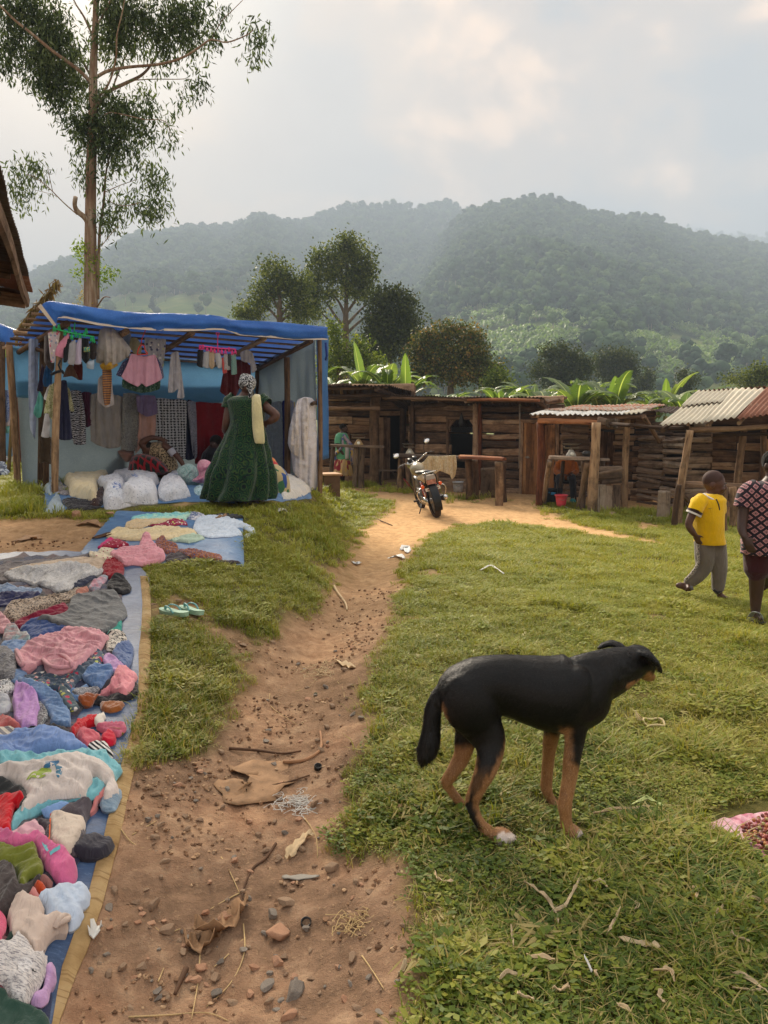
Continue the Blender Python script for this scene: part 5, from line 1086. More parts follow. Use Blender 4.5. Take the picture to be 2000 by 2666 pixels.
def garment(pile,name,label,outline,mat,cat='garment',thick=.03,amp=.03,lam=.11,th=None,step=None,puff=.0,group=None,edge=.009,parent=None,extra=.03,kind=None,holes=None,sub=3,flat=False,xy=False,base_fn=None):
 if flat is False:thick=thick*.38;lam=lam*.8
 global cloth_ct;cloth_ct+=1;seed=cloth_ct*1.37;rg=np.random.default_rng(cloth_ct);th=rg.uniform(0,3.14)if th is None else R(th)
 poly=[np.array(pile.hit(px,py,extra))for px,py in outline]if not xy else[np.array(p,float)for p in outline]
 poly=smooth_poly(poly,sub,.6)if sub>1 else poly;poly=[p+.007*np.array([float(pn(p[0]*22,p[1]*22,seed)),float(pn(p[0]*22+9,p[1]*22,seed))])*(0 if flat else 1)for p in poly];ar=.5*abs(sum(poly[i][0]*poly[(i+1)%len(poly)][1]-poly[(i+1)%len(poly)][0]*poly[i][1]for i in range(len(poly))))
 step=step or max(.008,min(.05,math.sqrt(ar/2600)));V2,F,B=fill(poly,step,rg);x,y=V2[:,0],V2[:,1];d=-sdist(x,y,B);d=np.clip(d,0,None)
 base=pile.at(x,y,pile.blur(12));e=np.clip(d/edge,0,1);e=np.clip(1-(1-e)**2,0,1);a,b=folds(x,y,th,lam,seed)
 inner=sstep(-.02,.035,d);z=base+.004+e*thick+inner*amp*.62*(a*.8+b*.35)+puff*sstep(0,math.sqrt(ar)*.45,d)**.7
 cr=(1-np.clip(np.abs(pn(x/lam*2.6+seed,y/lam*2.6,seed+2))*2.4,0,1))**2;z=z+inner*(amp*.12*fbm(x/lam*3,y/lam*3,seed,2)+amp*.16*cr);V=np.column_stack([V2,z])
 edges={}
 for f in F:
  for i in range(len(f)):k=(f[i],f[(i+1)%len(f)]);edges[k]=1
 rim=[k for k in edges if(k[1],k[0])not in edges];bv=sorted({i for k in rim for i in k});cen=V2.mean(0);off={};V=list(V)
 hb=pile.at(x,y)
 for i in bv:off[i]=len(V);q=V2[i]+(cen-V2[i])*min(.4,.012/(np.hypot(*(cen-V2[i]))+1e-6));V.append(np.array([q[0],q[1],min(z[i],hb[i])-(.016 if not flat else .006)]));V.append(V[i].copy())
 F=list(F)+[(off[k[1]]+1,off[k[0]]+1,off[k[0]],off[k[1]])for k in rim]
 o=fast(name,np.array(V),F,mat,parent)
 if parent is None:tag(o,label,cat,group,kind)
 elif label:o['label']=label
 m=(pile.X>B[:,0].min())&(pile.X<B[:,0].max())&(pile.Y>B[:,1].min())&(pile.Y<B[:,1].max());X,Y=pile.X[m],pile.Y[m]
 if X.size:
  dd=np.clip(-sdist(X,Y,B),0,None);e=np.sqrt(np.clip(1-(1-np.clip(dd/edge,0,1))**2,0,1));a,b=folds(X,Y,th,lam,seed);inner=sstep(-.02,.035,dd);bb=pile.at(X,Y,pile.blur(12))
  zz=bb+.004+e*thick+inner*amp*.62*(a*.8+b*.35)+puff*sstep(0,math.sqrt(ar)*.45,dd)**.7+inner*amp*.12*fbm(X/lam*3,Y/lam*3,seed,2)
  pile.H[m]=np.where(dd>0,np.maximum(pile.H[m],zz),pile.H[m])
 return o
def decal(pile,parent,name,outline,mat,sub=3,lift=.0035):
 poly=[np.array(pile.hit(px,py))for px,py in outline];poly=smooth_poly(poly,sub);rg=np.random.default_rng(5);V2,F,B=fill(poly,.008,rg);z=pile.at(V2[:,0],V2[:,1])+lift
 return fast(name,np.column_stack([V2,z]),F,mat,parent)
R6=lambda L_:[(x*.41,1300+y*.41)for x,y in L_]
R7=lambda L_:[(x*.2532,1750+y*.2532)for x,y in L_]
R8=lambda L_:[(x*.2532,2150+y*.2532)for x,y in L_]
R1=lambda L_:[(x*.3014,750+y*.3014)for x,y in L_]
R2=lambda L_:[(450+x*.2713,780+y*.2713)for x,y in L_]
PA=Pile(-4.6,-.2,.5,8.6,.016)
_c={}
def C(h,pat=None,**k):
 n='cloth_'+h.strip('#')+(pat or '')
 return fab(n,h,pat,**k)
def ground_sheet(pile,name,label,outline,mat,strip=None,xy=True,wr=.012):
 r=garment(pile,name,label,outline,mat,'tarpaulin',thick=.006,amp=wr,lam=.22,th=80,step=.05,edge=.01,flat=True,xy=xy,sub=1,extra=0);return r
t1=ground_sheet(PA,'ground_sheet','long blue tarpaulin with a woven cream border under the heap of clothes',[tuple(p)for p in TARP1],T_FLOOR)
OUT=[(365,1501),(385,1501),(392,1546),(394,1628),(392,1700),(390,1750),(387,1833),(359,1953),(342,2041),(327,2110),(311,2193),(291,2272),(266,2365),(241,2441),(203,2530),(157,2656),(140,2740)]
INN=[(115,2740),(137,2666),(149,2593),(162,2517),(197,2423),(228,2340),(243,2277),(273,2168),(286,2110),(306,2023),(332,1942),(358,1850),(362,1750),(361,1700),(368,1640),(371,1570)]
o=garment(PA,'border_strip',None,OUT+INN,BURLAP,thick=.008,amp=.006,lam=.2,step=.03,edge=.012,parent=t1,sub=1,flat=True,extra=.002)
t2=ground_sheet(PA,'ground_sheet','small blue tarpaulin with sparse clothes laid out before the stall',[tuple(p)for p in TARP2],T_FLOOR2,wr=.02)
def bulk():
 rg=np.random.default_rng(2);L_=[(-40,1470),(60,1450),(240,1450),(300,1480),(320,1560),(310,1640),(330,1720),(335,1780),(250,1830),(200,1870),(280,1990),(290,2050),(270,2100),(190,2160),(240,2190),(190,2280),(200,2330),(200,2400),(110,2480),(130,2560),(120,2700)]
 xy=[PA.hit(*p)for p in L_];xy+=[(-.75,.9),(-2.4,.9),(-3.6,3.0),(-4.3,5.6),(-3.4,5.9)];xy=[tuple(p)for p in xy]
 garment(PA,'clothes_heap','jumbled underlayer of dark folded clothes along the long tarpaulin',xy,C('#3f3c44','blotch',c2='#2c3350',c3='#5a4a4e',scale=.8),'clothes heap',thick=.05,amp=.05,lam=.16,step=.05,edge=.08,xy=True,sub=2,kind=None,extra=0)
 cols=['#8a97b4','#b98a94','#52607e','#8e8a86','#c9bfb2','#6e3a44','#3a4a58','#a8a0b8','#54685a']
 k=0;base=None
 for i in range(40):
  y=rg.uniform(1.3,5.7);x=rg.uniform(-.62*y-1.3,-.53*y-.12);r=rg.uniform(.16,.28);n=7;a0=rg.uniform(0,6.28)
  if x<-4.2:continue
  pl=[(x+r*rg.uniform(.7,1.3)*math.cos(a0+2*math.pi*j/n),y+r*rg.uniform(.6,1.1)*math.sin(a0+2*math.pi*j/n))for j in range(n)]
  garment(PA,'folded_garment','crumpled '+['periwinkle','dusty pink','slate blue','taupe','cream','maroon','dark teal','lilac grey','sage green'][i%9]+' garment in the far left part of the heap',pl,C(cols[i%len(cols)]),thick=.03,amp=.035,lam=.1,xy=True,step=.035,group='garments at the far left of the heap',extra=0)
bulk()
GA=[('trousers','charcoal trousers lying flat at the far end of the heap',R6([(-60,430),(200,375),(600,348),(680,370),(600,420),(300,480),(0,520),(-60,500)]),C('#5f595c'),dict(amp=.02)),('cardigan','beige cardigan strip across the far end of the heap',R6([(50,430),(300,380),(560,360),(690,390),(680,430),(500,425),(200,455)]),C('#c4b09a'),dict(amp=.02)),('knit_sweater','dark red cable knit sweater at the heap\'s far right corner',R6([(690,370),(760,385),(790,430),(770,490),(700,495),(640,465)]),C('#8c1024'),dict(thick=.07,lam=.05)),('jacket','black jacket bundled just below the dark red sweater',R6([(690,505),(780,480),(830,530),(830,570),(750,575),(680,545)]),C('#2a292b'),dict(thick=.04)),('trousers','navy trousers folded left of the dark red sweater',R6([(480,490),(600,445),(640,465),(560,515),(470,540)]),C('#3a4054'),{}),('child_top','small pink and grey top beside the black jacket',R6([(565,525),(640,475),(685,480),(640,540),(600,570),(570,560)]),C('#cf95a4','tiedye',c2='#8c97a4',scale=1.5),{}),('jeans','light blue jeans under the grey heather sweatshirt',R6([(-60,540),(100,535),(270,560),(180,600),(-60,615)]),C('#7c90ae','denim',c2='#a9b9cf'),{}),('trousers','dark navy trousers below the light blue jeans',R6([(-60,605),(250,585),(230,625),(100,655),(-60,655)]),C('#30345a'),{}),('jacket','black fleece between navy trousers and leopard print',R6([(260,590),(420,560),(540,535),(450,600),(250,645),(200,630)]),C('#262528'),{}),('sweatshirt','grey heather sweatshirt spread over the far end of the heap',R6([(20,455),(250,410),(400,392),(560,400),(655,430),(620,470),(490,500),(440,560),(330,570),(200,530),(60,490)]),C('#a4a4a6','heather',c2='#dcdcdc'),dict(thick=.035,amp=.03)),('leggings','brown black leopard print leggings',R6([(20,700),(60,640),(200,620),(400,590),(500,560),(535,590),(480,620),(330,665),(200,710),(100,755),(30,750)]),C('#a89684','leopard',c2='#2a211e',scale=1.2),dict(thick=.05,lam=.12)),('child_top','small rose brown top at the end of the leopard leggings',R6([(480,565),(550,535),(562,572),(500,607)]),C('#b0705e'),{}),('leggings','maroon leggings below the leopard print',R6([(90,765),(250,700),(400,650),(445,672),(430,712),(250,745),(120,795)]),C('#841a38'),{}),('sweatpants','royal blue sweatpants under the dark grey sweatshirt',R6([(130,800),(220,745),(350,750),(450,800),(440,835),(300,855),(200,885),(150,865)]),C('#3d5488'),dict(thick=.05)),('t_shirt','small teal shirt peeping out beside the dark grey sweatshirt',R6([(680,835),(770,755),(768,845),(700,850)]),C('#1d9486'),{}),('t_shirt','cream shirt with black lettering below the teal one',R6([(675,850),(785,842),(812,890),(760,925),(680,935)]),C('#d5cdc0','leafy',c2='#2a2a2c',scale=.5),{}),('shorts','blue denim shorts right of the pink fleece trousers',R6([(720,935),(820,885),(850,960),(822,1050),(780,1045),(715,980)]),C('#4a6090','denim',c2='#8496b4'),{}),('sweatshirt','dark grey sweatshirt spread out above the pink fleece trousers',R6([(450,605),(600,572),(740,570),(780,640),(808,720),(740,775),(650,832),(450,822),(360,772),(300,742),(230,742),(430,692)]),C('#66686a'),dict(thick=.045,amp=.022,lam=.16)),('plush_jacket','pale rose fleece at the left edge above the pompom hat',R6([(-60,720),(40,740),(75,790),(20,835),(-60,825)]),C('#d4a2a8'),dict(thick=.06)),('knitted_hat','pink and mint pompom hat at the left edge',R6([(20,830),(60,780),(110,790),(135,840),(180,830),(185,880),(60,892),(20,875)]),C('#c9a9aa','tiedye',c2='#a9c4c6',scale=2),dict(thick=.06,lam=.05)),('jeans','light blue jeans under the left leg of the pink fleece trousers',R6([(0,905),(100,885),(200,900),(170,1080),(90,1150),(0,1090)]),C('#6a87b0','denim',c2='#93aacb'),{}),('checked_shirt','dark grey checked shirt at the left edge',R6([(-60,920),(60,930),(112,1010),(92,1100),(20,1145),(-60,1090)]),C('#66666a','heather',c2='#a4a4a8',scale=.5),dict(thick=.05)),('jeans','blue jeans twisted below the flowered trousers',R6([(100,1150),(300,1190),(470,1200),(560,1170),(500,1260),(250,1260),(90,1220)]),C('#5c7fae','denim',c2='#8aa5ca'),dict(thick=.05)),('flowered_trousers','dark blue trousers with red and yellow flowers',R6([(150,1115),(300,1085),(480,1060),(560,965),(650,950),(665,1000),(560,1100),(480,1150),(440,1205),(350,1190),(200,1155)]),C('#4a5a6c','floral',c2='#b8304c',c3='#cfa9a0',scale=1.3),dict(thick=.05,lam=.08)),('t_shirt','lavender shirt right of the flowered trousers',R6([(690,975),(780,1010),(795,1065),(730,1075),(650,1010)]),C('#c49cc8'),{}),('jeans','folded mid blue jeans with pale seams beside the pink cap',R6([(520,1105),(600,1010),(700,1020),(722,1080),(640,1175),(560,1155)]),C('#5a79a8','denim',c2='#8fa9cc'),dict(thick=.05)),('fleece_trousers','large pale pink fleece trousers with elastic cuffs',R6([(100,965),(180,900),(330,860),(450,830),(640,825),(692,850),(662,920),(560,980),(520,1020),(450,1072),(300,1078),(270,1020),(200,1070),(140,1062),(110,1000)]),C('#d49aa3'),dict(thick=.07,amp=.045,lam=.17)),('black_top','black top under the pink cap at the tarpaulin edge',R7([(970,225),(1200,210),(1400,80),(1425,180),(1300,250),(1150,290),(1000,300)]),C('#232226'),{}),('knit_shirt','grey speckled knit shirt left of the pink cap',R7([(740,155),(850,100),(1010,110),(1025,155),(900,212),(800,200)]),C('#6f6f74','heather',c2='#c8c8cc'),{}),('plush_slipper','curled orange brown plush slipper',R7([(790,245),(900,200),(1030,190),(970,260),(920,325),(850,310)]),C('#964a18',sheen=.8),dict(thick=.05,lam=.04)),('plush_slipper','oblong rust brown plush slipper near the border strip',R7([(1020,300),(1100,280),(1270,290),(1240,350),(1120,377),(1040,350)]),C('#9a5820',sheen=.8),dict(thick=.05,lam=.03,amp=.01)),('bucket_hat','bright pink cap on the tarpaulin\'s right side',R6([(700,1130),(740,1075),(800,1060),(870,1110),(845,1180),(800,1222),(760,1200),(700,1210),(600,1215),(690,1165)]),C('#dd8f98'),dict(thick=.07,lam=.07,amp=.03)),('patterned_top','black and white patterned top at the left edge',R7([(-60,100),(100,60),(152,100),(120,185),(-60,205)]),C('#dcdcdc','leafy',c2='#18181c',scale=1.2),{}),('t_shirt','pale grey shirt at the left edge under the patterned one',R7([(-60,230),(80,205),(125,280),(80,365),(-60,385)]),C('#bfc3c9'),{}),('denim_jacket','light denim jacket with its sleeve stretched out',R7([(180,50),(330,60),(480,110),(600,180),(690,300),(726,400),(715,512),(520,502),(510,420),(380,260),(200,120)]),C('#5f80ac','denim',c2='#93adcf'),dict(thick=.06)),('patterned_top','flowered dark blue top with a pink bow beside the denim jacket',R7([(600,100),(700,110),(735,200),(815,325),(730,372),(640,250)]),C('#4e5e66','floral',c2='#b8304c',c3='#bfc35a',scale=1.2),{}),('knit_shirt','black and white speckled knit right of the lavender sleeve',R7([(370,270),(480,350),(482,440),(400,532),(370,460)]),C('#4a4a4c','heather',c2='#d8d8d8'),{}),('sweatshirt','lavender sweatshirt sleeve with a ribbed cuff',R7([(150,110),(240,112),(310,120),(380,230),(408,330),(378,420),(370,562),(220,570),(135,440),(130,230)]),C('#c092cc'),dict(thick=.07,lam=.09,th=10)),('child_top','coral shirt corner at the left edge below the grey shirt',R7([(-60,480),(40,405),(120,460),(218,572),(150,562),(40,520),(-60,545)]),C('#c46a68'),{}),('striped_top','cream top with thin grey stripes at the left edge',R7([(-60,545),(120,530),(155,590),(110,645),(-60,695)]),C('#d2cabc','stripe',c2='#7c7a80',scale=.7),{}),('leggings','black leggings running under the periwinkle sweatshirt',R7([(270,575),(450,530),(560,505),(700,550),(795,665),(650,645),(450,595)]),C('#222024'),{}),('santa_hat','red knitted hat with a white tip',R7([(715,565),(770,470),(900,430),(1000,428),(1035,480),(900,525),(800,572),(760,605)]),C('#c01022'),dict(thick=.05,lam=.05)),('hat_trim','white fluffy tip of cloth at the end of the red knitted hat',R7([(960,432),(1060,388),(1088,430),(1060,502),(1000,522)]),C('#e2dccf'),dict(thick=.05,lam=.04,amp=.01)),('sweater','rose pink sweater sleeve below the red knitted hat',R7([(980,535),(1150,505),(1290,505),(1292,560),(1220,622),(1100,595),(1020,572)]),C('#cb6c82'),dict(thick=.045,lam=.06)),('sweater','coral plush sweater bunched below the red knitted hat',R7([(780,615),(850,570),(960,590),(1032,640),(1030,690),(900,725),(830,682)]),C('#c85e6c'),dict(thick=.06,lam=.07)),('mitten','round crimson mitten beside the coral sweater',R7([(1030,622),(1100,590),(1188,630),(1182,690),(1120,722),(1040,702)]),C('#c81c38'),dict(thick=.06,amp=.01)),('striped_top','black and white striped top near the aqua shirt',R7([(895,725),(960,695),(1080,710),(1155,770),(1165,845),(1080,805),(960,775)]),C('#e4e0dc','stripe',c2='#1c1a22',scale=1.2),dict(thick=.04)),('sweatshirt','periwinkle blue sweatshirt across the middle of the heap',R7([(-60,640),(90,655),(160,600),(280,570),(430,558),(600,580),(760,650),(880,740),(925,792),(700,802),(400,812),(200,835),(-60,890)]),C('#7a97cc'),dict(thick=.07,amp=.045,lam=.15,th=70)),('jeans','rolled pale denim with stitched hem at the border strip',R7([(1005,1335),(1100,1250),(1242,1165),(1248,1230),(1182,1372),(1080,1388)]),C('#7890a4','denim',c2='#a9bac6'),{}),('child_top','coral pink sleeve between cream sweatshirt and pale denim',R7([(915,1415),(970,1280),(1080,1135),(1090,1180),(1015,1290),(1012,1355),(960,1405)]),C('#d48482'),{}),('sweatshirt','aqua velour sweatshirt showing round the cream one',R7([(-60,900),(200,830),(500,818),(800,800),(1000,775),(1080,790),(1160,900),(1256,982),(1210,1052),(1080,1135),(1000,1232),(850,1292),(600,1312),(330,1432),(110,1605),(130,1450),(300,1300),(100,1100)]),C('#7ab8c2'),dict(thick=.06,amp=.04)),('sweatshirt','cream sweatshirt printed with a bird and green leaves',R7([(-60,965),(80,900),(300,890),(600,850),(900,838),(1080,920),(1180,1030),(1212,1182),(1150,1200),(1140,1242),(1072,1242),(1092,1130),(1040,1052),(950,1010),(952,1080),(890,1150),(872,1232),(700,1282),(450,1292),(300,1332),(200,1362),(240,1250),(100,1130),(-60,1100)]),C('#d6cbc4'),dict(thick=.06,amp=.035,lam=.14,th=60)),('jogging_trousers','charcoal jogging trousers lying over the cream sweatshirt\'s lower left',R7([(-60,1100),(100,1095),(240,1150),(285,1220),(200,1335),(120,1260),(-60,1290)]),C('#363839'),dict(thick=.04)),('t_shirt','small light blue cloth between aqua and grey garments',R7([(420,1445),(600,1330),(725,1318),(640,1402),(500,1450)]),C('#8caee0'),{}),('sweatpants','dark grey half of the colour block sweatpants',R7([(560,1450),(860,1300),(955,1280),(905,1450),(885,1540),(860,1760),(760,1850),(700,1700),(800,1480),(650,1450)]),C('#564f55'),dict(thick=.05)),('sweatpants','cream panel of the colour block sweatpants with orange piping',R7([(520,1462),(700,1455),(870,1490),(882,1540),(800,1700),(672,1822),(520,1745),(500,1600)]),C('#d0c0b0'),dict(thick=.06,lam=.18,amp=.03)),('sweatpants','charcoal leg left of the cream panel',R7([(380,1490),(520,1455),(515,1600),(505,1745),(430,1700),(470,1600)]),C('#4c464c'),{}),('sock','dark navy felt slipper sock resting on the border strip',R7([(740,1765),(870,1690),(960,1682),(1060,1690),(1130,1688),(1182,1750),(1110,1812),(1050,1862),(900,1892),(780,1835)]),C('#32303b'),dict(thick=.07,lam=.09)),('t_shirt','bright red shirt at the left edge below the cream sweatshirt',R7([(-60,1300),(150,1210),(240,1190),(232,1245),(160,1335),(110,1500),(110,1635),(-60,1625)]),C('#cc0e20'),dict(thick=.06)),('romper','pale pink ribbed romper below the red shirt',R7([(-20,1710),(120,1622),(300,1492),(380,1480),(472,1600),(425,1700),(300,1722),(150,1745)]),C('#e0b0ba'),dict(thick=.05,lam=.08)),('hooded_top','large rose pink hooded top with aqua trim',R8([(-60,40),(100,-10),(200,70),(420,100),(560,160),(640,220),(730,310),(805,420),(806,490),(742,570),(620,562),(500,440),(400,290),(330,210),(100,210),(-60,210)]),C('#d46a96'),dict(thick=.08,lam=.12,amp=.04)),('t_shirt','olive green shirt over the pink hooded top',R8([(-60,225),(150,200),(350,198),(400,280),(462,400),(400,460),(300,500),(262,592),(182,560),(150,450),(60,392),(-60,415)]),C('#767c30'),dict(thick=.05,lam=.1)),('quilted_jacket','dark brown quilted jacket at the left edge',R8([(-60,435),(70,400),(150,440),(190,560),(290,602),(360,510),(445,470),(372,600),(282,742),(150,782),(50,905),(-60,890)]),C('#48403f'),dict(thick=.07,lam=.09)),('shoe_cover','small taupe cloth bag beside the pink hooded top',R8([(400,512),(480,490),(562,550),(532,595),(465,592)]),C('#966660'),{}),('ribbon','orange red cloth scrap beside the quilted jacket',R8([(350,605),(390,545),(470,600),(452,655),(400,645)]),C('#bc4418'),{}),('child_top','small coral cloth with white edging by the light blue shirt',R8([(275,745),(350,620),(402,620),(422,680),(380,745)]),C('#ca827e'),{}),('t_shirt','very light blue shirt near the border strip',R8([(380,742),(480,610),(630,580),(850,585),(922,630),(920,742),(860,802),(872,870),(830,962),(702,1032),(660,962),(470,932),(440,802)]),C('#bccadd'),dict(thick=.05,lam=.09,th=45)),('sweatshirt','cream fleece sweatshirt with an open sleeve cuff',R8([(70,932),(150,800),(260,740),(400,745),(440,800),(460,922),(560,930),(672,940),(702,1010),(690,1082),(580,1112),(500,1182),(372,1268),(300,1202),(200,1112),(120,1100),(70,1022)]),C('#cebaac'),dict(thick=.08,lam=.15,amp=.035)),('child_top','raspberry pink top at the left edge',R8([(-60,885),(20,870),(72,960),(32,1070),(20,1205),(-60,1210)]),C('#d4587a'),{}),('knitted_hat','dark green rolled hat between raspberry top and white shirt',R8([(25,1085),(100,1008),(142,1060),(100,1135),(38,1155)]),C('#2c4038'),dict(thick=.05)),('sweatshirt','pale lavender sleeve beside the white flecked shirt',R8([(330,1715),(420,1600),(470,1370),(562,1430),(588,1500),(532,1622),(492,1742),(430,1802),(325,1770)]),C('#c09ac6'),dict(thick=.05)),('t_shirt','white shirt with grey flecks and a small black heart',R8([(-60,1215),(100,1150),(200,1110),(280,1170),(360,1260),(470,1310),(477,1450),(400,1602),(330,1702),(290,1782),(230,1822),(150,1792),(60,1622),(-60,1510)]),C('#d8d2ce','heather',c2='#77747a',scale=.8),dict(thick=.06,lam=.12,th=50)),('sweatshirt','dark green sweatshirt in the bottom left corner',R8([(-80,1690),(60,1700),(130,1832),(300,1852),(450,1932),(542,2082),(560,2300),(-80,2300)]),C('#2a463c'),dict(thick=.09,lam=.2,amp=.04)),('t_shirt','aqua tie dyed shirt at the back of the small tarpaulin',R6([(840,102),(1000,85),(1150,75),(1220,55),(1242,80),(1190,100),(1180,120),(1000,117),(850,120)]),C('#7cc4c8','tiedye',c2='#b9dcc4'),{}),('t_shirt','small navy and white bundle right of the aqua shirt',R6([(1185,110),(1240,68),(1305,95),(1250,118)]),C('#3a5682','tiedye',c2='#dcd8dc',scale=2),{}),('leggings','black leggings along the back edge of the small tarpaulin',R6([(1300,92),(1420,82),(1560,103),(1400,112)]),C('#2a2b30'),dict(thick=.02)),('trousers','tan trousers second from the back of the small tarpaulin',R6([(800,172),(800,140),(900,115),(1080,105),(1150,120),(1100,140),(950,150),(880,178)]),C('#d4ba92'),{}),('child_top','crimson patterned top over the tan trousers',R6([(940,152),(1050,135),(1160,120),(1192,150),(1080,163)]),C('#9c2e4a','floral',c2='#d8b0b0',c3='#7a2038',scale=1.5),{}),('trousers','long cream trousers across the middle of the small tarpaulin',R6([(670,222),(740,170),(900,182),(1050,160),(1230,185),(1242,225),(1000,242),(800,248)]),C('#dcc89e'),dict(thick=.035)),('t_shirt','mint green shirt corner beside the cream trousers',R6([(1080,247),(1240,205),(1302,235),(1200,262)]),C('#b4c8b2'),{}),('blouse','white long sleeved blouse with one sleeve hanging off the tarpaulin',R6([(1225,167),(1250,115),(1330,88),(1460,103),(1560,143),(1622,178),(1630,215),(1570,232),(1552,222),(1592,200),(1550,172),(1500,168),(1540,215),(1400,227),(1290,217)]),C('#ccd6e2'),dict(thick=.03,lam=.07)),('child_top','hot pink top at the left of the pink jacket',R6([(615,293),(680,242),(760,250),(700,290)]),C('#d03a76'),{}),('child_top','dark red dotted top touching the pink jacket',R6([(640,292),(700,250),(760,248),(822,275),(740,293)]),C('#981a38','dots',c2='#e0c0c4'),{}),('leggings','cream dotted leggings at the small tarpaulin\'s left',R6([(560,325),(640,298),(735,310),(705,362),(600,350)]),C('#d8cbb0','dots',c2='#b0506a'),{}),('leggings','charcoal leggings along the front of the small tarpaulin',R6([(1050,352),(1130,330),(1250,350),(1350,370),(1530,385),(1450,397),(1200,392),(1060,392)]),C('#463e42'),dict(thick=.03)),('wrap_cloth','orange and blue patterned cloth trailing over the charcoal leggings',R6([(1135,312),(1230,308),(1280,318),(1400,345),(1402,367),(1250,362),(1170,332)]),C('#8c4a22','kitenge',c2='#b8702c',c3='#3c5a8c',scale=2.4),dict(thick=.04,lam=.05)),('wrap_cloth','orange and blue patterned cloth peaked beside the pink jacket',R6([(985,262),(1040,222),(1070,270),(1135,292),(1110,322),(1040,322),(1000,302)]),C('#8c4a22','kitenge',c2='#b8702c',c3='#3c5a8c',scale=2.4),dict(thick=.07,lam=.05)),('jacket','pale pink jacket bunched on the small tarpaulin',R6([(700,332),(780,310),(880,292),(900,220),(950,222),(990,290),(1040,330),(1050,362),(980,397),(880,402),(780,392),(740,362)]),C('#de9ca6'),dict(thick=.08,lam=.1,amp=.04)),]
_named={}
for nm,lab,ol,mt,op in GA:
 nm={'romper':'romper'}.get(nm,nm);_named[lab]=garment(PA,nm,lab,ol,mt,'garment',**dict(dict(thick=.035,amp=.03,lam=.11),**op))
cs=_named['cream sweatshirt printed with a bird and green leaves']
decal(PA,cs,'leaf_print',R7([(270,1130),(330,1040),(430,1010),(530,1010),(500,1060),(420,1100),(330,1105)]),C('#93a83a'))
decal(PA,cs,'bird_print',R7([(430,985),(500,930),(600,915),(600,950),(540,985),(470,1000)]),C('#2a6a94'));decal(PA,cs,'bird_print',R7([(560,960),(630,980),(640,1010),(620,1080),(580,1085),(575,1010)]),C('#4a7d98'))
decal(PA,cs,'ladybird_print',R7([(425,975),(445,962),(458,978),(440,992)]),C('#9a4a38'))
ph=_named['large rose pink hooded top with aqua trim'];decal(PA,ph,'aqua_trim',R8([(430,195),(480,220),(520,290),(618,235),(622,262),(520,325),(462,262)]),C('#74bcc6'),sub=1,lift=.006)
cp=_named['cream panel of the colour block sweatpants with orange piping'];decal(PA,cp,'piping',R7([(518,1465),(530,1465),(522,1600),(508,1742),(498,1735),(506,1600)]),C('#d8602c'),sub=1,lift=.004)
wt=_named['white shirt with grey flecks and a small black heart'];decal(PA,wt,'heart_print',R8([(330,1515),(345,1505),(355,1518),(378,1515),(375,1530),(345,1548)]),C('#2a2a2c'),sub=2,lift=.004)
decal(PA,wt,'pocket_print',R8([(190,1400),(280,1380),(340,1440),(270,1520),(200,1545),(185,1470)]),C('#dcd8d6','heather',c2='#8a878c',scale=.8),sub=2,lift=.004)
pf=_named['large pale pink fleece trousers with elastic cuffs'];
def cuff(pile,par,ring,mat,r=.012):
 pts=[Vector((*pile.hit(*p),0))for p in ring];pts=[Vector((p.x,p.y,float(pile.at(p.x,p.y))+r*.3))for p in pts];MB().tube(catmull(pts+[pts[0]],4),r,7,caps=False).build('cuff',mat,par)
cuff(PA,pf,R6([(275,1030),(300,1000),(400,1000),(450,1040),(440,1068),(330,1072)]),C('#d49aa3'));cuff(PA,pf,R6([(105,965),(118,990),(145,1055),(135,1058),(112,1010)]),C('#d49aa3'))
cuff(PA,_named['cream fleece sweatshirt with an open sleeve cuff'],R8([(570,1060),(620,960),(680,945),(700,1000),(680,1075),(600,1100)]),C('#cebaac'),.01)
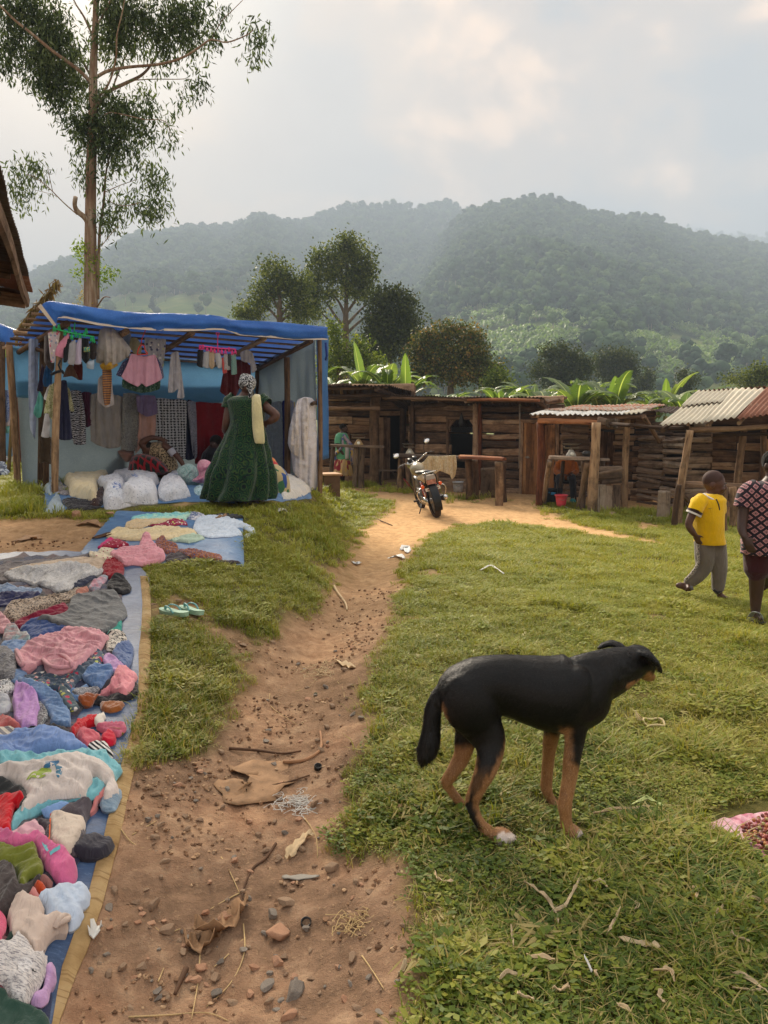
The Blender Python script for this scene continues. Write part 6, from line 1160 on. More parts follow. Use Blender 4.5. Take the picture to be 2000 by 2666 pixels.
#BLUE STALL
FL=G(140,1290);FR=G(833,1297);BRc=Vector((-2.22,13.65,0));OFF=Vector((BRc.x-FR.x,BRc.y-FR.y,0));BLc=Vector((FL.x+OFF.x*.85,FL.y+OFF.y*.98,0))
def dback(px,off=.0):
 k=(px-1000)/2000;D=BRc-BLc;t=(k*BLc.y-BLc.x)/(D.x-k*D.y);return BLc.y+t*D.y-off
def dfront(px,off=.0):
 k=(px-1000)/2000;A=Vector((FL.x,FL.y+off,0));D=Vector((FR.x-FL.x,FR.y-FL.y,0));t=(k*A.y-A.x)/(D.x-k*D.y);return A.y+t*D.y
def stall():
 r=thing('market_stall','large open stall roofed and walled with blue tarpaulin on poles','stall',((FL.x+FR.x)/2,(FL.y+FR.y)/2,g1((FL.x+FR.x)/2,(FL.y+FR.y)/2)))
 top=[(112,790),(131,783),(170,788),(211,795),(301,809),(392,815),(450,815),(500,818),(545,819),(580,824),(600,832),(640,834),(721,838),(790,845),(853,851)]
 hem=[(146,850),(152,828),(175,829),(211,837),(256,847),(332,855),(392,860),(445,862),(500,862),(560,859),(590,860),(624,873),(680,877),(760,884),(853,885)]
 def rs(pl,n):
  a=np.array(pl,float);t=np.linspace(0,len(a)-1,n);return np.column_stack([np.interp(t,np.arange(len(a)),a[:,0]),np.interp(t,np.arange(len(a)),a[:,1])])
 N=90;T=rs(top,N);Hm=rs(hem,N);fr=[];cr=[]
 for i in range(N):
  d=dfront(T[i,0],-.42);p=P(T[i,0],T[i,1],d+.10);q=P(Hm[i,0],Hm[i,1],dfront(Hm[i,0],-.36));cr.append(p);fr.append(q)
 zb0,zb1=2.50,P(675,952,13.65).z+.03;rows=[];K=10
 for k in range(K+1):
  s=k/K;row=[]
  for i in range(N):
   wv=.045*float(pn(i*.13,s*3.0,1.0))+.03*abs(float(pn(i*.31+s*2,s*1.2,4.0)));p=fr[i].lerp(cr[i],s)+Vector((0,-.07*math.sin(s*math.pi)+wv*(1-.3*s),0));row.append(p)
  rows.append(row)
 K2=26
 for k in range(1,K2+1):
  s=k/K2;row=[]
  for i in range(N):
   u=i/(N-1);b=BLc.lerp(BRc,u)+Vector((0,.3,0));b.z=zb0+(zb1-zb0)*u;p=cr[i].lerp(b,s);sag=-.02*abs(math.sin(s*7*math.pi))+.012*float(pn(i*.4,k*.5,9.0));row.append(p+Vector((0,0,sag)))
  rows.append(row)
 mb=MB();mb.grid(rows);o=mb.build('roof_tarpaulin',T_BLUE,r);m=o.modifiers.new('t','SOLIDIFY');m.thickness=.003
 mb=MB();mb.grid([[p+Vector((0,-.012,0))for p in fr],[f.lerp(c,.13)+Vector((0,-.014,0))for f,c in zip(fr,cr)]]);mb.build('hem',HEM,r)
 a,b_,c_=P(100,798,dfront(100,-.25)),P(142,850,dfront(142,-.42)),P(131,784,dfront(131,-.32));rows=[]
 mb=MB();mb.grid([[a,a.lerp(b_,.5),b_],[c_,c_.lerp(b_,.5)+Vector((0,.0,0)),b_+Vector((.03,0,.02))]]);mb.build('end_flap',T_BLUE,r)
 e=Vector((.035,-.01,.0));mb=MB();mb.grid([[a+Vector((0,-.02,0)),b_+Vector((0,-.02,0))],[a+e+Vector((.01,-.025,.03)),b_+e+Vector((0,-.02,.02))]]);mb.build('hem',HEM,r)
 def sheetw(name,A,B,za0,za1,zb0_,zb1_,mat,amp=.04,n=34,m=16,sag=.0):
  A=Vector(A);B=Vector(B);nrm=Vector((-(B.y-A.y),B.x-A.x,0)).normalized();rows=[]
  for k in range(m+1):
   t=k/m;row=[]
   for i in range(n+1):
    u=i/n;z0=za0+(zb0_-za0)*u-sag*math.sin(u*math.pi)*(1-t);z1=za1+(zb1_-za1)*u;p=A.lerp(B,u);p.z=z0+(z1-z0)*t;p+=nrm*amp*float(pn(u*9,t*2.5,3.0));row.append(p)
   rows.append(row)
  mb=MB();mb.grid(rows);o=mb.build(name,mat,r);q=o.modifiers.new('t','SOLIDIFY');q.thickness=.003;return o
 gB=g1(BRc.x,BRc.y)-.03;gF=g1(FR.x,FR.y)-.02;gl=g1(BLc.x,BLc.y)
 sheetw('back_tarpaulin',BLc,BRc,P(300,1040,13).z,zb0-.02,P(600,1045,13.6).z,zb1-.02,T_BACK,.03,sag=.06)
 sheetw('back_skirt',BLc+Vector((.02,.12,0)),BRc+Vector((0,.12,0)),gl-.03,P(300,1030,13).z+.2,gB,P(600,1030,13.6).z+.2,T_TEAL,.05)
 sheetw('side_tarpaulin',FR+Vector((-.06,.10,0)),BRc,gF+.05,fr[-1].z+.05,gB,zb1,T_TEAL,.05)
 sheetw('corner_flap',P(828,1200,dfront(828,-.02)),P(857,1200,dfront(857,.15)),P(828,1216,11).z,fr[-1].z+.12,P(840,1212,11).z,fr[-1].z+.12,T_SIDE,.03,8,20)
 def post(b,topz,dx,q,nm='pole',dy=0):pole(r,[b-Vector((0,0,.25)),Vector((b.x+dx*.5+.01,b.y+dy*.5,(b.z+topz)/2)),Vector((b.x+dx,b.y+dy,topz))],q,q*.92,W_POLE,nm,10)
 ft=P(158,838,dfront(158,-.05));pole(r,[FL-Vector((0,0,.25)),P(144,1150,FL.y+.02),P(150,1000,FL.y+.06),P(160,845,FL.y+.12)],.045,.04,W_POLE,'pole',10)
 post(FR,fr[-1].z+.03,.02,.04);post(Vector((P(743,1000,12.2).x,12.2,gB)),P(748,930,12.2).z,.03,.05);post(Vector((BRc.x,BRc.y,gB)),zb1,0,.05);post(Vector((BLc.x,BLc.y,gl)),zb0,0,.05)
 for px0,px1,dd,q in((98,112,10.7,.045),(112,122,10.4,.04)):b=Vector((P(px0,1200,dd).x,dd,g1(P(px0,1200,dd).x,dd)));post(b,P(px1,880,dd).z,P(px1,880,dd).x-b.x,q)
 for(px,py,px2,py2)in((811,888,675,962),(689,881,640,918),(501,866,448,928),(330,862,300,900),(175,842,140,880)):
  a=P(px,py,dfront(px,-.25));u={811:1.0,689:.78,501:.5,330:.27,175:.03}[px];b=BLc.lerp(BRc,u);b.z=zb0+(zb1-zb0)*u-.10;a.z-=.0;pole(r,[a,b],.042,.038,W_DARK,'rafter')
 for k in range(9):
  s=.02+.96*k/8;a=cr[2].lerp(Vector((BLc.x,BLc.y,zb0)),s);b=cr[-2].lerp(Vector((BRc.x,BRc.y,zb1)),s);c=a.lerp(b,.5)+Vector((0,0,.02*rw.uniform(-1,1)));m1=(cr[40]).lerp(Vector(BLc.lerp(BRc,.45))+Vector((0,0,(zb0+zb1)/2)),s)
  pole(r,[a-Vector((.1,0,.055)),m1-Vector((0,0,.06)),b-Vector((-.05,0,.055))],.02,.018,W_DARK,'purlin',6)
 pole(r,[P(85,905,10.3),P(160,925,FL.y+.1)],.03,.03,W_POLE,'rail');pole(r,[P(38,863,11.5),P(100,872,11.3)],.03,.03,W_POLE,'rail');pole(r,[P(38,880,11.5),P(110,888,11.1)],.03,.03,W_POLE,'rail')
 pole(r,[P(812,1052,dfront(812,-.1)),P(826,1050,dfront(826,.3))],.03,.03,W_DARK,'rail_end')
 MB().tube([P(133,975,FL.y-.06),P(148,968,FL.y-.05),P(162,966,FL.y-.03),P(166,972,FL.y)],.02,6).tube([P(160,968,FL.y-.05),P(152,950,FL.y-.06),P(157,938,FL.y-.04)],.012,6).build('tie',C('#20222a'),r)
 MB().tube([P(848,892,FR.y-.35),P(851,925,FR.y-.35),P(848,938,FR.y-.33)],.02,6).build('tie',C('#1c3478'),r)
stall()
#hanging cloth
HANGI=[0]
def hang(name,label,outline,off,mat,cat='garment',amp=.03,lam=.09,group=None,plane='front',d=None,step=None,parent=None,belly=.0,tip=.0):
 HANGI[0]+=1;seed=HANGI[0]*2.11;rg=np.random.default_rng(HANGI[0]+900)
 df=(lambda px:dback(px,off))if plane=='back' else(lambda px:dfront(px,off))if plane=='front' else((lambda px:dside(px,off))if plane=='side' else(lambda px:d))
 pl=smooth_poly(outline,3,.35);pl=np.array(pl);c=pl.mean(0);dc=df(c[0]);u=dc/2000
 ar=.5*abs(np.sum(pl[:,0]*np.roll(pl[:,1],-1)-np.roll(pl[:,0],-1)*pl[:,1]))*u*u;stp=(step or max(.012,math.sqrt(ar/700)))/u
 V2,F,B=fill([np.array(p)for p in pl],stp,rg);x,y=V2[:,0],V2[:,1];dd=np.clip(-sdist(x,y,B),0,None)*u;V=[]
 ymin=y.min();hgt=(y.max()-ymin+1e-6)
 for i in range(len(x)):
  t=(y[i]-ymin)/hgt;xm=x[i]*u;ym=y[i]*u
  f=float(pn(xm/lam+.5*float(pn(ym*1.5,seed)),ym*.55+seed,seed))*amp*(.55+.45*t)*2.4+float(pn(xm/lam*2.6+7,ym*1.2,seed))*amp*.9+float(pn(xm*16,ym*16,seed))*amp*.35
  dist=df(x[i])+f-belly*math.sin(math.pi*min(1,t*1.05))*min(1,dd[i]/.05);q=P(x[i],y[i],dist);V.append(q)
 o=fast(name,np.array([v[:]for v in V]),F,mat,parent);md=o.modifiers.new('t','SOLIDIFY');md.thickness=.007;md.offset=0
 if parent is None:tag(o,label,cat,group)
 return o
def dside(px,off=.0):
 k=(px-1000)/2000;A=Vector((FR.x-off,FR.y,0));D=OFF;t=(k*A.y-A.x)/(D.x-k*D.y);return A.y+t*D.y
BK=-9.0
HG=[('wrap_cloth','black and white zebra striped cloth at the left of the stall\'s back wall',R1([(590,895),(700,890),(735,1100),(742,1345),(640,1350),(600,1180)]),BK,C('#b4b2b6','zebra',c2='#26242a',scale=1.2)),('wrap_cloth','plum coloured cloth beside the zebra striped one',R1([(700,905),(790,905),(795,1050),(790,1180),(740,1200)]),BK+.05,C('#4a1e34')),('wrap_cloth','wide plain taupe cloth on the stall\'s back wall',R1([(785,920),(930,915),(1062,940),(1050,1180),(1040,1370),(930,1385),(785,1320)]),BK,C('#948e88')),('lace_cloth','grey cloth with a leafy pattern next to the taupe one',R1([(1065,910),(1200,920),(1205,1150),(1200,1405),(1045,1390),(1055,1150)]),BK-.05,C('#86857f','leafy',c2='#4c4c4c')),('scarf','dull lilac scarf folded over the peach one',R1([(1180,930),(1340,930),(1362,1080),(1270,1112),(1190,1062)]),BK-.15,C('#6f607e')),('wrap_cloth','peach coloured cloth hanging under the lilac scarf',R1([(1205,1060),(1345,1095),(1340,1280),(1260,1330),(1170,1430),(1200,1200)]),BK-.05,C('#b08a7e')),('wrap_cloth','black cloth with a white damask pattern at the middle of the back wall',R1([(1345,955),(1480,960),(1612,970),(1608,1250),(1600,1475),(1460,1460),(1350,1300)]),BK,C('#16161c','damask',c2='#a8a8a8',scale=2.2)),('wrap_cloth','narrow navy cloth right of the damask one',R1([(1612,980),(1665,980),(1670,1250),(1680,1470),(1602,1475)]),BK+.03,C('#181c38')),('lace_cloth','grey patterned cloth between navy and dark red ones',R2([(140,980),(218,985),(230,1250),(235,1500),(200,1530),(165,1250)]),BK-.03,C('#8e8e98','leafy',c2='#4e4e58')),('wrap_cloth','wide dark red cloth at the right of the back wall',R2([(215,985),(360,990),(500,1005),(490,1300),(470,1560),(340,1580),(212,1575),(225,1250)]),BK+.02,C('#74101a')),('trousers','long dark navy trousers hanging behind the front left pole',R1([(515,810),(575,800),(600,1050),(625,1300),(560,1315),(510,1300),(515,1050)]),.35,C('#22243e')),('t_shirt','olive patterned top hanging right of the navy trousers',R1([(575,860),(600,870),(642,1060),(610,1062),(585,1000)]),.45,C('#8a8664','leafy',c2='#c8c4a0',scale=.7)),('t_shirt','cream and green flowered top hanging left of the front pole',R1([(400,960),(430,850),(472,815),(505,830),(500,1000),(455,1145),(415,1080),(380,1082)]),.12,C('#bdb894','leafy',c2='#7c8a4c',scale=.7)),('t_shirt','white cloth hanging low left of the front pole',R1([(355,1280),(375,1180),(390,1085),(422,1090),(432,1180),(425,1288),(390,1292)]),.10,C('#c8c6c8')),('t_shirt','small white top above the flowered one at the stall\'s left',R1([(378,950),(410,860),(445,820),(440,880),(400,970)]),.2,C('#c4c2c4')),('skirt','teal gathered skirt hanging at the stall\'s left end',R1([(290,1080),(320,960),(342,890),(372,950),(372,1020),(352,1112),(320,1122)]),.35,C('#5aa098')),('t_shirt','deep blue shirt hanging at the stall\'s left end',R1([(368,800),(385,720),(402,665),(452,720),(442,842),(385,852)]),.25,C('#1a4876')),('t_shirt','dark purple top at the stall\'s left end above the teal skirt',R1([(320,885),(345,760),(362,660),(385,700),(372,892)]),.4,C('#2e2032')),('trousers','dark brown trousers hanging low behind the front left pole',R1([(338,1290),(390,1270),(442,1290),(442,1400),(440,1522),(385,1500),(338,1512)]),.3,C('#463829')),('leggings','brown grey leggings hanging beside the green hanger',R1([(385,420),(420,400),(455,405),(470,560),(470,690),(455,720),(420,690),(385,635)]),.15,C('#544c4c')),('wrap_cloth','long white and blue cloth on the outer left side of the stall',R1([(248,450),(290,440),(330,445),(330,700),(325,1000),(300,1300),(262,1210),(245,900)]),.75,C('#8e98b2')),('gathered_dress','beige gathered satin dress bunched at the top of the stall',R1([(862,360),(900,338),(982,345),(1055,430),(1132,525),(1110,590),(1030,642),(950,672),(880,655),(832,640),(835,560),(850,430)]),.0,C('#b8afa8',trans=.15),dict(amp=.05,lam=.06,belly=.08)),('scarf','mustard scarf knotted below the beige dress',R1([(862,662),(940,625),(1022,662),(960,702),(880,702)]),-.02,C('#b48a26'),dict(belly=.05)),('t_shirt','white shirt with red trim hanging under the mustard scarf',R1([(850,785),(890,745),(960,750),(975,900),(986,1005),(912,1032),(842,965)]),.1,C('#b2a8a6')),('sock','bundle of navy, orange and purple socks under the mustard scarf',R1([(885,702),(962,705),(965,820),(950,1000),(905,1012),(888,880)]),.0,C('#241f3c','hstripe',c2='#b07a3c',scale=1.0),dict(belly=.04)),('bra','brown bra hanging right of the front pole',R1([(545,770),(575,690),(620,640),(640,700),(680,790),(620,760)]),.2,C('#5c4438')),('bra','dark red and beige bra hanging in the stall\'s left corner',R1([(640,655),(712,640),(712,790),(670,790),(625,740)]),.22,C('#501a18')),('shorts','green speckled shorts behind the pink shorts',R1([(1058,790),(1150,780),(1300,780),(1385,790),(1378,872),(1290,900),(1215,905),(1120,880),(1058,855)]),.1,C('#2e4a3c','dots',c2='#8aa890',scale=1.4)),('shorts','navy dotted shorts behind the pink shorts',R1([(1005,750),(1060,640),(1150,590),(1345,585),(1400,680),(1415,772),(1380,790),(1200,760),(1060,770)]),.07,C('#4a4868','dots',c2='#a8a8c0',scale=1.4)),('shorts','pink striped shorts on a red hanger at the stall\'s middle',R1([(1135,565),(1240,592),(1342,575),(1375,680),(1402,782),(1330,825),(1262,852),(1225,822),(1190,852),(1110,815),(1048,768),(1095,670)]),-.02,C('#c898a8','hstripe',c2='#bd8698',scale=1.6),dict(amp=.02)),('t_shirt','pale grey shirt with small flowers hanging behind the pink shorts',R1([(1252,425),(1340,435),(1432,440),(1425,560),(1410,692),(1350,640),(1280,600),(1252,540)]),.5,C('#b2b0b4','floral',c2='#5c5c78',c3='#a8a0a0',scale=.8)),('t_shirt','pale blue grey shirt high in the stall beside the beige dress',R1([(1005,365),(1060,365),(1125,370),(1138,450),(1112,520),(1050,470),(1012,430)]),.6,C('#8e98a8')),('t_shirt','olive beige top high behind the red hanger',R1([(1130,430),(1182,430),(1225,500),(1215,580),(1165,570),(1120,510)]),.45,C('#9a9070')),('scarf','long pale grey scarf over the middle rafter',R1([(1478,570),(1505,552),(1540,550),(1565,700),(1592,940),(1560,955),(1530,950),(1540,870),(1500,900),(1452,900),(1462,720)]),.1,C('#a09ca0'),dict(lam=.05)),('t_shirt','dark maroon shirt on a hanger beside the pink peg hanger',R2([(478,730),(520,600),(600,585),(690,580),(745,640),(748,760),(690,800),(640,850),(600,935),(510,925),(455,882)]),.5,C('#4c1016')),('shirt','crumpled white shirt hung over the right rafter',R2([(650,505),(720,475),(770,520),(790,600),(805,675),(760,705),(740,610),(690,600),(655,580)]),.25,C('#96939a')),('lace_cloth','white grey lace curtain on the stall\'s right wall',R2([(890,1010),(960,985),(1042,980),(1055,1300),(1052,1645),(950,1600),(880,1210)]),.15,C('#8a9294','lace',c2='#5c6468'),dict(plane='side',amp=.05)),('wrap_cloth','narrow royal blue cloth between the lace curtains',R2([(1045,990),(1088,985),(1080,1300),(1078,1600),(1050,1640)]),.12,C('#1a2560'),dict(plane='side')),('lace_cloth','silver grey lace cloth beside the royal blue one',R2([(1085,982),(1162,982),(1150,1300),(1132,1662),(1072,1645)]),.15,C('#a2a2aa','lace',c2='#6c6c76'),dict(plane='side',amp=.05)),('wrap_cloth','thin yellow cloth strip beside the big white lace',R2([(1140,985),(1170,985),(1165,1085),(1145,1075)]),.12,C('#b8963c'),dict(plane='side')),('lace_cloth','big white lace cloth draped over the rail at the stall\'s right front',R2([(1150,1100),(1195,965),(1262,935),(1332,945),(1368,990),(1378,1200),(1400,1500),(1412,1765),(1372,1812),(1332,1832),(1272,1832),(1232,1752),(1150,1640),(1135,1400)]),-.02,C('#d6d2d6','lace',c2='#b4b0b8',scale=.8),dict(amp=.06,lam=.10,belly=.10)),('lace_cloth','bunched ivory lace hanging before the big white lace cloth',R2([(1105,1380),(1118,1240),(1155,1090),(1200,970),(1290,940),(1310,1100),(1298,1300),(1292,1450),(1245,1545),(1190,1500),(1140,1470)]),-.12,C('#d4ccc8','lace',c2='#b0a8a8',scale=.8),dict(amp=.07,lam=.06,belly=.12)),]
for it in HG:
 nm,lab,ol,off,mt=it[:5];kw=dict(it[5])if len(it)>5 else{}
 if off<-5:kw['plane']='back';off=.14-(off-BK)
 hang(nm,lab,ol,off,mt,**kw)
def peg_hanger(label,pts_bar,hook,pegs,mat,off,items):
 d=lambda px:dfront(px,off);a=P(*pts_bar[0],d(pts_bar[0][0]));r=thing('peg_hanger',label,'hanger',P(*hook[0],d(hook[0][0])))
 mb=MB()
 for q in(-.07,0,.07):
  mb.tube([P(x,y,d(x)+q)for x,y in pts_bar],.009,6)
 for t in(0,.33,.66,1):i=pts_bar[0];j=pts_bar[-1];x=i[0]+(j[0]-i[0])*t;y=i[1]+(j[1]-i[1])*t;mb.tube([P(x,y,d(x)-.07),P(x,y,d(x)+.07)],.008,6)
 mb.build('bar',mat,r);MB().tube(catmull([P(x,y,d(x))for x,y in hook],4),.008,6).build('hook',mat,r)
 for x,y in pegs:c=P(x,y,d(x)-.05);MB().box(c+Vector((-.008,0,0)),(.012,.02,.07),Euler((0,.12,0)).to_matrix()).box(c+Vector((.008,0,0)),(.012,.02,.07),Euler((0,-.12,0)).to_matrix()).box(c,(.03,.012,.014)).build('peg',mat,r)
 for nm,lab,ol,m in items:hang(nm,lab,ol,off-.05,m,'sock' if nm=='sock' else 'garment',amp=.012,lam=.05,belly=.03,step=.016)
GREENP=plain('green_plastic',srgb(60,205,125),.35,.08,10,0);PINKP=plain('hot_pink_plastic',srgb(255,78,150),.35,.08,10,0);REDP=plain('red_plastic',srgb(214,72,62),.35,.08,10,0)
peg_hanger('mint green peg hanger full of socks at the stall\'s front left corner',R1([(460,345),(560,375),(690,400),(810,420)]),R1([(640,380),(645,320),(650,300)]),R1([(470,350),(510,335),(560,385),(600,350),(620,420),(655,400),(690,410),(730,400),(745,370),(790,440),(808,450)]),GREENP,-.12,[('sock','pink and white flowered cloth on the green hanger',R1([(415,385),(460,375),(520,378),(500,480),(470,640),(440,640),(425,500)]),C('#c4b4b8','floral',c2='#c0506c',c3='#8a94a8')),('sock','pink briefs on the green hanger',R1([(500,485),(560,420),(602,370),(585,500),(552,605),(500,590),(462,572)]),C('#dc8fa6')),('sock','black stocking on the green hanger',R1([(565,440),(620,412),(605,560),(575,640),(548,640),(550,540)]),C('#1c1c20')),('sock','light grey sock left of the lilac one',R1([(600,480),(650,445),(660,560),(640,662),(585,652)]),C('#a8a6aa')),('sock','lilac white sock on the green hanger',R1([(650,505),(690,415),(706,430),(702,560),(700,655),(650,660),(630,622)]),C('#c0b2c8')),('sock','black sock with a bright packet label',R1([(710,440),(762,440),(772,540),(770,622),(740,652),(705,602)]),C('#1e1e22')),('sock','dark brown sock at the right end of the green hanger',R1([(780,470),(832,465),(833,560),(825,612),(795,620),(778,600)]),C('#2c2422')),('sock','small white and blue packet below the green hanger',R1([(750,640),(812,620),(808,700),(780,700),(752,690)]),C('#a8b6c4'))])
lp=MB();c=P(226,910,dfront(226,-.26));lp.box(c,(.075,.006,.06));lp.build('packet_label',C('#3c9a8c','tiedye',c2='#c8a83c',scale=4),None);tag(bpy.data.objects['packet_label'],'small teal and yellow packet label on the black sock','label')
peg_hanger('hot pink peg hanger with socks in the middle of the stall front',R2([(255,440),(340,452),(430,465),(600,475)]),R2([(430,460),(430,380),(432,350),(415,320),(445,322),(432,350)]),R2([(262,460),(290,455),(330,470),(368,480),(400,490),(435,490),(470,500),(505,500),(540,480),(570,510),(600,500)]),PINKP,-.10,[('sock','black sock at the left end of the pink hanger',R2([(238,485),(292,485),(290,600),(285,655),(232,632)]),C('#1a1a1e')),('sock','crumpled grey and white sock on the pink hanger',R2([(300,505),(352,495),(355,600),(345,660),(285,640)]),C('#a2a2a6')),('sock','beige foot shaped sock on the pink hanger',R2([(350,490),(398,490),(402,600),(395,650),(372,668),(348,640)]),C('#b09a80')),('sock','white grey sock right of the beige one',R2([(400,520),(450,510),(475,600),(470,650),(440,660),(415,620)]),C('#b0b0b4')),('sock','red sock on the pink hanger',R2([(470,560),(492,558),(505,640),(522,700),(480,708)]),C('#b84a44')),('sock','black and white striped sock on the pink hanger',R2([(488,530),(525,522),(540,600),(552,672),(495,675)]),C('#d8d4d4','hstripe',c2='#202024',scale=2.2)),('sock','dark grey sock on the pink hanger',R2([(528,520),(560,520),(570,580),(565,635),(530,635)]),C('#3a3c3e')),('sock','teal striped sock at the right end of the pink hanger',R2([(560,530),(602,520),(610,620),(616,712),(563,718)]),C('#2a5a5c','hstripe',c2='#8aa89c',scale=1.5))])
rh=MB();d_=dfront(365,-.05);rh.tube(catmull([P(*p,d_)for p in R1([(1185,572),(1195,530),(1215,495),(1245,498),(1255,540),(1272,570),(1185,575)])],3),.009,6).tube([P(*p,d_)for p in R1([(1220,490),(1225,440),(1250,380),(1262,350)])],.006,5)
tag(rh.build('clothes_hanger',REDP),'red plastic hanger holding the pink striped shorts','hanger')
def lump(name,label,outline,d,mat,cat='bundle',depth=.22,parent=None,edge=.12,amp=.04,lam=.1):
 HANGI[0]+=1;seed=HANGI[0]*1.7;rg=np.random.default_rng(HANGI[0]);pl=smooth_poly(outline,3);u=d/2000;ar=.5*abs(np.sum(np.array(pl)[:,0]*np.roll(np.array(pl)[:,1],-1)-np.roll(np.array(pl)[:,0],-1)*np.array(pl)[:,1]))*u*u
 V2,F,B=fill([np.array(p)for p in pl],max(.015,math.sqrt(ar/500))/u,rg);x,y=V2[:,0],V2[:,1];dd=np.clip(-sdist(x,y,B),0,None)*u;e=np.clip(dd/edge,0,1);e=np.sqrt(1-(1-e)**2);a,b=folds(x*u,y*u,rg.uniform(0,3),lam,seed)
 f=depth*.6*e+(a*.8+b*.4)*amp*sstep(0,.05,dd);n=len(x);V=[P(x[i],y[i],d-f[i])for i in range(n)]+[P(x[i],y[i],d+.4*depth*e[i])for i in range(n)]
 o=fast(name,np.array([v[:]for v in V]),F+[tuple(reversed([q+n for q in t]))for t in F],mat,parent)
 if parent is None:tag(o,label,cat)
 return o
 #goods on the stall floor
PB=Pile(-6.6,.2,8.2,14.8,.025)
fl_out=[(85,1235),(118,1290),(112,1331),(200,1326),(271,1323),(420,1312),(560,1307),(650,1312),(735,1308),(812,1298),(806,1275)]
fxy=[PB.hit(*p)for p in fl_out]+[(FR.x-.1,FR.y+.3),(BRc.x,BRc.y-.1),(BLc.x,BLc.y-.1)]
ground_sheet(PB,'ground_sheet','blue edged tarpaulin spread over the stall floor under the goods',fxy,T_FLOOR2,wr=.03)
SACK=fab('white_sack','#dcdce0','dots',rough=.55,sheen=0,scale=1.0,c2='#a8a8b4',bump=.6)
GB=[('tarpaulin','pale tarpaulin bundle at the stall\'s left front corner',R1([(335,1690),(400,1590),(440,1540),(560,1565),(700,1600),(600,1650),(500,1700),(440,1780),(380,1740)]),T_PALE,dict(thick=.2,amp=.06)),('tarpaulin','white and blue tarpaulin corner folded out beyond the front left pole',R1([(388,1912),(450,1800),(498,1755),(530,1830),(565,1915),(470,1930)]),T_PALE,dict(thick=.05,amp=.03)),('black_top','black clothes under the cream cloth beside the front pole',R1([(530,1820),(640,1800),(800,1830),(905,1790),(885,1855),(700,1902),(580,1892)]),C('#2c2a2e'),dict(thick=.05)),('shirt','grey patterned shirt between front pole and cream cloth',R1([(430,1685),(520,1672),(592,1712),(595,1770),(500,1755)]),C('#6c666a','leafy',c2='#a8a4a4'),dict(thick=.06)),('black_top','dark brown jacket between cream cloth and white sacks',R1([(800,1800),(860,1720),(905,1700),(910,1790),(860,1850),(780,1855)]),C('#34201e'),dict(thick=.07)),('blanket','cream blanket bunched on the stall floor near the front left pole',R1([(548,1662),(650,1602),(720,1552),(900,1560),(962,1602),(940,1642),(852,1702),(832,1792),(800,1822),(700,1802),(600,1772),(590,1702)]),C('#d2c19c'),dict(thick=.30,amp=.07,lam=.16)),('sack','rear white polythene sack lying behind the front three',R1([(960,1602),(1150,1590),(1372,1640),(1340,1700),(1150,1690),(1000,1660)]),SACK,dict(thick=.34,puff=.06)),('sack','leftmost white polythene sack with a blue print',R1([(838,1642),(1000,1620),(1092,1700),(1065,1782),(1152,1852),(1050,1887),(912,1892),(888,1800),(900,1722)]),SACK,dict(thick=.26,puff=.08,amp=.05,lam=.2)),('sack','middle white polythene sack, the plumpest in front',R1([(1082,1702),(1150,1642),(1280,1650),(1352,1722),(1368,1842),(1200,1855),(1070,1832),(1050,1782)]),SACK,dict(thick=.30,puff=.10,amp=.05,lam=.2)),('sack','right white polythene sack tapering to the right',R1([(1375,1690),(1480,1620),(1562,1630),(1602,1702),(1645,1782),(1500,1812),(1370,1792)]),SACK,dict(thick=.26,puff=.09,amp=.05,lam=.2)),('child_top','light blue and white clothes beside the right white sack',R2([(200,1800),(260,1770),(310,1800),(290,1850),(220,1850)]),C('#b4cace','leafy',c2='#6a9aa4',scale=.8),dict(thick=.06)),('lace_cloth','white lace heap on the floor at the stall\'s right',R2([(1040,1682),(1130,1662),(1232,1742),(1330,1832),(1200,1882),(1060,1892),(1040,1782)]),C('#d8d4cc','lace',c2='#b8b0a8'),dict(thick=.1,amp=.06)),('wrap_cloth','grey lilac cloth crumpled behind the woman\'s feet',R2([(720,1880),(800,1860),(880,1890),(860,1945),(740,1940)]),C('#8a8090'),dict(thick=.04)),('sandals','dark olive slippers on the grass at the stall\'s right front',R2([(1060,1960),(1130,1935),(1160,1960),(1110,1990),(1050,1990)]),C('#4a4c34'),dict(thick=.03)),]
_gb={}
for nm,lab,ol,mt,op in GB:_gb[lab]=garment(PB,nm,lab,ol,mt,'sack' if nm=='sack' else 'cloth',**dict(dict(thick=.05,amp=.04,lam=.14,edge=.07),**op))
decal(PB,_gb['leftmost white polythene sack with a blue print'],'printed_patch',R1([(970,1680),(1040,1690),(1045,1730),(1010,1750),(975,1720)]),C('#3a5aa0','tiedye',c2='#a8b4d0',scale=3))
decal(PB,_gb['rear white polythene sack lying behind the front three'],'printed_patch',R1([(1120,1600),(1185,1615),(1190,1640),(1140,1625)]),C('#4a6ab0','tiedye',c2='#a8b4d0',scale=3))
lump('tarpaulin','bright blue tarpaulin lump at the back left of the stall floor',R1([(500,1500),(600,1482),(760,1470),(835,1545),(700,1575),(520,1572)]),12.3,T_BLUE)
lump('bundle','grey green cloth bundle before the taupe cloth',R1([(885,1500),(950,1430),(1045,1440),(1085,1525),(1000,1572),(900,1562)]),12.2,C('#56665e'))
lump('bundle','rose coloured cloth bundle beside the crouching person',R1([(1010,1400),(1130,1388),(1162,1440),(1100,1505),(1030,1445)]),12.1,C('#9c766c'))
lump('child_top','teal and white flowered cloth behind the right white sack',R2([(40,1640),(150,1572),(232,1620),(242,1702),(302,1762),(200,1832),(110,1765)]),11.2,C('#b8ccc8','leafy',c2='#5a9890',scale=.8))
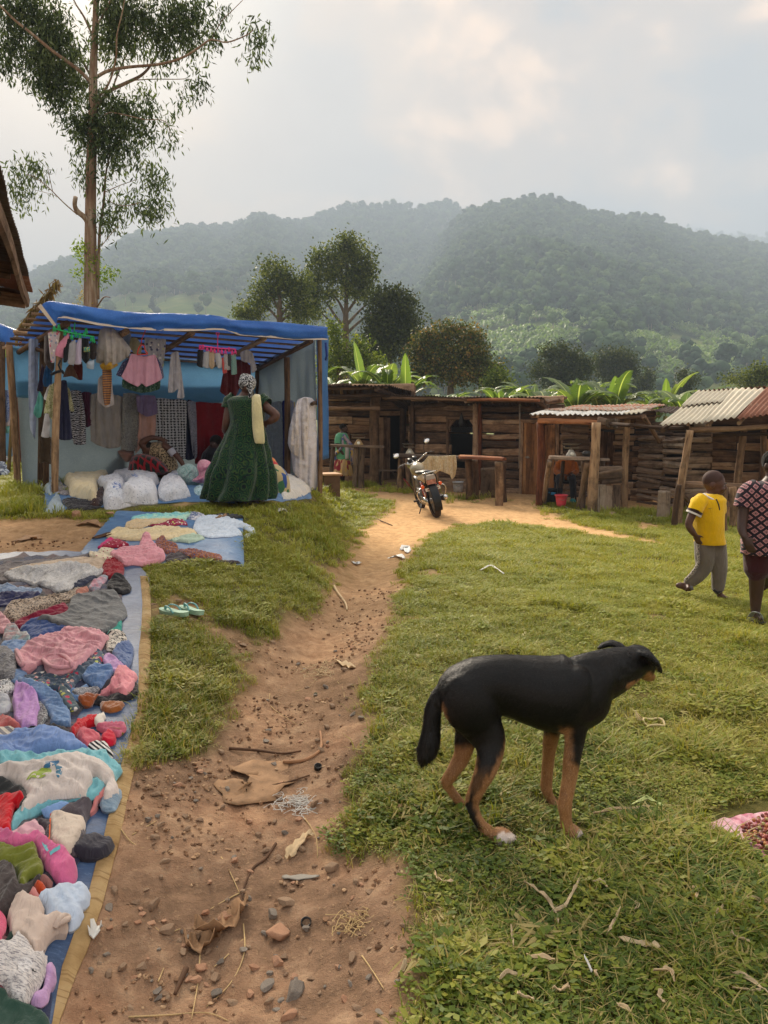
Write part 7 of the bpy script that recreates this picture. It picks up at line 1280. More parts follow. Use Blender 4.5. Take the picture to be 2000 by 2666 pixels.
lump('child_top','bright pink flowered cloth left of the woman in green',R2([(230,1602),(262,1540),(332,1540),(382,1592),(352,1702),(312,1762),(180,1742),(250,1682)]),11.0,C('#d47a94','tiedye',c2='#e4b8c4'))
def box_stool():
 p=G(860,1292);r=thing('wooden_box','small brown wooden box standing at the right end of the blue stall','box',p);rot=Euler((0,0,R(22))).to_matrix();m=plain('brown_board',srgb(104,80,60),.8,.2,6,.3);t=plain('pale_board',srgb(186,148,112),.8,.15,6,.3)
 MB().box(p+Vector((-.02,.1,.19)),(.30,.34,.40),rot).build('body',m,r,smooth=False);MB().box(p+Vector((-.02,.1,.405)),(.36,.40,.03),rot).build('lid',t,r,smooth=False)
box_stool()
#small second stall at the left edge
def stall2():
 d=15.6;r=thing('market_stall','small blue tarpaulin stall cut off by the left edge','stall',(P(20,1200,d).x,d,g1(P(20,1200,d).x,d)))
 T=[(-160,830),(-60,838),(0,842),(18,853),(30,872),(39,900),(48,918)];Hm=[(-160,880),(-60,886),(0,894),(9,903),(25,915),(38,926),(45,930)]
 fr=[P(x,y,d)for x,y in Hm];cr=[P(x,y,d+.15)for x,y in T];bk=[c+Vector((.2,2.4,-.25))for c in cr];mb=MB();mb.grid([fr,[f.lerp(c,.5)+Vector((0,-.08,0))for f,c in zip(fr,cr)],cr,[c.lerp(b,.5)for c,b in zip(cr,bk)],bk]);o=mb.build('roof_tarpaulin',T_BLUE,r);o.modifiers.new('t','SOLIDIFY').thickness=.003
 mb=MB();mb.grid([[p+Vector((0,-.02,0))for p in fr],[f.lerp(c,.14)+Vector((0,-.03,0))for f,c in zip(fr,cr)]]);mb.build('hem',HEM,r)
 g=g1(-7,d);zt=fr[2].z
 rows=[[Vector((P(px,1100,d+1.8).x,d+1.8+.06*math.sin(px*.3),z))for px in range(-160,48,8)]for z in np.linspace(g,zt-.15,8)];mb=MB();mb.grid(rows);o=mb.build('back_tarpaulin',T_BACK,r);o.modifiers.new('t','SOLIDIFY').thickness=.003
 pole(r,[Vector((P(50,1150,d).x,d,g-.2)),P(58,890,d)],.075,.06,W_RED,'pole');pole(r,[Vector((P(2,1150,d).x,d,g-.2)),P(4,890,d)],.075,.07,W_DARK,'pole');pole(r,[Vector((P(44,1150,d+.6).x,d+.6,g-.2)),P(44,940,d+.6)],.05,.05,W_DARK,'pole');pole(r,[P(40,930,d),P(52,968,d),P(62,985,d-.05)],.012,.012,W_POLE,'rope')
 for nm,lab,ol,m in[('shirt','white and blue flowered shirt hanging in the small left stall',R1([(20,900),(70,880),(85,1000),(70,1150),(20,1160)]),C('#8e9cc0','leafy',c2='#2c4488',scale=.6)),('child_top','white lacy child\'s dress hanging in the small left stall',R1([(45,940),(90,900),(125,950),(115,1100),(120,1180),(30,1190)]),C('#d2c4cc',trans=.1)),('t_shirt','mint shirt hanging low in the small left stall',R1([(20,1195),(78,1190),(80,1250),(20,1255)]),C('#7cb8b0'))]:hang(nm,lab,ol,0,m,plane='fixed',d=d+.1,amp=.05,lam=.12,step=.04)
 PC=Pile(-10.5,-5.2,12.5,17,.04)
 for nm,lab,ol,m in[('bundle','green plastic sheet bunched by the reddish pole',R1([(120,1290),(200,1280),(285,1330),(280,1370),(200,1365),(130,1330)]),C('#2c9a62','tiedye',c2='#58c08c')),('bundle','red clothes heap in the small left stall',R1([(-60,1270),(60,1255),(145,1270),(130,1310),(40,1320),(-60,1320)]),C('#a82034','tiedye',c2='#d89aa8',scale=3)),('bundle','pink, mint and white small clothes on the ground at the left edge',R1([(-60,1400),(60,1385),(130,1420),(130,1480),(40,1500),(-60,1500)]),C('#c0a4b4','blotch',c2='#6ab8a8',c3='#e0d8d8',scale=1.2)),('bundle','khaki cloth on the grass left of the big stall',R1([(120,1430),(200,1430),(228,1470),(200,1505),(60,1505),(90,1470)]),C('#8a8464')),('bundle','navy and silver cloth bundle on the grass at the left edge',R1([(-60,1520),(30,1510),(82,1570),(80,1610),(-60,1622)]),C('#3c4658','blotch',c2='#a8b0b8',c3='#5a6478',scale=1.5))]:garment(PC,nm,lab,ol,m,'cloth',thick=.1,amp=.07,lam=.18,puff=.08)
stall2()
#PEOPLE
def skin_mat(name,c,r=.5):
 b=NB(name);v=b.obj();n=b.noise(v,12,4,.6);b.col(b.ramp(n,[(.3,tuple(x*.8 for x in c)),(.7,tuple(x*1.15 for x in c))]));b.rough(r);b.set(Specular_IOR_Level=.4);b.bump(b.noise(v,120,3),.15,.003);return b.m
SKIN=skin_mat('brown_skin',srgb(88,58,46));SKIN_D=skin_mat('dark_brown_skin',srgb(66,44,36));HAIR=fab('short_black_hair','#1a1614',rough=1,sheen=.1,bump=.8)
EYEW=plain('eye_white',srgb(120,108,100),.3,.02,5,0);EYEB=plain('eye_dark',srgb(20,14,12),.2,.02,5,0)
def limb(mb,pts,rad,n=10,sub=4,cap=True):
 q=catmull(pts,sub);r=lerps(list(rad),sub);k=[r[0]*.35]+r+[r[-1]*.35]if cap else r
 if cap:a=q[0]+(q[0]-q[1]).normalized()*r[0]*.8;b=q[-1]+(q[-1]-q[-2]).normalized()*r[-1]*.8;q=[a]+q+[b]
 mb.tube(q,k,n)
def hand(mb,w,d,nrm,s=1.0,curl=.35,thumb=1):
 w=Vector(w);d=Vector(d).normalized();nrm=Vector(nrm);nrm=(nrm-d*nrm.dot(d)).normalized();sd=d.cross(nrm);rot=Matrix((sd,d,nrm)).transposed()
 mb.ell(w+d*.045*s,(.038*s,.05*s,.016*s),12,8,rot=rot)
 for i,(o,L_)in enumerate(((-.028,.062),(-.010,.072),(.009,.068),(.026,.052))):
  a=w+d*.08*s+sd*o*s;c=a+d*L_*.55*s-nrm*curl*.02*s;e=c+(d*(1-curl)-nrm*curl).normalized()*L_*.5*s;mb.tube([a-d*.02*s,a,c,e],[.0085*s,.0085*s,.008*s,.0055*s],7)
 a=w+d*.02*s-sd*.03*s*thumb;c=a+(d*.7-sd*.75*thumb-nrm*.2).normalized()*.035*s;e=c+(d*.95-sd*.25*thumb-nrm*.3).normalized()*.03*s;mb.tube([a,c,e],[.012*s,.0095*s,.006*s],7)
def foot(mb,ank,toe,s=1.0,w=.04):
 ank=Vector(ank);toe=Vector(toe);d=toe-ank;d.z=0;L_=d.length;d.normalize();mb.tube([ank+Vector((0,0,.03*s)),ank-Vector((0,0,.0)),toe*.45+ank*.55+Vector((0,0,-.005)),toe+Vector((0,0,.0))],[(w*.75,w*.75),(w*.9,w*.8),(w,w*.55),(w*.8,w*.3)],10)
def head_shape(mb,c,s,yaw,tilt=.0):
 rot=Matrix.Rotation(yaw,3,'Z')@Matrix.Rotation(tilt,3,'X');f=lambda x,y,z:Vector(c)+rot@(Vector((x,y,z))*s)
 mb.ell(f(0,.012,.02),(.074*s,.094*s,.092*s),18,12,rot=rot);mb.ell(f(0,-.025,-.045),(.056*s,.060*s,.062*s),14,10,rot=rot);mb.ell(f(0,-.050,.012),(.058*s,.036*s,.045*s),12,8,rot=rot)
 mb.tube([f(0,-.082,.022),f(0,-.094,.002),f(0,-.103,-.018)],[.009*s,.012*s,.014*s],8);mb.ell(f(0,-.096,-.018),(.020*s,.012*s,.010*s),10,6,rot=rot)
 mb.ell(f(0,-.086,-.044),(.025*s,.012*s,.008*s),10,6,rot=rot);mb.ell(f(0,-.083,-.057),(.023*s,.012*s,.008*s),10,6,rot=rot);mb.ell(f(0,-.070,-.085),(.022*s,.018*s,.016*s),10,6,rot=rot)
 for sx in(-1,1):mb.ell(f(sx*.076,.012,-.004),(.010*s,.020*s,.030*s),10,8,rot=rot);mb.ell(f(sx*.035,-.075,-.02),(.022*s,.018*s,.022*s),10,6,rot=rot)
 return f,rot
def face_bits(par,f,s,rot):
 for sx in(-1,1):
  MB().ell(f(sx*.030,-.080,.010),(.0125*s,.008*s,.0065*s),10,6,rot=rot).build('eye',EYEW,par);MB().ell(f(sx*.030,-.086,.010),(.0055*s,.004*s,.0058*s),8,6,rot=rot).build('pupil',EYEB,par)
  MB().tube([f(sx*.014,-.088,.030),f(sx*.030,-.090,.034),f(sx*.046,-.078,.030)],[.002*s,.0035*s,.002*s],6).build('eyebrow',HAIR,par)
def loft_cloth(name,rings,mat,par,n=48,waves=None,seed=0,solid=.006):
 q=[];V=[];F=[]
 cs=catmull([r[0]for r in rings],5);xs=lerps([tuple(r[1:4])for r in rings],5);k=len(cs)
 for i,(c,(rx,ry,wa))in enumerate(zip(cs,xs)):
  for j in range(n):
   a=2*math.pi*j/n;w=1+wa*(math.sin(a*(waves or 9)+seed+.8*math.sin(i*.25))*.6+.8*float(pn(math.cos(a)*2+seed,math.sin(a)*2,i*.09)));V.append(c+Vector((math.cos(a)*rx*w,math.sin(a)*ry*w,0)))
 for i in range(k-1):
  for j in range(n):a=i*n+j;b=i*n+(j+1)%n;F.append((a,b,b+n,a+n))
 o=fast(name,V,F,mat,par);m=o.modifiers.new('t','SOLIDIFY');m.thickness=solid;m.offset=-1;return o
 #woman in the green dress
def woman():
 D=G(560,1316).y;Q=lambda x,y,o=.0:P(450+x*.2713,780+y*.2713,D+o);u=.2713*D/2000;gzz=G(560,1316).z
 r=thing('person','person seen from behind in long green dress, with a cream towel on one shoulder','person',Vector((Q(640,1900).x,D,gzz)))
 mb=MB();hc=Q(712,835,-.0);f,rot=head_shape(mb,hc,1.05,R(195),R(-4))
 limb(mb,[Q(725,880,0),Q(722,940,.01),Q(715,990,.02)],[.055,.058,.09]);limb(mb,[Q(700,985,.02),Q(700,1080,.02),Q(710,1200,.02)],[(.15),(.14),(.13)],14)
 limb(mb,[Q(560,1000,.02),Q(535,1080,.0),Q(512,1180,-.02),Q(505,1260,.06),Q(560,1250,.26)],[.062,.055,.045,.040,.028]);hand(mb,Q(565,1248,.27),(.6,.7,0),(0,0,1),.95)
 limb(mb,[Q(860,1000,.02),Q(915,1050,-.02),Q(995,1112,-.05),Q(950,1160,-.06),Q(905,1180,-.03)],[.064,.056,.048,.042,.030]);hand(mb,Q(908,1178,-.03),(-1,.25,-.35),(0,-1,.1),.95)
 limb(mb,[Q(700,1200,.02),Q(690,1300,.02)],[.14,.17],14)
 limb(mb,[Q(420,1700,-.0),Q(400,1900,-.0)],[.055,.038]);foot(mb,Q(420,1905,.03),Q(355,1935,-.02),1,.042);limb(mb,[Q(700,1800,-.08),Q(695,1920,-.10)],[.055,.040]);foot(mb,Q(690,1930,-.08),Q(690,1960,.1),1,.042)
 remesh(mb,'body',SKIN,.011,5,r);face_bits(r,f,1.05,rot)
 dress=fab('green_print_cotton','#163c26','kitenge',c2='#0c1820',c3='#3c5228',scale=1.15,bump=.4);
 rings=[(Q(712,925,.02),.10,.075,.0),(Q(705,945,.02),.195,.15,.01),(Q(702,975,.02),.225,.185,.01),(Q(706,1030,.02),.212,.195,.01),(Q(712,1100,.02),.198,.195,.015),(Q(716,1190,.02),.192,.195,.015),(Q(712,1230,.02),.205,.20,.02),(Q(695,1340,.02),.245,.20,.07),(Q(670,1500,.02),.315,.26,.10),(Q(645,1680,.0),.38,.31,.17),(Q(630,1840,.0),.40,.33,.20),(Q(628,1905,.0),.405,.33,.21)]
 loft_cloth('dress',rings,dress,r,96,11,2)
 for pts,rr in(([Q(600,950,.02),Q(555,985,.02),Q(535,1045,.01)],[.085,.088,.082]),([Q(830,950,.02),Q(870,985,.01),Q(905,1010,-.01)],[.085,.088,.082])):
  q=catmull(pts,4);MB().tube(q,[x*(1+.05*math.sin(i*2))for i,x in enumerate(lerps(rr,4))],18,caps=False).build('sleeve',dress,r)
 sc_=fab('black_white_scarf','#141416','leafy',c2='#d8d8d8',scale=.6,bump=.6);m=MB();m.ell(Q(716,800,.0),(.103,.115,.100),18,12,rot=Euler((.3,.1,0)).to_matrix());m.ell(Q(690,760,.0),(.06,.07,.065),12,8);m.tube([Q(740,840,-.10),Q(745,880,-.11),Q(742,930,-.11),Q(735,965,-.10)],[.03,.035,.045,.03],10,flat=.5);m.tube([Q(745,850,-.09),Q(770,890,-.10),Q(768,930,-.10)],[.02,.03,.02],8,flat=.5);m.ell(Q(742,850,-.09),(.04,.035,.04))
 remesh(m,'head_scarf',sc_,.010,3,r)
 tw=fab('cream_towel','#d8cc9c',rough=1,sheen=.5,bump=.9);rows=[]
 prof=[(-.10,1010,.17),(-.02,935,.10),(.0,922,.0),(0,925,-.10),(0,960,-.145),(0,1050,-.16),(0,1150,-.17),(0,1250,-.18),(0,1330,-.19),(0,1385,-.19)]
 xc=[805,800,800,800,803,808,815,822,832,838];hw=[44,42,40,40,42,46,50,54,50,46];cs=[]
 for(o_,y,dd),x,w in zip(prof,xc,hw):cs.append([Q(x-w,y,dd+.01),Q(x-w*.4,y-3,dd-.012),Q(x+w*.3,y,dd+.004),Q(x+w,y+4,dd+.02)])
 mm=MB();mm.grid(cs);o=mm.build('towel',tw,r);s=o.modifiers.new('s','SOLIDIFY');s.thickness=.02;s2=o.modifiers.new('b','SUBSURF');s2.levels=2;s2.render_levels=2
woman()
#boy in yellow
def boy():
 g=G(1880,1562);D=g.y;Q=lambda x,y,o=.0:P(1600+x*.3164,950+y*.3164,D+o);r=thing('person','boy in a bright yellow polo shirt and grey track trousers walking to the right','person',g)
 mb=MB();s=.93;f,rot=head_shape(mb,Q(826,985,0),s,R(62),R(12));limb(mb,[Q(800,1030,.01),Q(792,1090,.01),Q(785,1130,.01)],[.045,.046,.07])
 limb(mb,[Q(780,1140,.0),Q(775,1300,.0),Q(785,1450,0)],[.10,.11,.095],14)
 limb(mb,[Q(690,1130,-.07),Q(645,1220,-.10),Q(612,1310,-.12),Q(640,1370,-.13),Q(665,1400,-.13)],[.045,.036,.031,.028,.021]);hand(mb,Q(664,1396,-.13),(.45,0,-.9),(-.6,-.8,0),.75,.5)
 limb(mb,[Q(850,1140,.09),Q(865,1240,.13),Q(840,1330,.17),Q(850,1400,.16)],[.042,.036,.030,.020]);hand(mb,Q(850,1400,.16),(.1,0,-1),(0,1,0),.75)
 limb(mb,[Q(735,1470,.0),Q(735,1640,.0),Q(610,1800,.02)],[.075,.06,.035]);limb(mb,[Q(840,1480,.02),Q(865,1660,.0),Q(850,1860,0)],[.075,.06,.035])
 foot(mb,Q(600,1800,.02),Q(600,1850,-.06),.8,.033);mb.ell(Q(545,1815,.01),(.045,.03,.028));mb.tube([Q(535,1812,.01),Q(600,1840,.0),Q(635,1845,-.01)],[.024,.028,.02],8);foot(mb,Q(865,1895,0),Q(975,1935,-.02),.8,.034)
 remesh(mb,'body',SKIN,.0075,4,r);face_bits(r,f,s,rot)
 hm=MB();hm.ell(f(0,.022,.036),(.0765*s,.094*s,.088*s),18,12,rot=rot);hm.build('hair',skin_mat('shaved_hair',srgb(70,48,42),.8),r)
 y=fab('yellow_polo','#e6b80c',bump=.3);br=fab('brown_trim','#3c2a2a');wh=fab('white_trim','#dcd6cc')
 loft_cloth('shirt',[(Q(800,1062,.0),.052,.052,0),(Q(785,1085,0),.105,.085,.0),(Q(775,1115,.0),.140,.105,.01),(Q(770,1200,0),.130,.115,.02),(Q(772,1300,0),.122,.122,.03),(Q(778,1390,0),.118,.115,.045),(Q(790,1470,0),.122,.11,.05)],y,r,48,7,1)
 q=catmull([Q(725,1110,-.05),Q(690,1145,-.08),Q(662,1205,-.10)],4);MB().tube(q,lerps([.062,.062,.060],4),16,caps=False).build('sleeve',y,r)
 a,b=Q(666,1198,-.10),Q(657,1216,-.10);MB().tube([a,b],.063,16,caps=False).build('sleeve_trim',br,r);MB().tube([b,Q(650,1230,-.10)],.0635,16,caps=False).build('sleeve_trim',wh,r)
 q=catmull([Q(840,1110,.05),Q(858,1150,.09),Q(866,1210,.12)],4);MB().tube(q,lerps([.06,.06,.056],4),16,caps=False).build('sleeve',y,r)
 for k,(m,rr)in enumerate(((wh,.010),(br,.006))):
  MB().tube(catmull([Q(735,1062,-.045+k*-.006),Q(765,1085,-.085),Q(815,1110+k*6,-.095),Q(845,1115,-.08),Q(880,1100,-.02)],4),rr,6).build('collar',m,r)
 MB().tube([Q(838,1105,-.105),Q(858,1150,-.110),Q(865,1195,-.108)],.006,6).build('placket',br,r)
 MB().tube([Q(774,1178,-.122),Q(782,1185,-.1235),Q(812,1176,-.120)],[.002,.005,.001],6,flat=.3).build('swoosh_logo',fab('black_print','#1a1418'),r)
 gt=fab('grey_track_cloth','#726a64',bump=.35);lp=fab('leopard_stripe','#b0a49c','leopard',c2='#1c1816',scale=1.3)
 m=MB();limb(m,[Q(745,1450,.0),Q(742,1560,-.01),Q(735,1660,-.01),Q(680,1740,.0),Q(604,1800,.02)],[.088,.082,.070,.060,.046],14);limb(m,[Q(835,1450,.02),Q(848,1560,.01),Q(862,1660,.0),Q(858,1760,0),Q(852,1850,0)],[.082,.078,.068,.060,.050],14)
 remesh(m,'trousers',gt,.009,3,r)
 pts=catmull([Q(690,1440,-.075),Q(688,1540,-.078),Q(692,1620,-.07),Q(655,1690,-.052),Q(580,1775,-.025)],5);MB().tube(pts,[(.016,.010)]*len(pts),8).build('side_stripe',lp,r)
 MB().tube([Q(815,1850,-.03),Q(850,1875,-.045),Q(888,1852,-.03)],.012,6).build('cuff',C('#2c2a2c'),r);MB().tube([Q(600,1822,-.02),Q(634,1832,-.02),Q(636,1850,-.02)],.018,8).build('ankle_strap',C('#6c6a6c'),r)
boy()
#child at the right edge
def child():
 g=G(1968,1622);D=g.y;Q=lambda x,y,o=.0:P(1600+x*.3164,950+y*.3164,D+o);r=thing('person','child at the right edge in a dark shirt with pink diamonds and maroon shorts','person',g);s=.98
 mb=MB();f,rot=head_shape(mb,Q(1325,835,0),s,R(20),R(8));limb(mb,[Q(1300,890,.01),Q(1295,960,.01),Q(1290,1010,.01)],[.046,.05,.08]);limb(mb,[Q(1280,1030,.0),Q(1275,1300,.0),Q(1270,1560,0)],[.115,.125,.115],14)
 limb(mb,[Q(1115,1040,-.0),Q(1075,1150,-.02),Q(1055,1260,-.04),Q(1050,1350,-.07),Q(1075,1425,-.12)],[.052,.044,.038,.033,.023]);hand(mb,Q(1076,1418,-.12),(.35,-.25,-.9),(-.5,-.8,0),.92,.55)
 limb(mb,[Q(1430,1040,0),Q(1450,1200,0),Q(1440,1380,-.05)],[.05,.04,.03]);hand(mb,Q(1440,1380,-.05),(0,0,-1),(0,1,0),.9)
 limb(mb,[Q(1190,1560,.0),Q(1175,1740,-.01),Q(1168,1860,.0),Q(1160,2030,.0)],[.085,.060,.050,.034]);foot(mb,Q(1165,2050,.01),Q(1215,2110,-.10),.9,.038)
 limb(mb,[Q(1330,1560,.05),Q(1300,1700,.14),Q(1262,1800,.34)],[.085,.060,.036]);foot(mb,Q(1255,1800,.36),Q(1225,1850,.30),.9,.038)
 remesh(mb,'body',SKIN_D,.008,4,r);face_bits(r,f,s,rot);hm=MB();hm.ell(f(0,.020,.034),(.079*s,.096*s,.088*s),18,12,rot=rot);hm.build('hair',HAIR,r)
 sh=fab('diamond_shirt','#241c26','diamond',c2='#bd8688',scale=2.0,bump=.3)
 loft_cloth('shirt',[(Q(1290,960,0),.06,.05,0),(Q(1285,985,0),.12,.09,.0),(Q(1278,1030,0),.185,.115,.01),(Q(1275,1150,0),.185,.135,.02),(Q(1275,1300,0),.185,.145,.03),(Q(1272,1450,0),.195,.15,.04),(Q(1270,1550,0),.20,.15,.05)],sh,r,48,7,3)
 q=catmull([Q(1170,1020,-.0),Q(1105,1060,-.01),Q(1065,1175,-.02)],4);MB().tube(q,lerps([.075,.078,.072],4),18,caps=False).build('sleeve',sh,r)
 m=MB();limb(m,[Q(1185,1540,0),Q(1180,1640,0),Q(1172,1710,-.01)],[.11,.10,.092],14);limb(m,[Q(1340,1540,0),Q(1330,1640,.05),Q(1318,1700,.08)],[.11,.10,.092],14);remesh(m,'shorts',fab('maroon_shorts','#3c161c',bump=.3),.012,3,r)
 sd=thing_child('sandal',r);MB().tube([Q(1110,2085,.02),Q(1165,2110,-.05),Q(1240,2128,-.12)],[(.030,.010),(.048,.012),(.035,.010)],10).build('sole',C('#2a2a2e'),sd);MB().tube(catmull([Q(1118,2070,-.02),Q(1150,2035,-.07),Q(1205,2055,-.09),Q(1215,2100,-.08)],4),[(.02,.006)]*13,8).build('strap',C('#6a6e70','tiedye',c2='#a8aca8',scale=3),sd)
child()
#woman before the left shop
def far_woman():
 g=G(886,1264);D=g.y;k=.0904;Q=lambda x,y,o=.0:P(860+x*k,1080+y*k,D+o);r=thing('person','person in a green and white top and flowered skirt standing by the porch counter','person',g)
 mb=MB();f,rot=head_shape(mb,Q(395,395,0),.98,R(80));limb(mb,[Q(360,480,0),Q(345,560,0)],[.052,.075]);limb(mb,[Q(330,620,0),Q(370,900,0),Q(360,1250,0)],[.13,.16,.16],14)
 limb(mb,[Q(260,700,-.12),Q(200,850,-.15),Q(235,970,-.17),Q(310,1060,-.18)],[.055,.046,.040,.026]);hand(mb,Q(305,1055,-.18),(.6,0,-.7),(0,-1,0),.9);limb(mb,[Q(420,700,.12),Q(480,850,.16),Q(560,850,.10)],[.05,.042,.03]);hand(mb,Q(560,850,.10),(1,0,.2),(0,0,1),.9)
 limb(mb,[Q(280,1600,0),Q(285,1900,0),Q(280,2000,0)],[.07,.05,.04]);limb(mb,[Q(360,1600,.06),Q(355,1900,.06),Q(355,2000,.06)],[.07,.05,.04]);foot(mb,Q(285,2020,0),Q(370,2045,-.02));foot(mb,Q(350,2020,.06),Q(420,2040,.05))
 remesh(mb,'body',SKIN_D,.013,4,r);face_bits(r,f,.98,rot);hm=MB();hm.ell(f(0,.028,.045),(.084,.094,.084),16,10,rot=rot);hm.build('hair',HAIR,r)
 gr=fab('green_white_top','#5c9c78',bump=.3);wt=fab('white_panel','#c2b8b4');bl=fab('printed_wrap','#a49094','blotch',c2='#4a5c94',c3='#c8a04c',scale=2.2)
 loft_cloth('top',[(Q(350,520,0),.07,.07,0),(Q(330,570,0),.14,.12,0),(Q(345,700,0),.17,.14,.01),(Q(380,900,0),.19,.16,.02),(Q(390,1050,0),.20,.17,.02),(Q(385,1290,0),.185,.17,.02)],gr,r,40,6)
 q=catmull([Q(290,570,-.06),Q(230,680,-.12),Q(215,830,-.15)],4);MB().tube(q,lerps([.075,.085,.082],4),14,caps=False).build('sleeve',gr,r)
 MB().tube(catmull([Q(470,900,-.13),Q(480,1050,-.14),Q(480,1270,-.13)],4),[(.07,.05)]*9,12).build('white_panel',wt,r)
 MB().tube(catmull([Q(380,560,-.12),Q(460,700,-.13),Q(560,850,-.10),Q(620,1050,-.05),Q(625,1300,-.03),Q(590,1440,0)],4),lerps([(.03,.03),(.05,.04),(.07,.06),(.075,.08),(.075,.08),(.03,.05)],4),12).build('wrap',bl,r);MB().tube(catmull([Q(350,640,-.16),Q(350,900,-.2),Q(200,1080,-.14),Q(110,1160,-.05),Q(170,1300,-.1)],4),lerps([(.03,.02),(.05,.03),(.06,.04),(.07,.06),(.05,.04)],4),12).build('wrap',bl,r)
 loft_cloth('skirt',[(Q(370,1270,0),.18,.17,.02),(Q(350,1400,0),.22,.20,.05),(Q(320,1600,0),.26,.23,.07),(Q(310,1745,0),.275,.24,.08)],fab('flowered_skirt','#c2a076','blotch',c2='#8c2c34',c3='#caa45c',scale=1.2),r,64,12)
far_woman()
#seated man in the shade
def seated():
 D=15.35;Q=lambda x,y,o=.0:P(1250+x*.271,950+y*.271,D+o);r=thing('person','person in an orange jacket and black trousers sitting behind the slab counter','person',Vector((Q(850,1200).x,D,g1(Q(850,1200).x,D))))
 mb=MB();f,rot=head_shape(mb,Q(838,838,-.05),1.0,R(10),R(25));limb(mb,[Q(836,890,-.02),Q(830,930,0)],[.05,.08]);limb(mb,[Q(830,950,0),Q(825,1020,.02),Q(825,1090,.05)],[.13,.13,.13])
 for sx,kx,fx in((-1,760,765),(1,885,890)):limb(mb,[Q(825+sx*45,1095,.05),Q(kx,1085,-.30),Q(kx+8,1180,-.30),Q(fx,1275,-.28)],[.08,.062,.05,.035]);foot(mb,Q(fx,1285,-.28),Q(fx,1310,-.46))
 for sx in(-1,1):limb(mb,[Q(830+sx*80,950,0),Q(830+sx*90,1030,-.05),Q(830+sx*30,1055,-.28)],[.05,.042,.028]);hand(mb,Q(830+sx*30,1055,-.28),(-sx*.5,-1,0),(0,0,1),.95)
 remesh(mb,'body',SKIN_D,.013,4,r);face_bits(r,f,1,rot);hm=MB();hm.ell(f(0,.028,.045),(.082,.092,.084),16,10,rot=rot);hm.build('hair',HAIR,r)
 om=fab('orange_jacket','#a85e24','tiedye',c2='#8a4c20',bump=.5);loft_cloth('jacket',[(Q(832,905,-.01),.07,.07,0),(Q(830,925,0),.17,.12,0),(Q(828,1000,.02),.18,.15,.02),(Q(826,1095,.05),.18,.16,.03)],om,r,40,6)
 for sx in(-1,1):q=catmull([Q(830+sx*70,940,0),Q(830+sx*95,1025,-.05),Q(830+sx*45,1050,-.22)],4);MB().tube(q,lerps([.07,.062,.045],4),14,caps=False).build('sleeve',om,r)
 m=MB()
 for sx,kx,fx in((-1,760,765),(1,885,890)):limb(m,[Q(825+sx*45,1095,.05),Q(kx,1085,-.30),Q(kx+8,1180,-.30),Q(fx,1265,-.28)],[.095,.075,.062,.05],12)
 remesh(m,'trousers',fab('black_trousers','#20222a',bump=.3),.015,3,r)
 for fx in(765,890):MB().ell(Q(fx+2,1305,-.38),(.055,.12,.045),12,8).build('shoe',fab('teal_shoe','#2a7c78'),r)
 st=thing('stool','dark plastic stool under the person in the orange jacket','stool',Vector((Q(825,1200).x,D+.06,g1(4,D))));p=st.location;zt=Q(825,1125).z-p.z;pm=plain('dark_plastic',srgb(34,36,44),.4,.1,8,0)
 MB().box(p+Vector((0,0,zt)),(.38,.36,.04)).build('seat',pm,st,smooth=False);MB().box(p+Vector((.0,.2,zt+.2)),(.38,.03,.36)).build('backrest',pm,st,smooth=False)
 for sx in(-1,1):
  for sy in(-1,1):MB().tube([p+Vector((sx*.16,sy*.15,zt)),p+Vector((sx*.18,sy*.17,-.02))],.02,6).build('leg',pm,st)
seated()
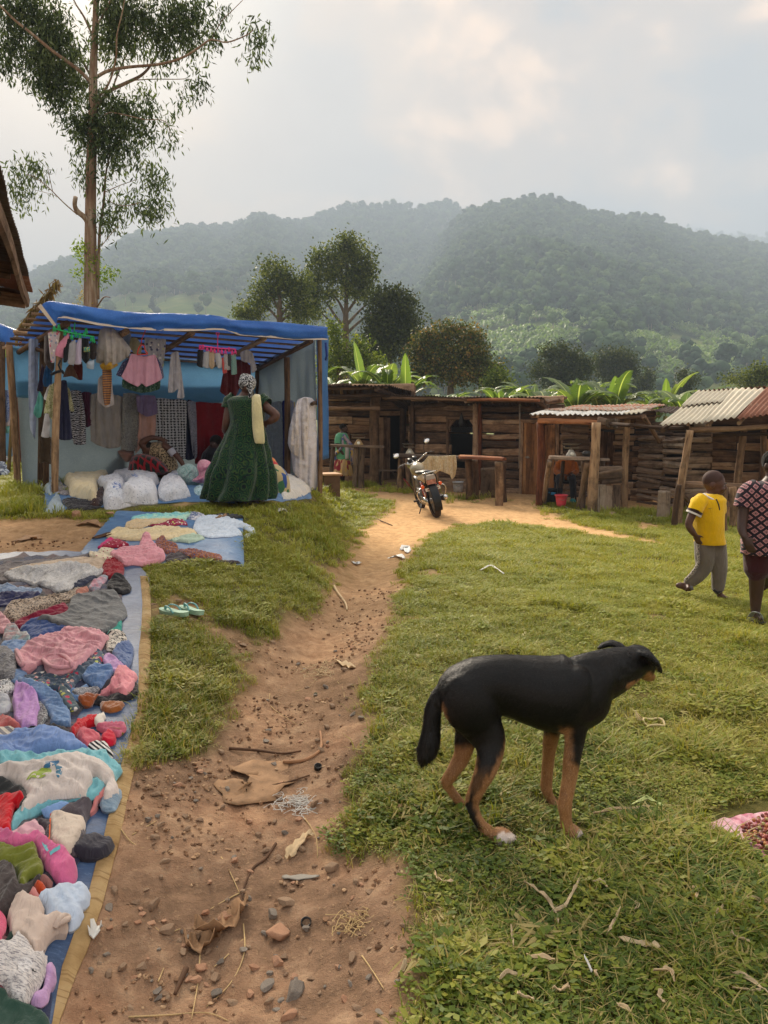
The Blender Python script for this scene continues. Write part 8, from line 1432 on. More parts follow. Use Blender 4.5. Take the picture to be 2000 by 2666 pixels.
#people inside the blue stall
def stall_people():
 D=12.0;Q=lambda x,y,o=.0:P(x*.3014,750+y*.3014,D+o);r=thing('person','person bent down over the goods in the stall with one arm arched overhead','person',Vector((Q(1380,1550).x,D,g1(-3.8,D))))
 mb=MB();f,rot=head_shape(mb,Q(1275,1400,-.05),1.0,R(-40),R(40));limb(mb,[Q(1310,1400,0),Q(1350,1420,0)],[.05,.08]);limb(mb,[Q(1370,1430,0),Q(1410,1500,0),Q(1440,1600,.05)],[.13,.15,.16],14)
 limb(mb,[Q(1300,1400,-.06),Q(1225,1345,-.12),Q(1300,1295,-.12),Q(1375,1300,-.10)],[.06,.055,.045,.032]);hand(mb,Q(1372,1300,-.10),(1,0,-.3),(0,-1,0),.95);limb(mb,[Q(1420,1360,-.08),Q(1500,1420,-.10),Q(1560,1490,-.14),Q(1590,1545,-.16)],[.06,.05,.042,.03]);hand(mb,Q(1588,1540,-.16),(.1,-.1,-1),(1,0,0),.95)
 remesh(mb,'body',SKIN,.014,4,r);face_bits(r,f,1,rot);hm=MB();hm.ell(f(0,.028,.045),(.082,.092,.084),16,10,rot=rot);hm.build('hair',HAIR,r)
 MB().tube([Q(1470,1395,-.11),Q(1505,1440,-.12)],[.060,.056],12).build('armband',C('#b8b8c0'),r)
 m=MB();limb(m,[Q(1340,1390,0),Q(1400,1440,0),Q(1440,1560,.05)],[.15,.17,.19],14);remesh(m,'blouse',fab('leopard_blouse','#a89474','leopard',c2='#241c1a',scale=.55),.02,3,r)
 lump('blanket','red and dark green plaid blanket round the bent person\'s legs',R1([(1100,1600),(1112,1545),(1130,1475),(1200,1430),(1330,1452),(1400,1500),(1448,1552),(1440,1600),(1280,1620)]),11.75,fab('plaid_blanket','#14201c','plaid',c2='#8c1620',scale=1.4),'blanket',.5)
 D2=12.6;Q2=lambda x,y,o=.0:P(450+x*.2713,780+y*.2713,D2+o);r=thing('person','dark clothed person sitting in the shade before the dark red cloth','person',Vector((Q2(390,1560).x,D2,g1(-2.7,D2))));mb=MB();f,rot=head_shape(mb,Q2(405,1385,0),1.0,R(-20));limb(mb,[Q2(395,1430,0),Q2(385,1470,0)],[.055,.09]);limb(mb,[Q2(380,1490,0),Q2(380,1600,0),Q2(385,1720,0)],[.15,.17,.19],14)
 remesh(mb,'body',SKIN_D,.015,4,r);face_bits(r,f,1,rot);hm=MB();hm.ell(f(0,.03,.05),(.10,.11,.10),16,10,rot=rot);hm.build('hair',HAIR,r);m=MB();limb(m,[Q2(382,1480,0),Q2(378,1600,0),Q2(385,1740,0)],[.17,.2,.22],14);limb(m,[Q2(330,1500,-.05),Q2(320,1600,-.12),Q2(380,1620,-.22)],[.07,.06,.05]);remesh(m,'dark_top',C('#1a1a20'),.02,3,r)
 D3=10.3;Q3=lambda x,y,o=.0:P(450+x*.2713,780+y*.2713,D3+o);r=thing('person','person in blue cap and printed wrap crouching behind the one in green','person',Vector((Q3(960,1850).x,D3,g1(-1.7,D3))));mb=MB();f,rot=head_shape(mb,Q3(868,1470,.05),1.0,R(-120),R(10));limb(mb,[Q3(880,1520,.05),Q3(900,1570,.05)],[.05,.08]);limb(mb,[Q3(915,1600,.03),Q3(950,1720,0),Q3(970,1820,0)],[.13,.15,.18],14);foot(mb,Q3(1010,1900,-.05),Q3(1050,1925,-.12))
 remesh(mb,'body',SKIN_D,.014,4,r);face_bits(r,f,1,rot);m=MB();m.ell(f(0,.01,.055),(.088,.105,.06),16,10,rot=rot);m.build('cap',C('#3a6a9c'),r);m=MB();limb(m,[Q3(890,1560,.05),Q3(925,1640,.02)],[.13,.15],14);remesh(m,'red_top',C('#b83038','blotch',c2='#c8783c',c3='#8a2440',scale=1.3),.018,3,r)
 m=MB();limb(m,[Q3(930,1650,0),Q3(975,1730,-.05),Q3(990,1860,-.05)],[.15,.20,.20],14);remesh(m,'wrap_skirt',C('#b8a67c','blotch',c2='#2c4c8c',c3='#3c6a48',scale=.9),.02,3,r)
stall_people()
#DOG
def dog():
 K=.44;ox,oy=1050,1620;gn=G(1305,2190);gf_=G(1440,2096);Dn,Df=gn.y,gf_.y;Dc=(Dn+Df)/2-.02;
 if Df-Dn>.34:Dc=Dn+.13
 Q=lambda x,y,d:P(ox+x*K,oy+y*K,d);u=K*Dc/2000;hw=.095
 r=thing('dog','black and tan short haired dog standing on the grass with its head turned away','dog',Vector((Q(650,1200,Dc).x,Dc,g1(Q(650,1200,Dc).x,Dc))));mb=MB()
 S=[(222,440,480,.02),(235,400,510,.045),(270,318,545,.08),(330,250,560,.10),(430,202,560,.105),(540,185,545,.090),(650,182,575,.095),(760,184,615,.115),(870,186,655,.122),(980,172,672,.120),(1060,172,630,.105),(1115,180,550,.09),(1165,195,470,.075),(1215,205,420,.06),(1245,260,370,.03)]
 q=[];rr=[]
 for x,t,b,w in S:q.append(Q(x,(t+b)/2,Dc));rr.append((w,(b-t)/2*u))
 qq=catmull(q,3);r2=lerps(rr,3);mb.tube(qq,r2,20,up=(0,0,1))
 def tb(pts,sub=4,n=12):
  pts=[(p[0],p[1],p[2],p[3]*(1.13 if p[3]<70 else 1.02),*p[4:])for p in pts]
  c=[Q(x,y,d)for x,y,d,*_ in pts];rad=[(p[3]*u*(p[4]if len(p)>4 else .85),p[3]*u)for p in pts];mb.tube(catmull(c,sub),lerps(rad,sub),n,up=(0,0,1))
 tb([(985,335,Dc,90,.8),(1020,330,Dc,138,.8),(1100,325,Dc+.005,156,.75),(1180,315,Dc+.02,165,.75),(1250,290,Dc+.05,155,.7),(1320,262,Dc+.08,130,.75),(1370,240,Dc+.11,105,.85)])
 mb.ell(Q(1385,228,Dc+.13),(108*u,104*u,104*u),16,12);mb.ell(Q(1428,262,Dc+.16),(74*u,76*u,76*u),14,10)
 mb.tube([Q(1420,290,Dc+.17),Q(1452,316,Dc+.22),Q(1468,326,Dc+.27)],[(56*u,50*u),(42*u,40*u),(30*u,28*u)],12);mb.ell(Q(1468,322,Dc+.28),(26*u,26*u,24*u))
 mb.tube([Q(1400,175,Dc+.07),Q(1450,190,Dc+.05),Q(1495,235,Dc+.05),Q(1520,285,Dc+.06),Q(1532,302,Dc+.065)],[(.012,36*u),(.014,58*u),(.012,54*u),(.010,30*u),(.006,9*u)],10,up=(0,1,0));mb.tube([Q(1300,150,Dc+.17),Q(1235,122,Dc+.19),Q(1180,138,Dc+.19),Q(1155,160,Dc+.18)],[(.03,22*u),(.03,22*u),(.02,22*u),(.01,10*u)],10)
 hn=Dc-hw*.55;hf=Dc+hw*.55
 mb.ell(Q(1000,450,Dc-.062),(115*u,.064,205*u),14,10,rot=Euler((0,.25,0)).to_matrix());mb.ell(Q(400,490,Dc-.054),(172*u,.068,212*u),14,10,rot=Euler((0,-.45,0)).to_matrix());mb.ell(Q(400,500,Dc+.05),(155*u,.065,190*u),14,10,rot=Euler((0,-.4,0)).to_matrix());mb.ell(Q(930,500,Dc+.05),(105*u,.06,170*u),14,10)
 ln=(Dn+Dc-.03)/2
 tb([(430,560,hn,150,.55),(500,680,hn-.01,112,.65),(515,770,(hn+Dn)/2,82,.75),(485,880,Dn+.01,60),(440,980,Dn+.01,46),(408,1058,Dn+.02,43,.7),(418,1120,Dn+.01,35,.75),(460,1195,Dn+.005,33,.8),(520,1248,Dn,36,.9)])
 mb.ell(Q(580,1262,Dn-.0),(70*u,.045,38*u),14,8);
 for k,(x,y,dd)in enumerate(((640,1285,-.026),(645,1278,-.008),(640,1272,.012),(625,1268,.03))):mb.ell(Q(x,y,Dn+dd),(27*u,.0135,23*u),10,6)
 Dh=G(1226,2122).y
 tb([(400,580,hf,120,.55),(370,690,hf+.01,75,.7),(345,800,(hf+Dh)/2,50),(285,900,Dh-.02,40),(258,952,Dh,38,.75),(300,1020,Dh,32,.8),(350,1078,Dh,30,.85),(385,1110,Dh,30)])
 mb.ell(Q(410,1128,Dh),(48*u,.038,28*u),12,8)
 Dfn=G(1485,2184).y
 tb([(1030,560,hn-.01,100,.55),(1018,690,(hn*.6+Dfn*.4),62,.75),(1000,800,(hn*.3+Dfn*.7),52),(985,920,Dfn+.01,45),(965,1030,Dfn,42),(957,1080,Dfn,43),(962,1160,Dfn,35),(968,1210,Dfn,38)])
 mb.ell(Q(1000,1236,Dfn-.005),(52*u,.040,34*u),14,8)
 for x,y,dd in((1032,1252,-.024),(1042,1248,-.006),(1038,1242,.014),(1020,1240,.03)):mb.ell(Q(x,y,Dfn+dd),(25*u,.0135,22*u),10,6)
 Dff=gf_.y
 tb([(900,560,hf,90,.55),(875,680,(hf+Dff)/2,55,.8),(860,800,Dff-.01,42),(850,930,Dff,41),(846,975,Dff,42),(862,1025,Dff,34),(885,1062,Dff,32)]);mb.ell(Q(898,1082,Dff-.01),(38*u,.038,24*u),12,8)
 tb([(265,400,Dc,60),(215,440,Dc-.01,52),(178,520,Dc-.015,50),(168,620,Dc-.015,52),(158,700,Dc-.02,60),(140,765,Dc-.02,62),(118,810,Dc-.02,42),(98,842,Dc-.02,14)])
 o=remesh(mb,'body',None,.007,11,r)
 n=len(o.data.vertices);co=np.zeros(n*3,np.float32);o.data.vertices.foreach_get('co',co);co=co.reshape(-1,3)+np.array(r.location);X,Y=px_of(co);X=(X-ox)/K;Y=(Y-oy)/K
 def col_at(X,Y,dep):
  tail=X<232
  w=26*fbm(X*.03,Y*.02,1.0,4);X=X+w;Y=Y+w;s=lambda a,b,x:sstep(a,b,x);tan=np.zeros(X.shape)
  near=dep<Dc-.01
  tan=np.maximum(tan,s(690,740,Y)*(~near)*(X>780));tan=np.maximum(tan,s(700,760,Y)*(~near)*(X<560))
  tan=np.maximum(tan,np.where((X>780)&(X<960+.12*(Y-650))&(Y<900),1,0)*s(640,700,Y)*.9*(~near))
  lim=1000+np.clip((Y-820)*1.2,0,120);tan=np.maximum(tan,(X>880)*(X<1140)*s(600,650,Y)*(1-s(lim-32,lim+26,X))*(dep<Dc+.03)*(X>925));tan=np.maximum(tan,(X>880)*(X<1140)*s(850,920,Y))
  hind=(X<680)&near;edge=np.interp(Y,[540,700,830,950,1050,1150,1230,1300],[600,615,560,475,425,440,480,500]);back=np.interp(Y,[700,800,900,1000,1060,1070],[400,440,425,395,372,372])
  tan=np.maximum(tan,hind*s(edge-26,edge+14,X)*s(640,700,Y));tan=np.maximum(tan,hind*(Y>760)*(Y<1062)*(1-s(back-6,back+14,X))*.9);tan=np.maximum(tan,hind*s(820,960,Y)*(1-s(980,1030,Y))*.35);tan=np.maximum(tan,hind*s(1205,1235,Y))
  tan=np.maximum(tan,(X>222)*(X<300)*(Y>480)*(Y<640)*(1-s(0,26,np.abs(X-250-(Y-560)*.25)))*.9)
  tan=np.maximum(tan,(X>1330)*s(0,14,(Y-300)-(1500-X)*.55+30)*(Y>258)*(X<1505));tan=tan*(1-((X>1420)*(Y<300)*near))
  wh=(X>545)*(X<700)*s(1232,1250,Y)*s(548,575,X);wh=np.maximum(wh,s(1020,1036,X)*s(1205,1225,Y)*(X<1100));tan=tan*(1-(tail&(Y<862)&(X<222-.0*Y)));return np.clip(tan,0,1),np.clip(wh,0,1)
 tn,wh=col_at(X,Y,co[:,1]);add_attr(o,'tan',tn);add_attr(o,'white',wh)
 b=NB('dog_coat');v=b.obj();ta=b.attr('tan').outputs['Fac'];wa=b.attr('white').outputs['Fac'];st=b.noise(b.map(v,(60,60,14)),2.2,4,.7,.3);n2=b.noise(v,9,4,.6)
 blk=b.ramp(st,[(.38,srgb(5,5,6)),(.58,srgb(12,11,11)),(.72,srgb(30,27,26))]);tnc=b.ramp(b.math('ADD',b.math('MULTIPLY',st,.5),b.math('MULTIPLY',n2,.5)),[(.35,srgb(122,82,50)),(.6,srgb(166,120,78)),(.75,srgb(194,148,104))]);c=b.mix(ta,blk,tnc);c=b.mix(wa,c,srgb(206,192,182));b.col(c)
 b.rough(.42);b.set(Specular_IOR_Level=.26);b.bump(st,.35,.006);o.data.materials.append(b.m)
 me=o.data;me.calc_loop_triangles();tri=np.zeros(len(me.loop_triangles)*3,np.int32);me.loop_triangles.foreach_get('vertices',tri);tri=tri.reshape(-1,3);A,B_,C_=co[tri[:,0]],co[tri[:,1]],co[tri[:,2]];nr=np.cross(B_-A,C_-A);ar=np.linalg.norm(nr,axis=1);nr/=ar[:,None]+1e-12
 rg=np.random.default_rng(4);pick=rg.choice(len(tri),80000,p=ar/ar.sum());w=rg.dirichlet((1,1,1),80000);p=A[pick]*w[:,:1]+B_[pick]*w[:,1:2]+C_[pick]*w[:,2:];nn=nr[pick];X,Y=px_of(p);X=(X-ox)/K;Y=(Y-oy)/K
 flow=np.stack([-np.ones(len(p)),np.zeros(len(p)),-.45*np.ones(len(p))],-1);leg=(Y>720)|(X<235);flow[leg]=np.array([-.1,0,-1.0]);flow-=nn*(flow*nn).sum(1)[:,None];flow/=np.linalg.norm(flow,axis=1)[:,None]+1e-9;flow+=rg.normal(0,.12,flow.shape)
 L_=np.where((X<235)&(Y>480),rg.uniform(.014,.030,len(p)),rg.uniform(.008,.014,len(p)))[:,None];sd=np.cross(nn,flow);sd/=np.linalg.norm(sd,axis=1)[:,None]+1e-9;W=.0009
 V=np.stack([p-sd*W-nn*.001,p+sd*W-nn*.001,p+flow*L_+nn*L_*.18],1).reshape(-1,3);F=np.arange(len(V)).reshape(-1,3);tn,wh=col_at(X,Y,p[:,1]);bf=NB('fur_strands');v=bf.obj();ta=bf.attr('tan').outputs['Fac'];st=bf.noise(v,300,1);c=bf.mix(ta,bf.ramp(st,[(.35,srgb(6,6,7)),(.6,srgb(26,24,23)),(.8,srgb(62,56,52))]),bf.ramp(st,[(.3,srgb(118,78,46)),(.7,srgb(200,156,110))]));c=bf.mix(bf.attr('white').outputs['Fac'],c,srgb(214,202,194));bf.col(c);bf.rough(.45);bf.set(Specular_IOR_Level=.3);o2=fast('fur',V,F,bf.m,r,smooth=False);add_attr(o2,'tan',np.repeat(tn,3));add_attr(o2,'white',np.repeat(wh,3));tag(o2,kind='stuff')
 MB().ell(Q(1474,318,Dc+.305),(14*u,10*u,12*u)).build('nose',plain('wet_black_nose',srgb(16,14,14),.25,.1,30,.3),r)
 for dx,dd in((1425,.245),(1462,.19)):MB().ell(Q(dx,250,Dc+dd),(9*u,9*u,9*u)).build('eye',EYEB,r)
dog()
#MOTORCYCLE
def motorcycle():
 g=G(1138,1347);r=thing('motorcycle','parked motorcycle seen from behind, leaning on its stand on the dirt track','motorcycle',g)
 s=1.0;M_=Matrix.Translation(g)@Matrix.Rotation(R(9),4,'Z')@Matrix.Rotation(R(-13),4,'Y')@Matrix.Scale(s,4);T=lambda x,y,z:M_@Vector((x,y,z));r3=M_.to_3x3().normalized()
 rub=plain('tyre_rubber',srgb(62,50,42),.9,.2,20,.6,.01);blk=plain('black_metal',srgb(30,30,32),.4,.15,12,.1);chr_=plain('chrome',srgb(206,204,200),.18,.05,9,0,metal=.9);alu=plain('cast_alloy',srgb(130,126,122),.45,.15,14,.2,metal=.5);cream=plain('cream_paint',srgb(206,184,158),.4,.08,9,0);redm=plain('red_spring',srgb(196,52,30),.4,.1,9,0);org=plain('orange_lens',srgb(240,96,40),.2,.05,9,0);wht=plain('white_plate',srgb(220,208,192),.5,.06,9,0);mir=plain('mirror_glass',srgb(235,238,240),.04,.01,5,0,metal=1.0)
 def wheel(y,nm,w):
  wh=thing_child('wheel',r);mb=MB();V=[];F=[];n=40;prof=[(.235,-.035),(.275,-.055*w),(.298,-.035*w),(.305,0),(.298,.035*w),(.275,.055*w),(.235,.035)]
  for i in range(n):
   a=2*math.pi*i/n;k=1+(.012 if i%2 else-.006)
   for q,x in prof:rr=q*(k if q>.29 else 1);V.append(T(x,y+rr*math.cos(a),.305+rr*math.sin(a)))
  m=len(prof)
  for i in range(n):
   for j in range(m-1):F.append((i*m+j,((i+1)%n)*m+j,((i+1)%n)*m+j+1,i*m+j+1))
  fast('tyre',V,F,rub,wh);mb=MB();ring=[T(0,y+.232*math.cos(a),.305+.232*math.sin(a))for a in np.linspace(0,2*math.pi,33)];mb.tube(ring,.016,8,caps=False);mb.tube([T(-.05,y,.305),T(.05,y,.305)],.045,12)
  for i in range(5):a=2*math.pi*i/5;mb.tube([T(0,y+.03*math.cos(a),.305+.03*math.sin(a)),T(0,y+.23*math.cos(a),.305+.23*math.sin(a))],[(.014,.02),(.010,.014)],6)
  mb.build('rim',alu,wh)
 wheel(0,'rear',1.0);wheel(1.24,'front',.85)
 MB().grid([[T(x,.0+.335*math.cos(a),.305+.335*math.sin(a))for x in(-.07,-.05,0,.05,.07)]for a in np.linspace(R(40),R(205),14)]).build('rear_fender',blk,r);bpy.data.objects['rear_fender'].modifiers.new('t','SOLIDIFY').thickness=.006
 MB().grid([[T(x,1.24+.33*math.cos(a),.305+.33*math.sin(a))for x in(-.05,0,.05)]for a in np.linspace(R(20),R(150),12)]).build('front_fender',blk,r);bpy.data.objects['front_fender'].modifiers.new('t','SOLIDIFY').thickness=.006
 MB().box(T(0,-.19,.44),(.07,.02,.14),r3).build('mud_flap',rub,r,smooth=False)
 for sx in(-1,1):
  MB().tube([T(sx*.075,0,.305),T(sx*.08,.5,.36)],.018,8).build('swingarm',blk,r);MB().tube([T(sx*.11,.02,.33),T(sx*.12,.16,.66)],.012,8).build('shock_rod',chr_,r)
  hx=[T(sx*.115+.026*math.cos(i*.9),.05+.0042*i*.4+.026*math.sin(i*.9)*.3,.39+.0042*i)for i in range(60)];MB().tube(hx,.007,5).build('shock_spring',redm,r)
  MB().tube(catmull([T(sx*.10,-.05,.56),T(sx*.21,-.06,.55),T(sx*.255,-.02,.46),T(sx*.20,.06,.32),T(sx*.13,.1,.26)],5),.011,8).build('side_guard',chr_,r)
  MB().box(T(sx*.20,.42,.30),(.13,.05,.03),r3).build('foot_peg',rub,r,smooth=False)
  MB().tube([T(sx*.06,-.10,.575),T(sx*.13,-.12,.585)],.009,6).build('signal_arm',blk,r);sg=MB().ell(T(sx*.155,-.13,.59),(.034,.045,.032),12,8,rot=r3).build('turn_signal',org,r)
  MB().tube([T(sx*.06,1.24,.305),T(sx*.07,1.02,.86)],.02,8).build('fork_leg',alu,r)
 mb=MB();mb.tube(catmull([T(0,.55,.66),T(0,.25,.70),T(0,.05,.70),T(0,-.12,.68)],4),lerps([(.10,.05),(.12,.08),(.125,.10),(.10,.08)],4),16);mb.build('tail_cowl',cream,r)
 lens=MB();lens.box(T(0,-.185,.655),(.15,.05,.075),r3);o=lens.build('tail_light',plain('red_clear_lens',srgb(176,120,104),.15,.25,16,0),r,smooth=False);MB().box(T(0,-.18,.735),(.15,.04,.07),r3).build('rear_panel',plain('grey_panel',srgb(166,156,150),.4,.08,9,0),r,smooth=False)
 MB().tube(catmull([T(-.095,-.16,.60),T(-.10,-.19,.70),T(-.075,-.18,.785),T(0,-.175,.80),T(.075,-.18,.785),T(.10,-.19,.70),T(.095,-.16,.60)],4),.009,8).build('lamp_guard',blk,r)
 MB().tube(catmull([T(-.11,.2,.76),T(-.135,-.08,.79),T(-.09,-.2,.82),T(.09,-.2,.82),T(.135,-.08,.79),T(.11,.2,.76)],4),.011,8).build('grab_rail',chr_,r)
 MB().box(T(0,-.20,.535),(.26,.012,.055),r3).build('number_plate',wht,r,smooth=False);MB().tube([T(-.10,-.208,.535),T(.1,-.208,.535)],[(.001,.012)]*2,6).build('plate_digits',plain('faint_red_paint',srgb(170,110,96),.6,.5,60,0),r)
 MB().tube(catmull([T(0,.72,.76),T(0,.45,.755),T(0,.15,.79),T(0,-.06,.80)],4),lerps([(.09,.035),(.12,.045),(.125,.05),(.09,.035)],4),16).build('seat',plain('black_vinyl',srgb(32,30,30),.5,.1,14,.2),r);MB().ell(T(0,.86,.80),(.13,.24,.13),18,12,rot=r3).build('fuel_tank',plain('beige_paint',srgb(168,156,132),.3,.1,6,0),r)
 mb=MB();mb.box(T(0,.62,.36),(.20,.30,.24),r3);mb.tube([T(0,.70,.42),T(0,.84,.62)],.075,12);
 for i in range(6):a=i/6;mb.tube([T(0,.72+.12*a,.46+.16*a),T(0,.725+.12*a,.468+.16*a)],.095,12)
 mb.tube([T(-.14,.6,.34),T(.14,.6,.34)],.075,14);mb.build('engine',alu,r);mb=MB();mb.tube([T(0,1.0,.84),T(0,.72,.22),T(0,.42,.24),T(0,.35,.62)],.022,8);mb.tube([T(0,1.0,.80),T(0,.4,.68),T(0,-.1,.62)],.02,8);mb.build('frame',blk,r)
 MB().tube(catmull([T(.10,.86,.42),T(.13,.74,.24),T(.15,.4,.24),T(.165,.1,.30)],4),.02,8).tube([T(.165,.16,.29),T(.18,-.20,.345)],.05,14).build('exhaust',blk,r);MB().tube([T(.18,-.20,.345),T(.1805,-.21,.3463)],[.046,.044],14).tube([T(.18,-.19,.343),T(.1807,-.225,.348)],.018,10).build('exhaust_tip',chr_,r)
 MB().grid([[T(-.105,y,z0)for y in(-.06,.2,.5)]for z0 in(.245,.36)]).build('chain_cover',chr_,r);bpy.data.objects['chain_cover'].modifiers.new('t','SOLIDIFY').thickness=.02
 MB().tube([T(-.10,.5,.24),T(-.19,.44,.10),T(-.285,.40,-.055)],.011,8).build('side_stand',blk,r)
 st=Matrix.Translation(Vector((0,1.0,.86)))@Matrix.Rotation(R(22),4,'Z')@Matrix.Rotation(R(-9),4,'Y');H=lambda x,y,z:M_@(st@Vector((x,y,z)))
 MB().tube(catmull([H(-.38,-.16,.10),H(-.26,-.10,.13),H(-.12,0,.06),H(0,.02,.05),H(.12,0,.06),H(.26,-.10,.13),H(.38,-.16,.10)],4),.012,8).build('handlebar',chr_,r)
 for sx in(-1,1):
  MB().tube([H(sx*.27,-.105,.13),H(sx*.39,-.165,.098)],.019,10).build('grip',rub,r);MB().tube([H(sx*.24,-.07,.13),H(sx*.30,-.02,.12),H(sx*.40,-.08,.11)],.007,6).build('brake_lever',alu,r);MB().tube(catmull([H(sx*.24,-.08,.14),H(sx*.28,-.06,.26),H(sx*.33,-.08,.31)],4),.006,6).build('mirror_stem',blk,r)
  c=H(sx*.36,-.09,.33);q=(M_@st).to_3x3().normalized();MB().ell(c,(.072,.016,.048),16,10,rot=q).build('mirror_shell',blk,r);MB().ell(c-q@Vector((0,.012,0)),(.062,.006,.040),16,8,rot=q).build('mirror_glass',mir,r)
 MB().tube([H(-.055,.03,.10),H(-.055,.0,.14)],.045,14).tube([H(.055,.03,.10),H(.055,.0,.14)],.045,14).build('instruments',blk,r);MB().ell(H(0,.12,.02),(.085,.08,.085),14,10).build('headlight',chr_,r)
motorcycle()
#SMALL THINGS
def bucket(px,py,rb,rt,h,mat,label,handle=None,lid=None,d=None):
 p=G(px,py)if d is None else Vector((P(px,py,d).x,d,g1(P(px,py,d).x,d)));r=thing('bucket',label,'bucket',p);MB().lathe(p,[(rb,0),(rb+(rt-rb)*.5,h*.5),(rt,h),(rt+.012,h),(rt+.012,h-.015),(rt-.004,h-.02),(rt-.012,h),(rb-.006,.01)],24).build('body',mat,r)
 if handle:MB().tube(catmull([p+Vector((-rt-.01,0,h-.02)),p+Vector((0,-rt-.015,h*.62)),p+Vector((rt+.01,0,h-.02))],5),.004,6).build('handle',handle,r)
 if lid:MB().lathe(p+Vector((0,0,h)),[(rt+.018,-.015),(rt+.018,.01),(.02,.018)],24).build('lid',lid,r)
PINKB=plain('coral_pink_plastic',srgb(250,92,108),.35,.06,5,0);bucket(1461,1322,.082,.115,.25,PINKB,'coral pink plastic bucket standing in front of the slab counter',plain('bucket_wire',srgb(200,150,140),.5,.1,9,0))
bucket(1435,1312,.11,.13,.30,plain('black_bucket',srgb(40,42,46),.5,.1,9,0),'black lidded bucket with blue marks behind the pink bucket',None,plain('black_lid',srgb(34,36,40),.5,.1,9,0));p=G(1435,1312);o=MB().box(p+Vector((.01,-.125,.22)),(.09,.012,.05)).box(p+Vector((-.06,-.105,.24)),(.03,.012,.03)).build('blue_mark',plain('blue_mark',srgb(50,130,180),.5,.1,9,0),bpy.data.objects['bucket.001'])
bucket(1193,1262,.10,.12,.24,plain('white_bucket',srgb(190,192,196),.4,.06,6,0),'white plastic bucket behind the cream netting below the serving window',plain('wire',srgb(120,118,116),.5,.1,9,0),d=17.4)
NET=fab('cream_netting','#c4ae86','heather',c2='#e2d6bc',scale=.4,bump=1.0);R3=lambda L_:[(820+x*.3014,950+y*.3014)for x,y in L_]
hang('netting','cream netting cloth draped over the long counter behind the motorcycle',R3([(880,870),(940,835),(985,785),(1090,790),(1215,780),(1225,880),(1210,960),(1185,990),(1165,950),(1080,915),(1020,950),(960,930),(890,895)]),0,NET,'netting',plane='fixed',d=15.55,amp=.05,lam=.08)
MB_=MB().tube([P(1052,1247,16.4),P(1082,1283,G(1082,1284).y)],.012,6);tag(MB_.build('stick',plain('red_stick',srgb(140,48,48),.5,.1,9,0)),'thin red stick leaning between counter leg and motorcycle','stick')
hang('sack_rag','ragged dark sack hanging from the beam of the low shed',[(1578,1092),(1612,1090),(1611,1112),(1602,1118),(1594,1112),(1588,1116),(1580,1110)],0,C('#5a4a3a'),'sack',plane='fixed',d=13.95,amp=.02,lam=.04)
def flipflop(px,py,yaw,label,tilt=0):
 p=G(px,py);r=thing('flip_flop',label,'sandal',p+Vector((0,0,.012)));rot=Euler((0,tilt,yaw)).to_matrix();sole=plain('mint_foam',srgb(160,196,172),.6,.06,9,.1);st=plain('aqua_strap',srgb(110,168,168),.4,.06,9,0);ol=[(.0,.125),(.04,.10),(.047,.04),(.036,-.03),(.034,-.09),(.02,-.125),(-.02,-.125),(-.036,-.09),(-.034,-.03),(-.04,.04),(-.03,.10)];ol=smooth_poly(ol,3);n=len(ol)
 f=lambda x,y,z:r.location+rot@Vector((x,y,z));V=[f(x,y,.024+.012*abs(y)/.12)for x,y in ol]+[f(x*.95,y*.97,.0+.004*abs(y)/.12)for x,y in ol];F=[tuple(range(n)),tuple(reversed(range(n,2*n)))]+[(i,(i+1)%n,(i+1)%n+n,i+n)for i in range(n)];o=fast('sole',V,F,sole,r,smooth=False)
 for s in(-1,1):MB().tube(catmull([f(0,.075,.03),f(s*.022,.05,.062),f(s*.036,.0,.056),f(s*.04,-.035,.022)],5),[(.007,.004)]*16,8).build('strap',st,r)
flipflop(452,1605,R(62),'larger mint flip flop lying on bare soil beside the border strip');flipflop(497,1600,R(50),'second mint flip flop partly behind the larger one',.12)
def rock_mesh(name,seed,mat,flat=.6,sub=3,sharp=.28):
 bm=bmesh.new();bmesh.ops.create_icosphere(bm,subdivisions=4 if sub==3 else sub,radius=1);v=np.array([q.co[:]for q in bm.verts]);f=[tuple(q.index for q in x.verts)for x in bm.faces];bm.free();rg=np.random.default_rng(seed)
 for _ in range(13):nr=rg.normal(0,1,3);nr/=np.linalg.norm(nr);d=rg.uniform(.42,.75);h=v@nr;v=v-np.clip(h-d,0,None)[:,None]*nr
 v*=(1+.10*fbm(v[:,0]*2+seed,v[:,1]*2,v[:,2]*2,4))[:,None];v*=np.array([1,rg.uniform(.65,.95),flat]);o=fast(name,v,f,mat,local=True,smooth=True);me=o.data;bpy.data.objects.remove(o);return me
def stone_mat(name,a,c):
 b=NB(name);v=b.obj();oi=b.oi();n=b.noise(v,2.5,6,.65);n2=b.noise(v,14,4,.7);b.col(b.mix(b.math('MULTIPLY',oi,.5),b.ramp(b.math('ADD',b.math('MULTIPLY',n,.6),b.math('MULTIPLY',n2,.4)),[(.3,tuple(x*.7 for x in a)),(.6,a),(.75,c)]),c));b.rough(.85);b.bump(n2,.5,.05);return b.m
ST1=stone_mat('brown_stone',srgb(150,122,98),srgb(186,158,130));ST2=stone_mat('grey_stone',srgb(136,126,116),srgb(172,160,146));ST3=stone_mat('brick_stone',srgb(182,134,104),srgb(208,168,138));ROCKS=[rock_mesh('stone',i,(ST1,ST1,ST2,ST1,ST3,ST2)[i%6],.55+.08*(i%4))for i in range(12)]
rs_=random.Random(9)
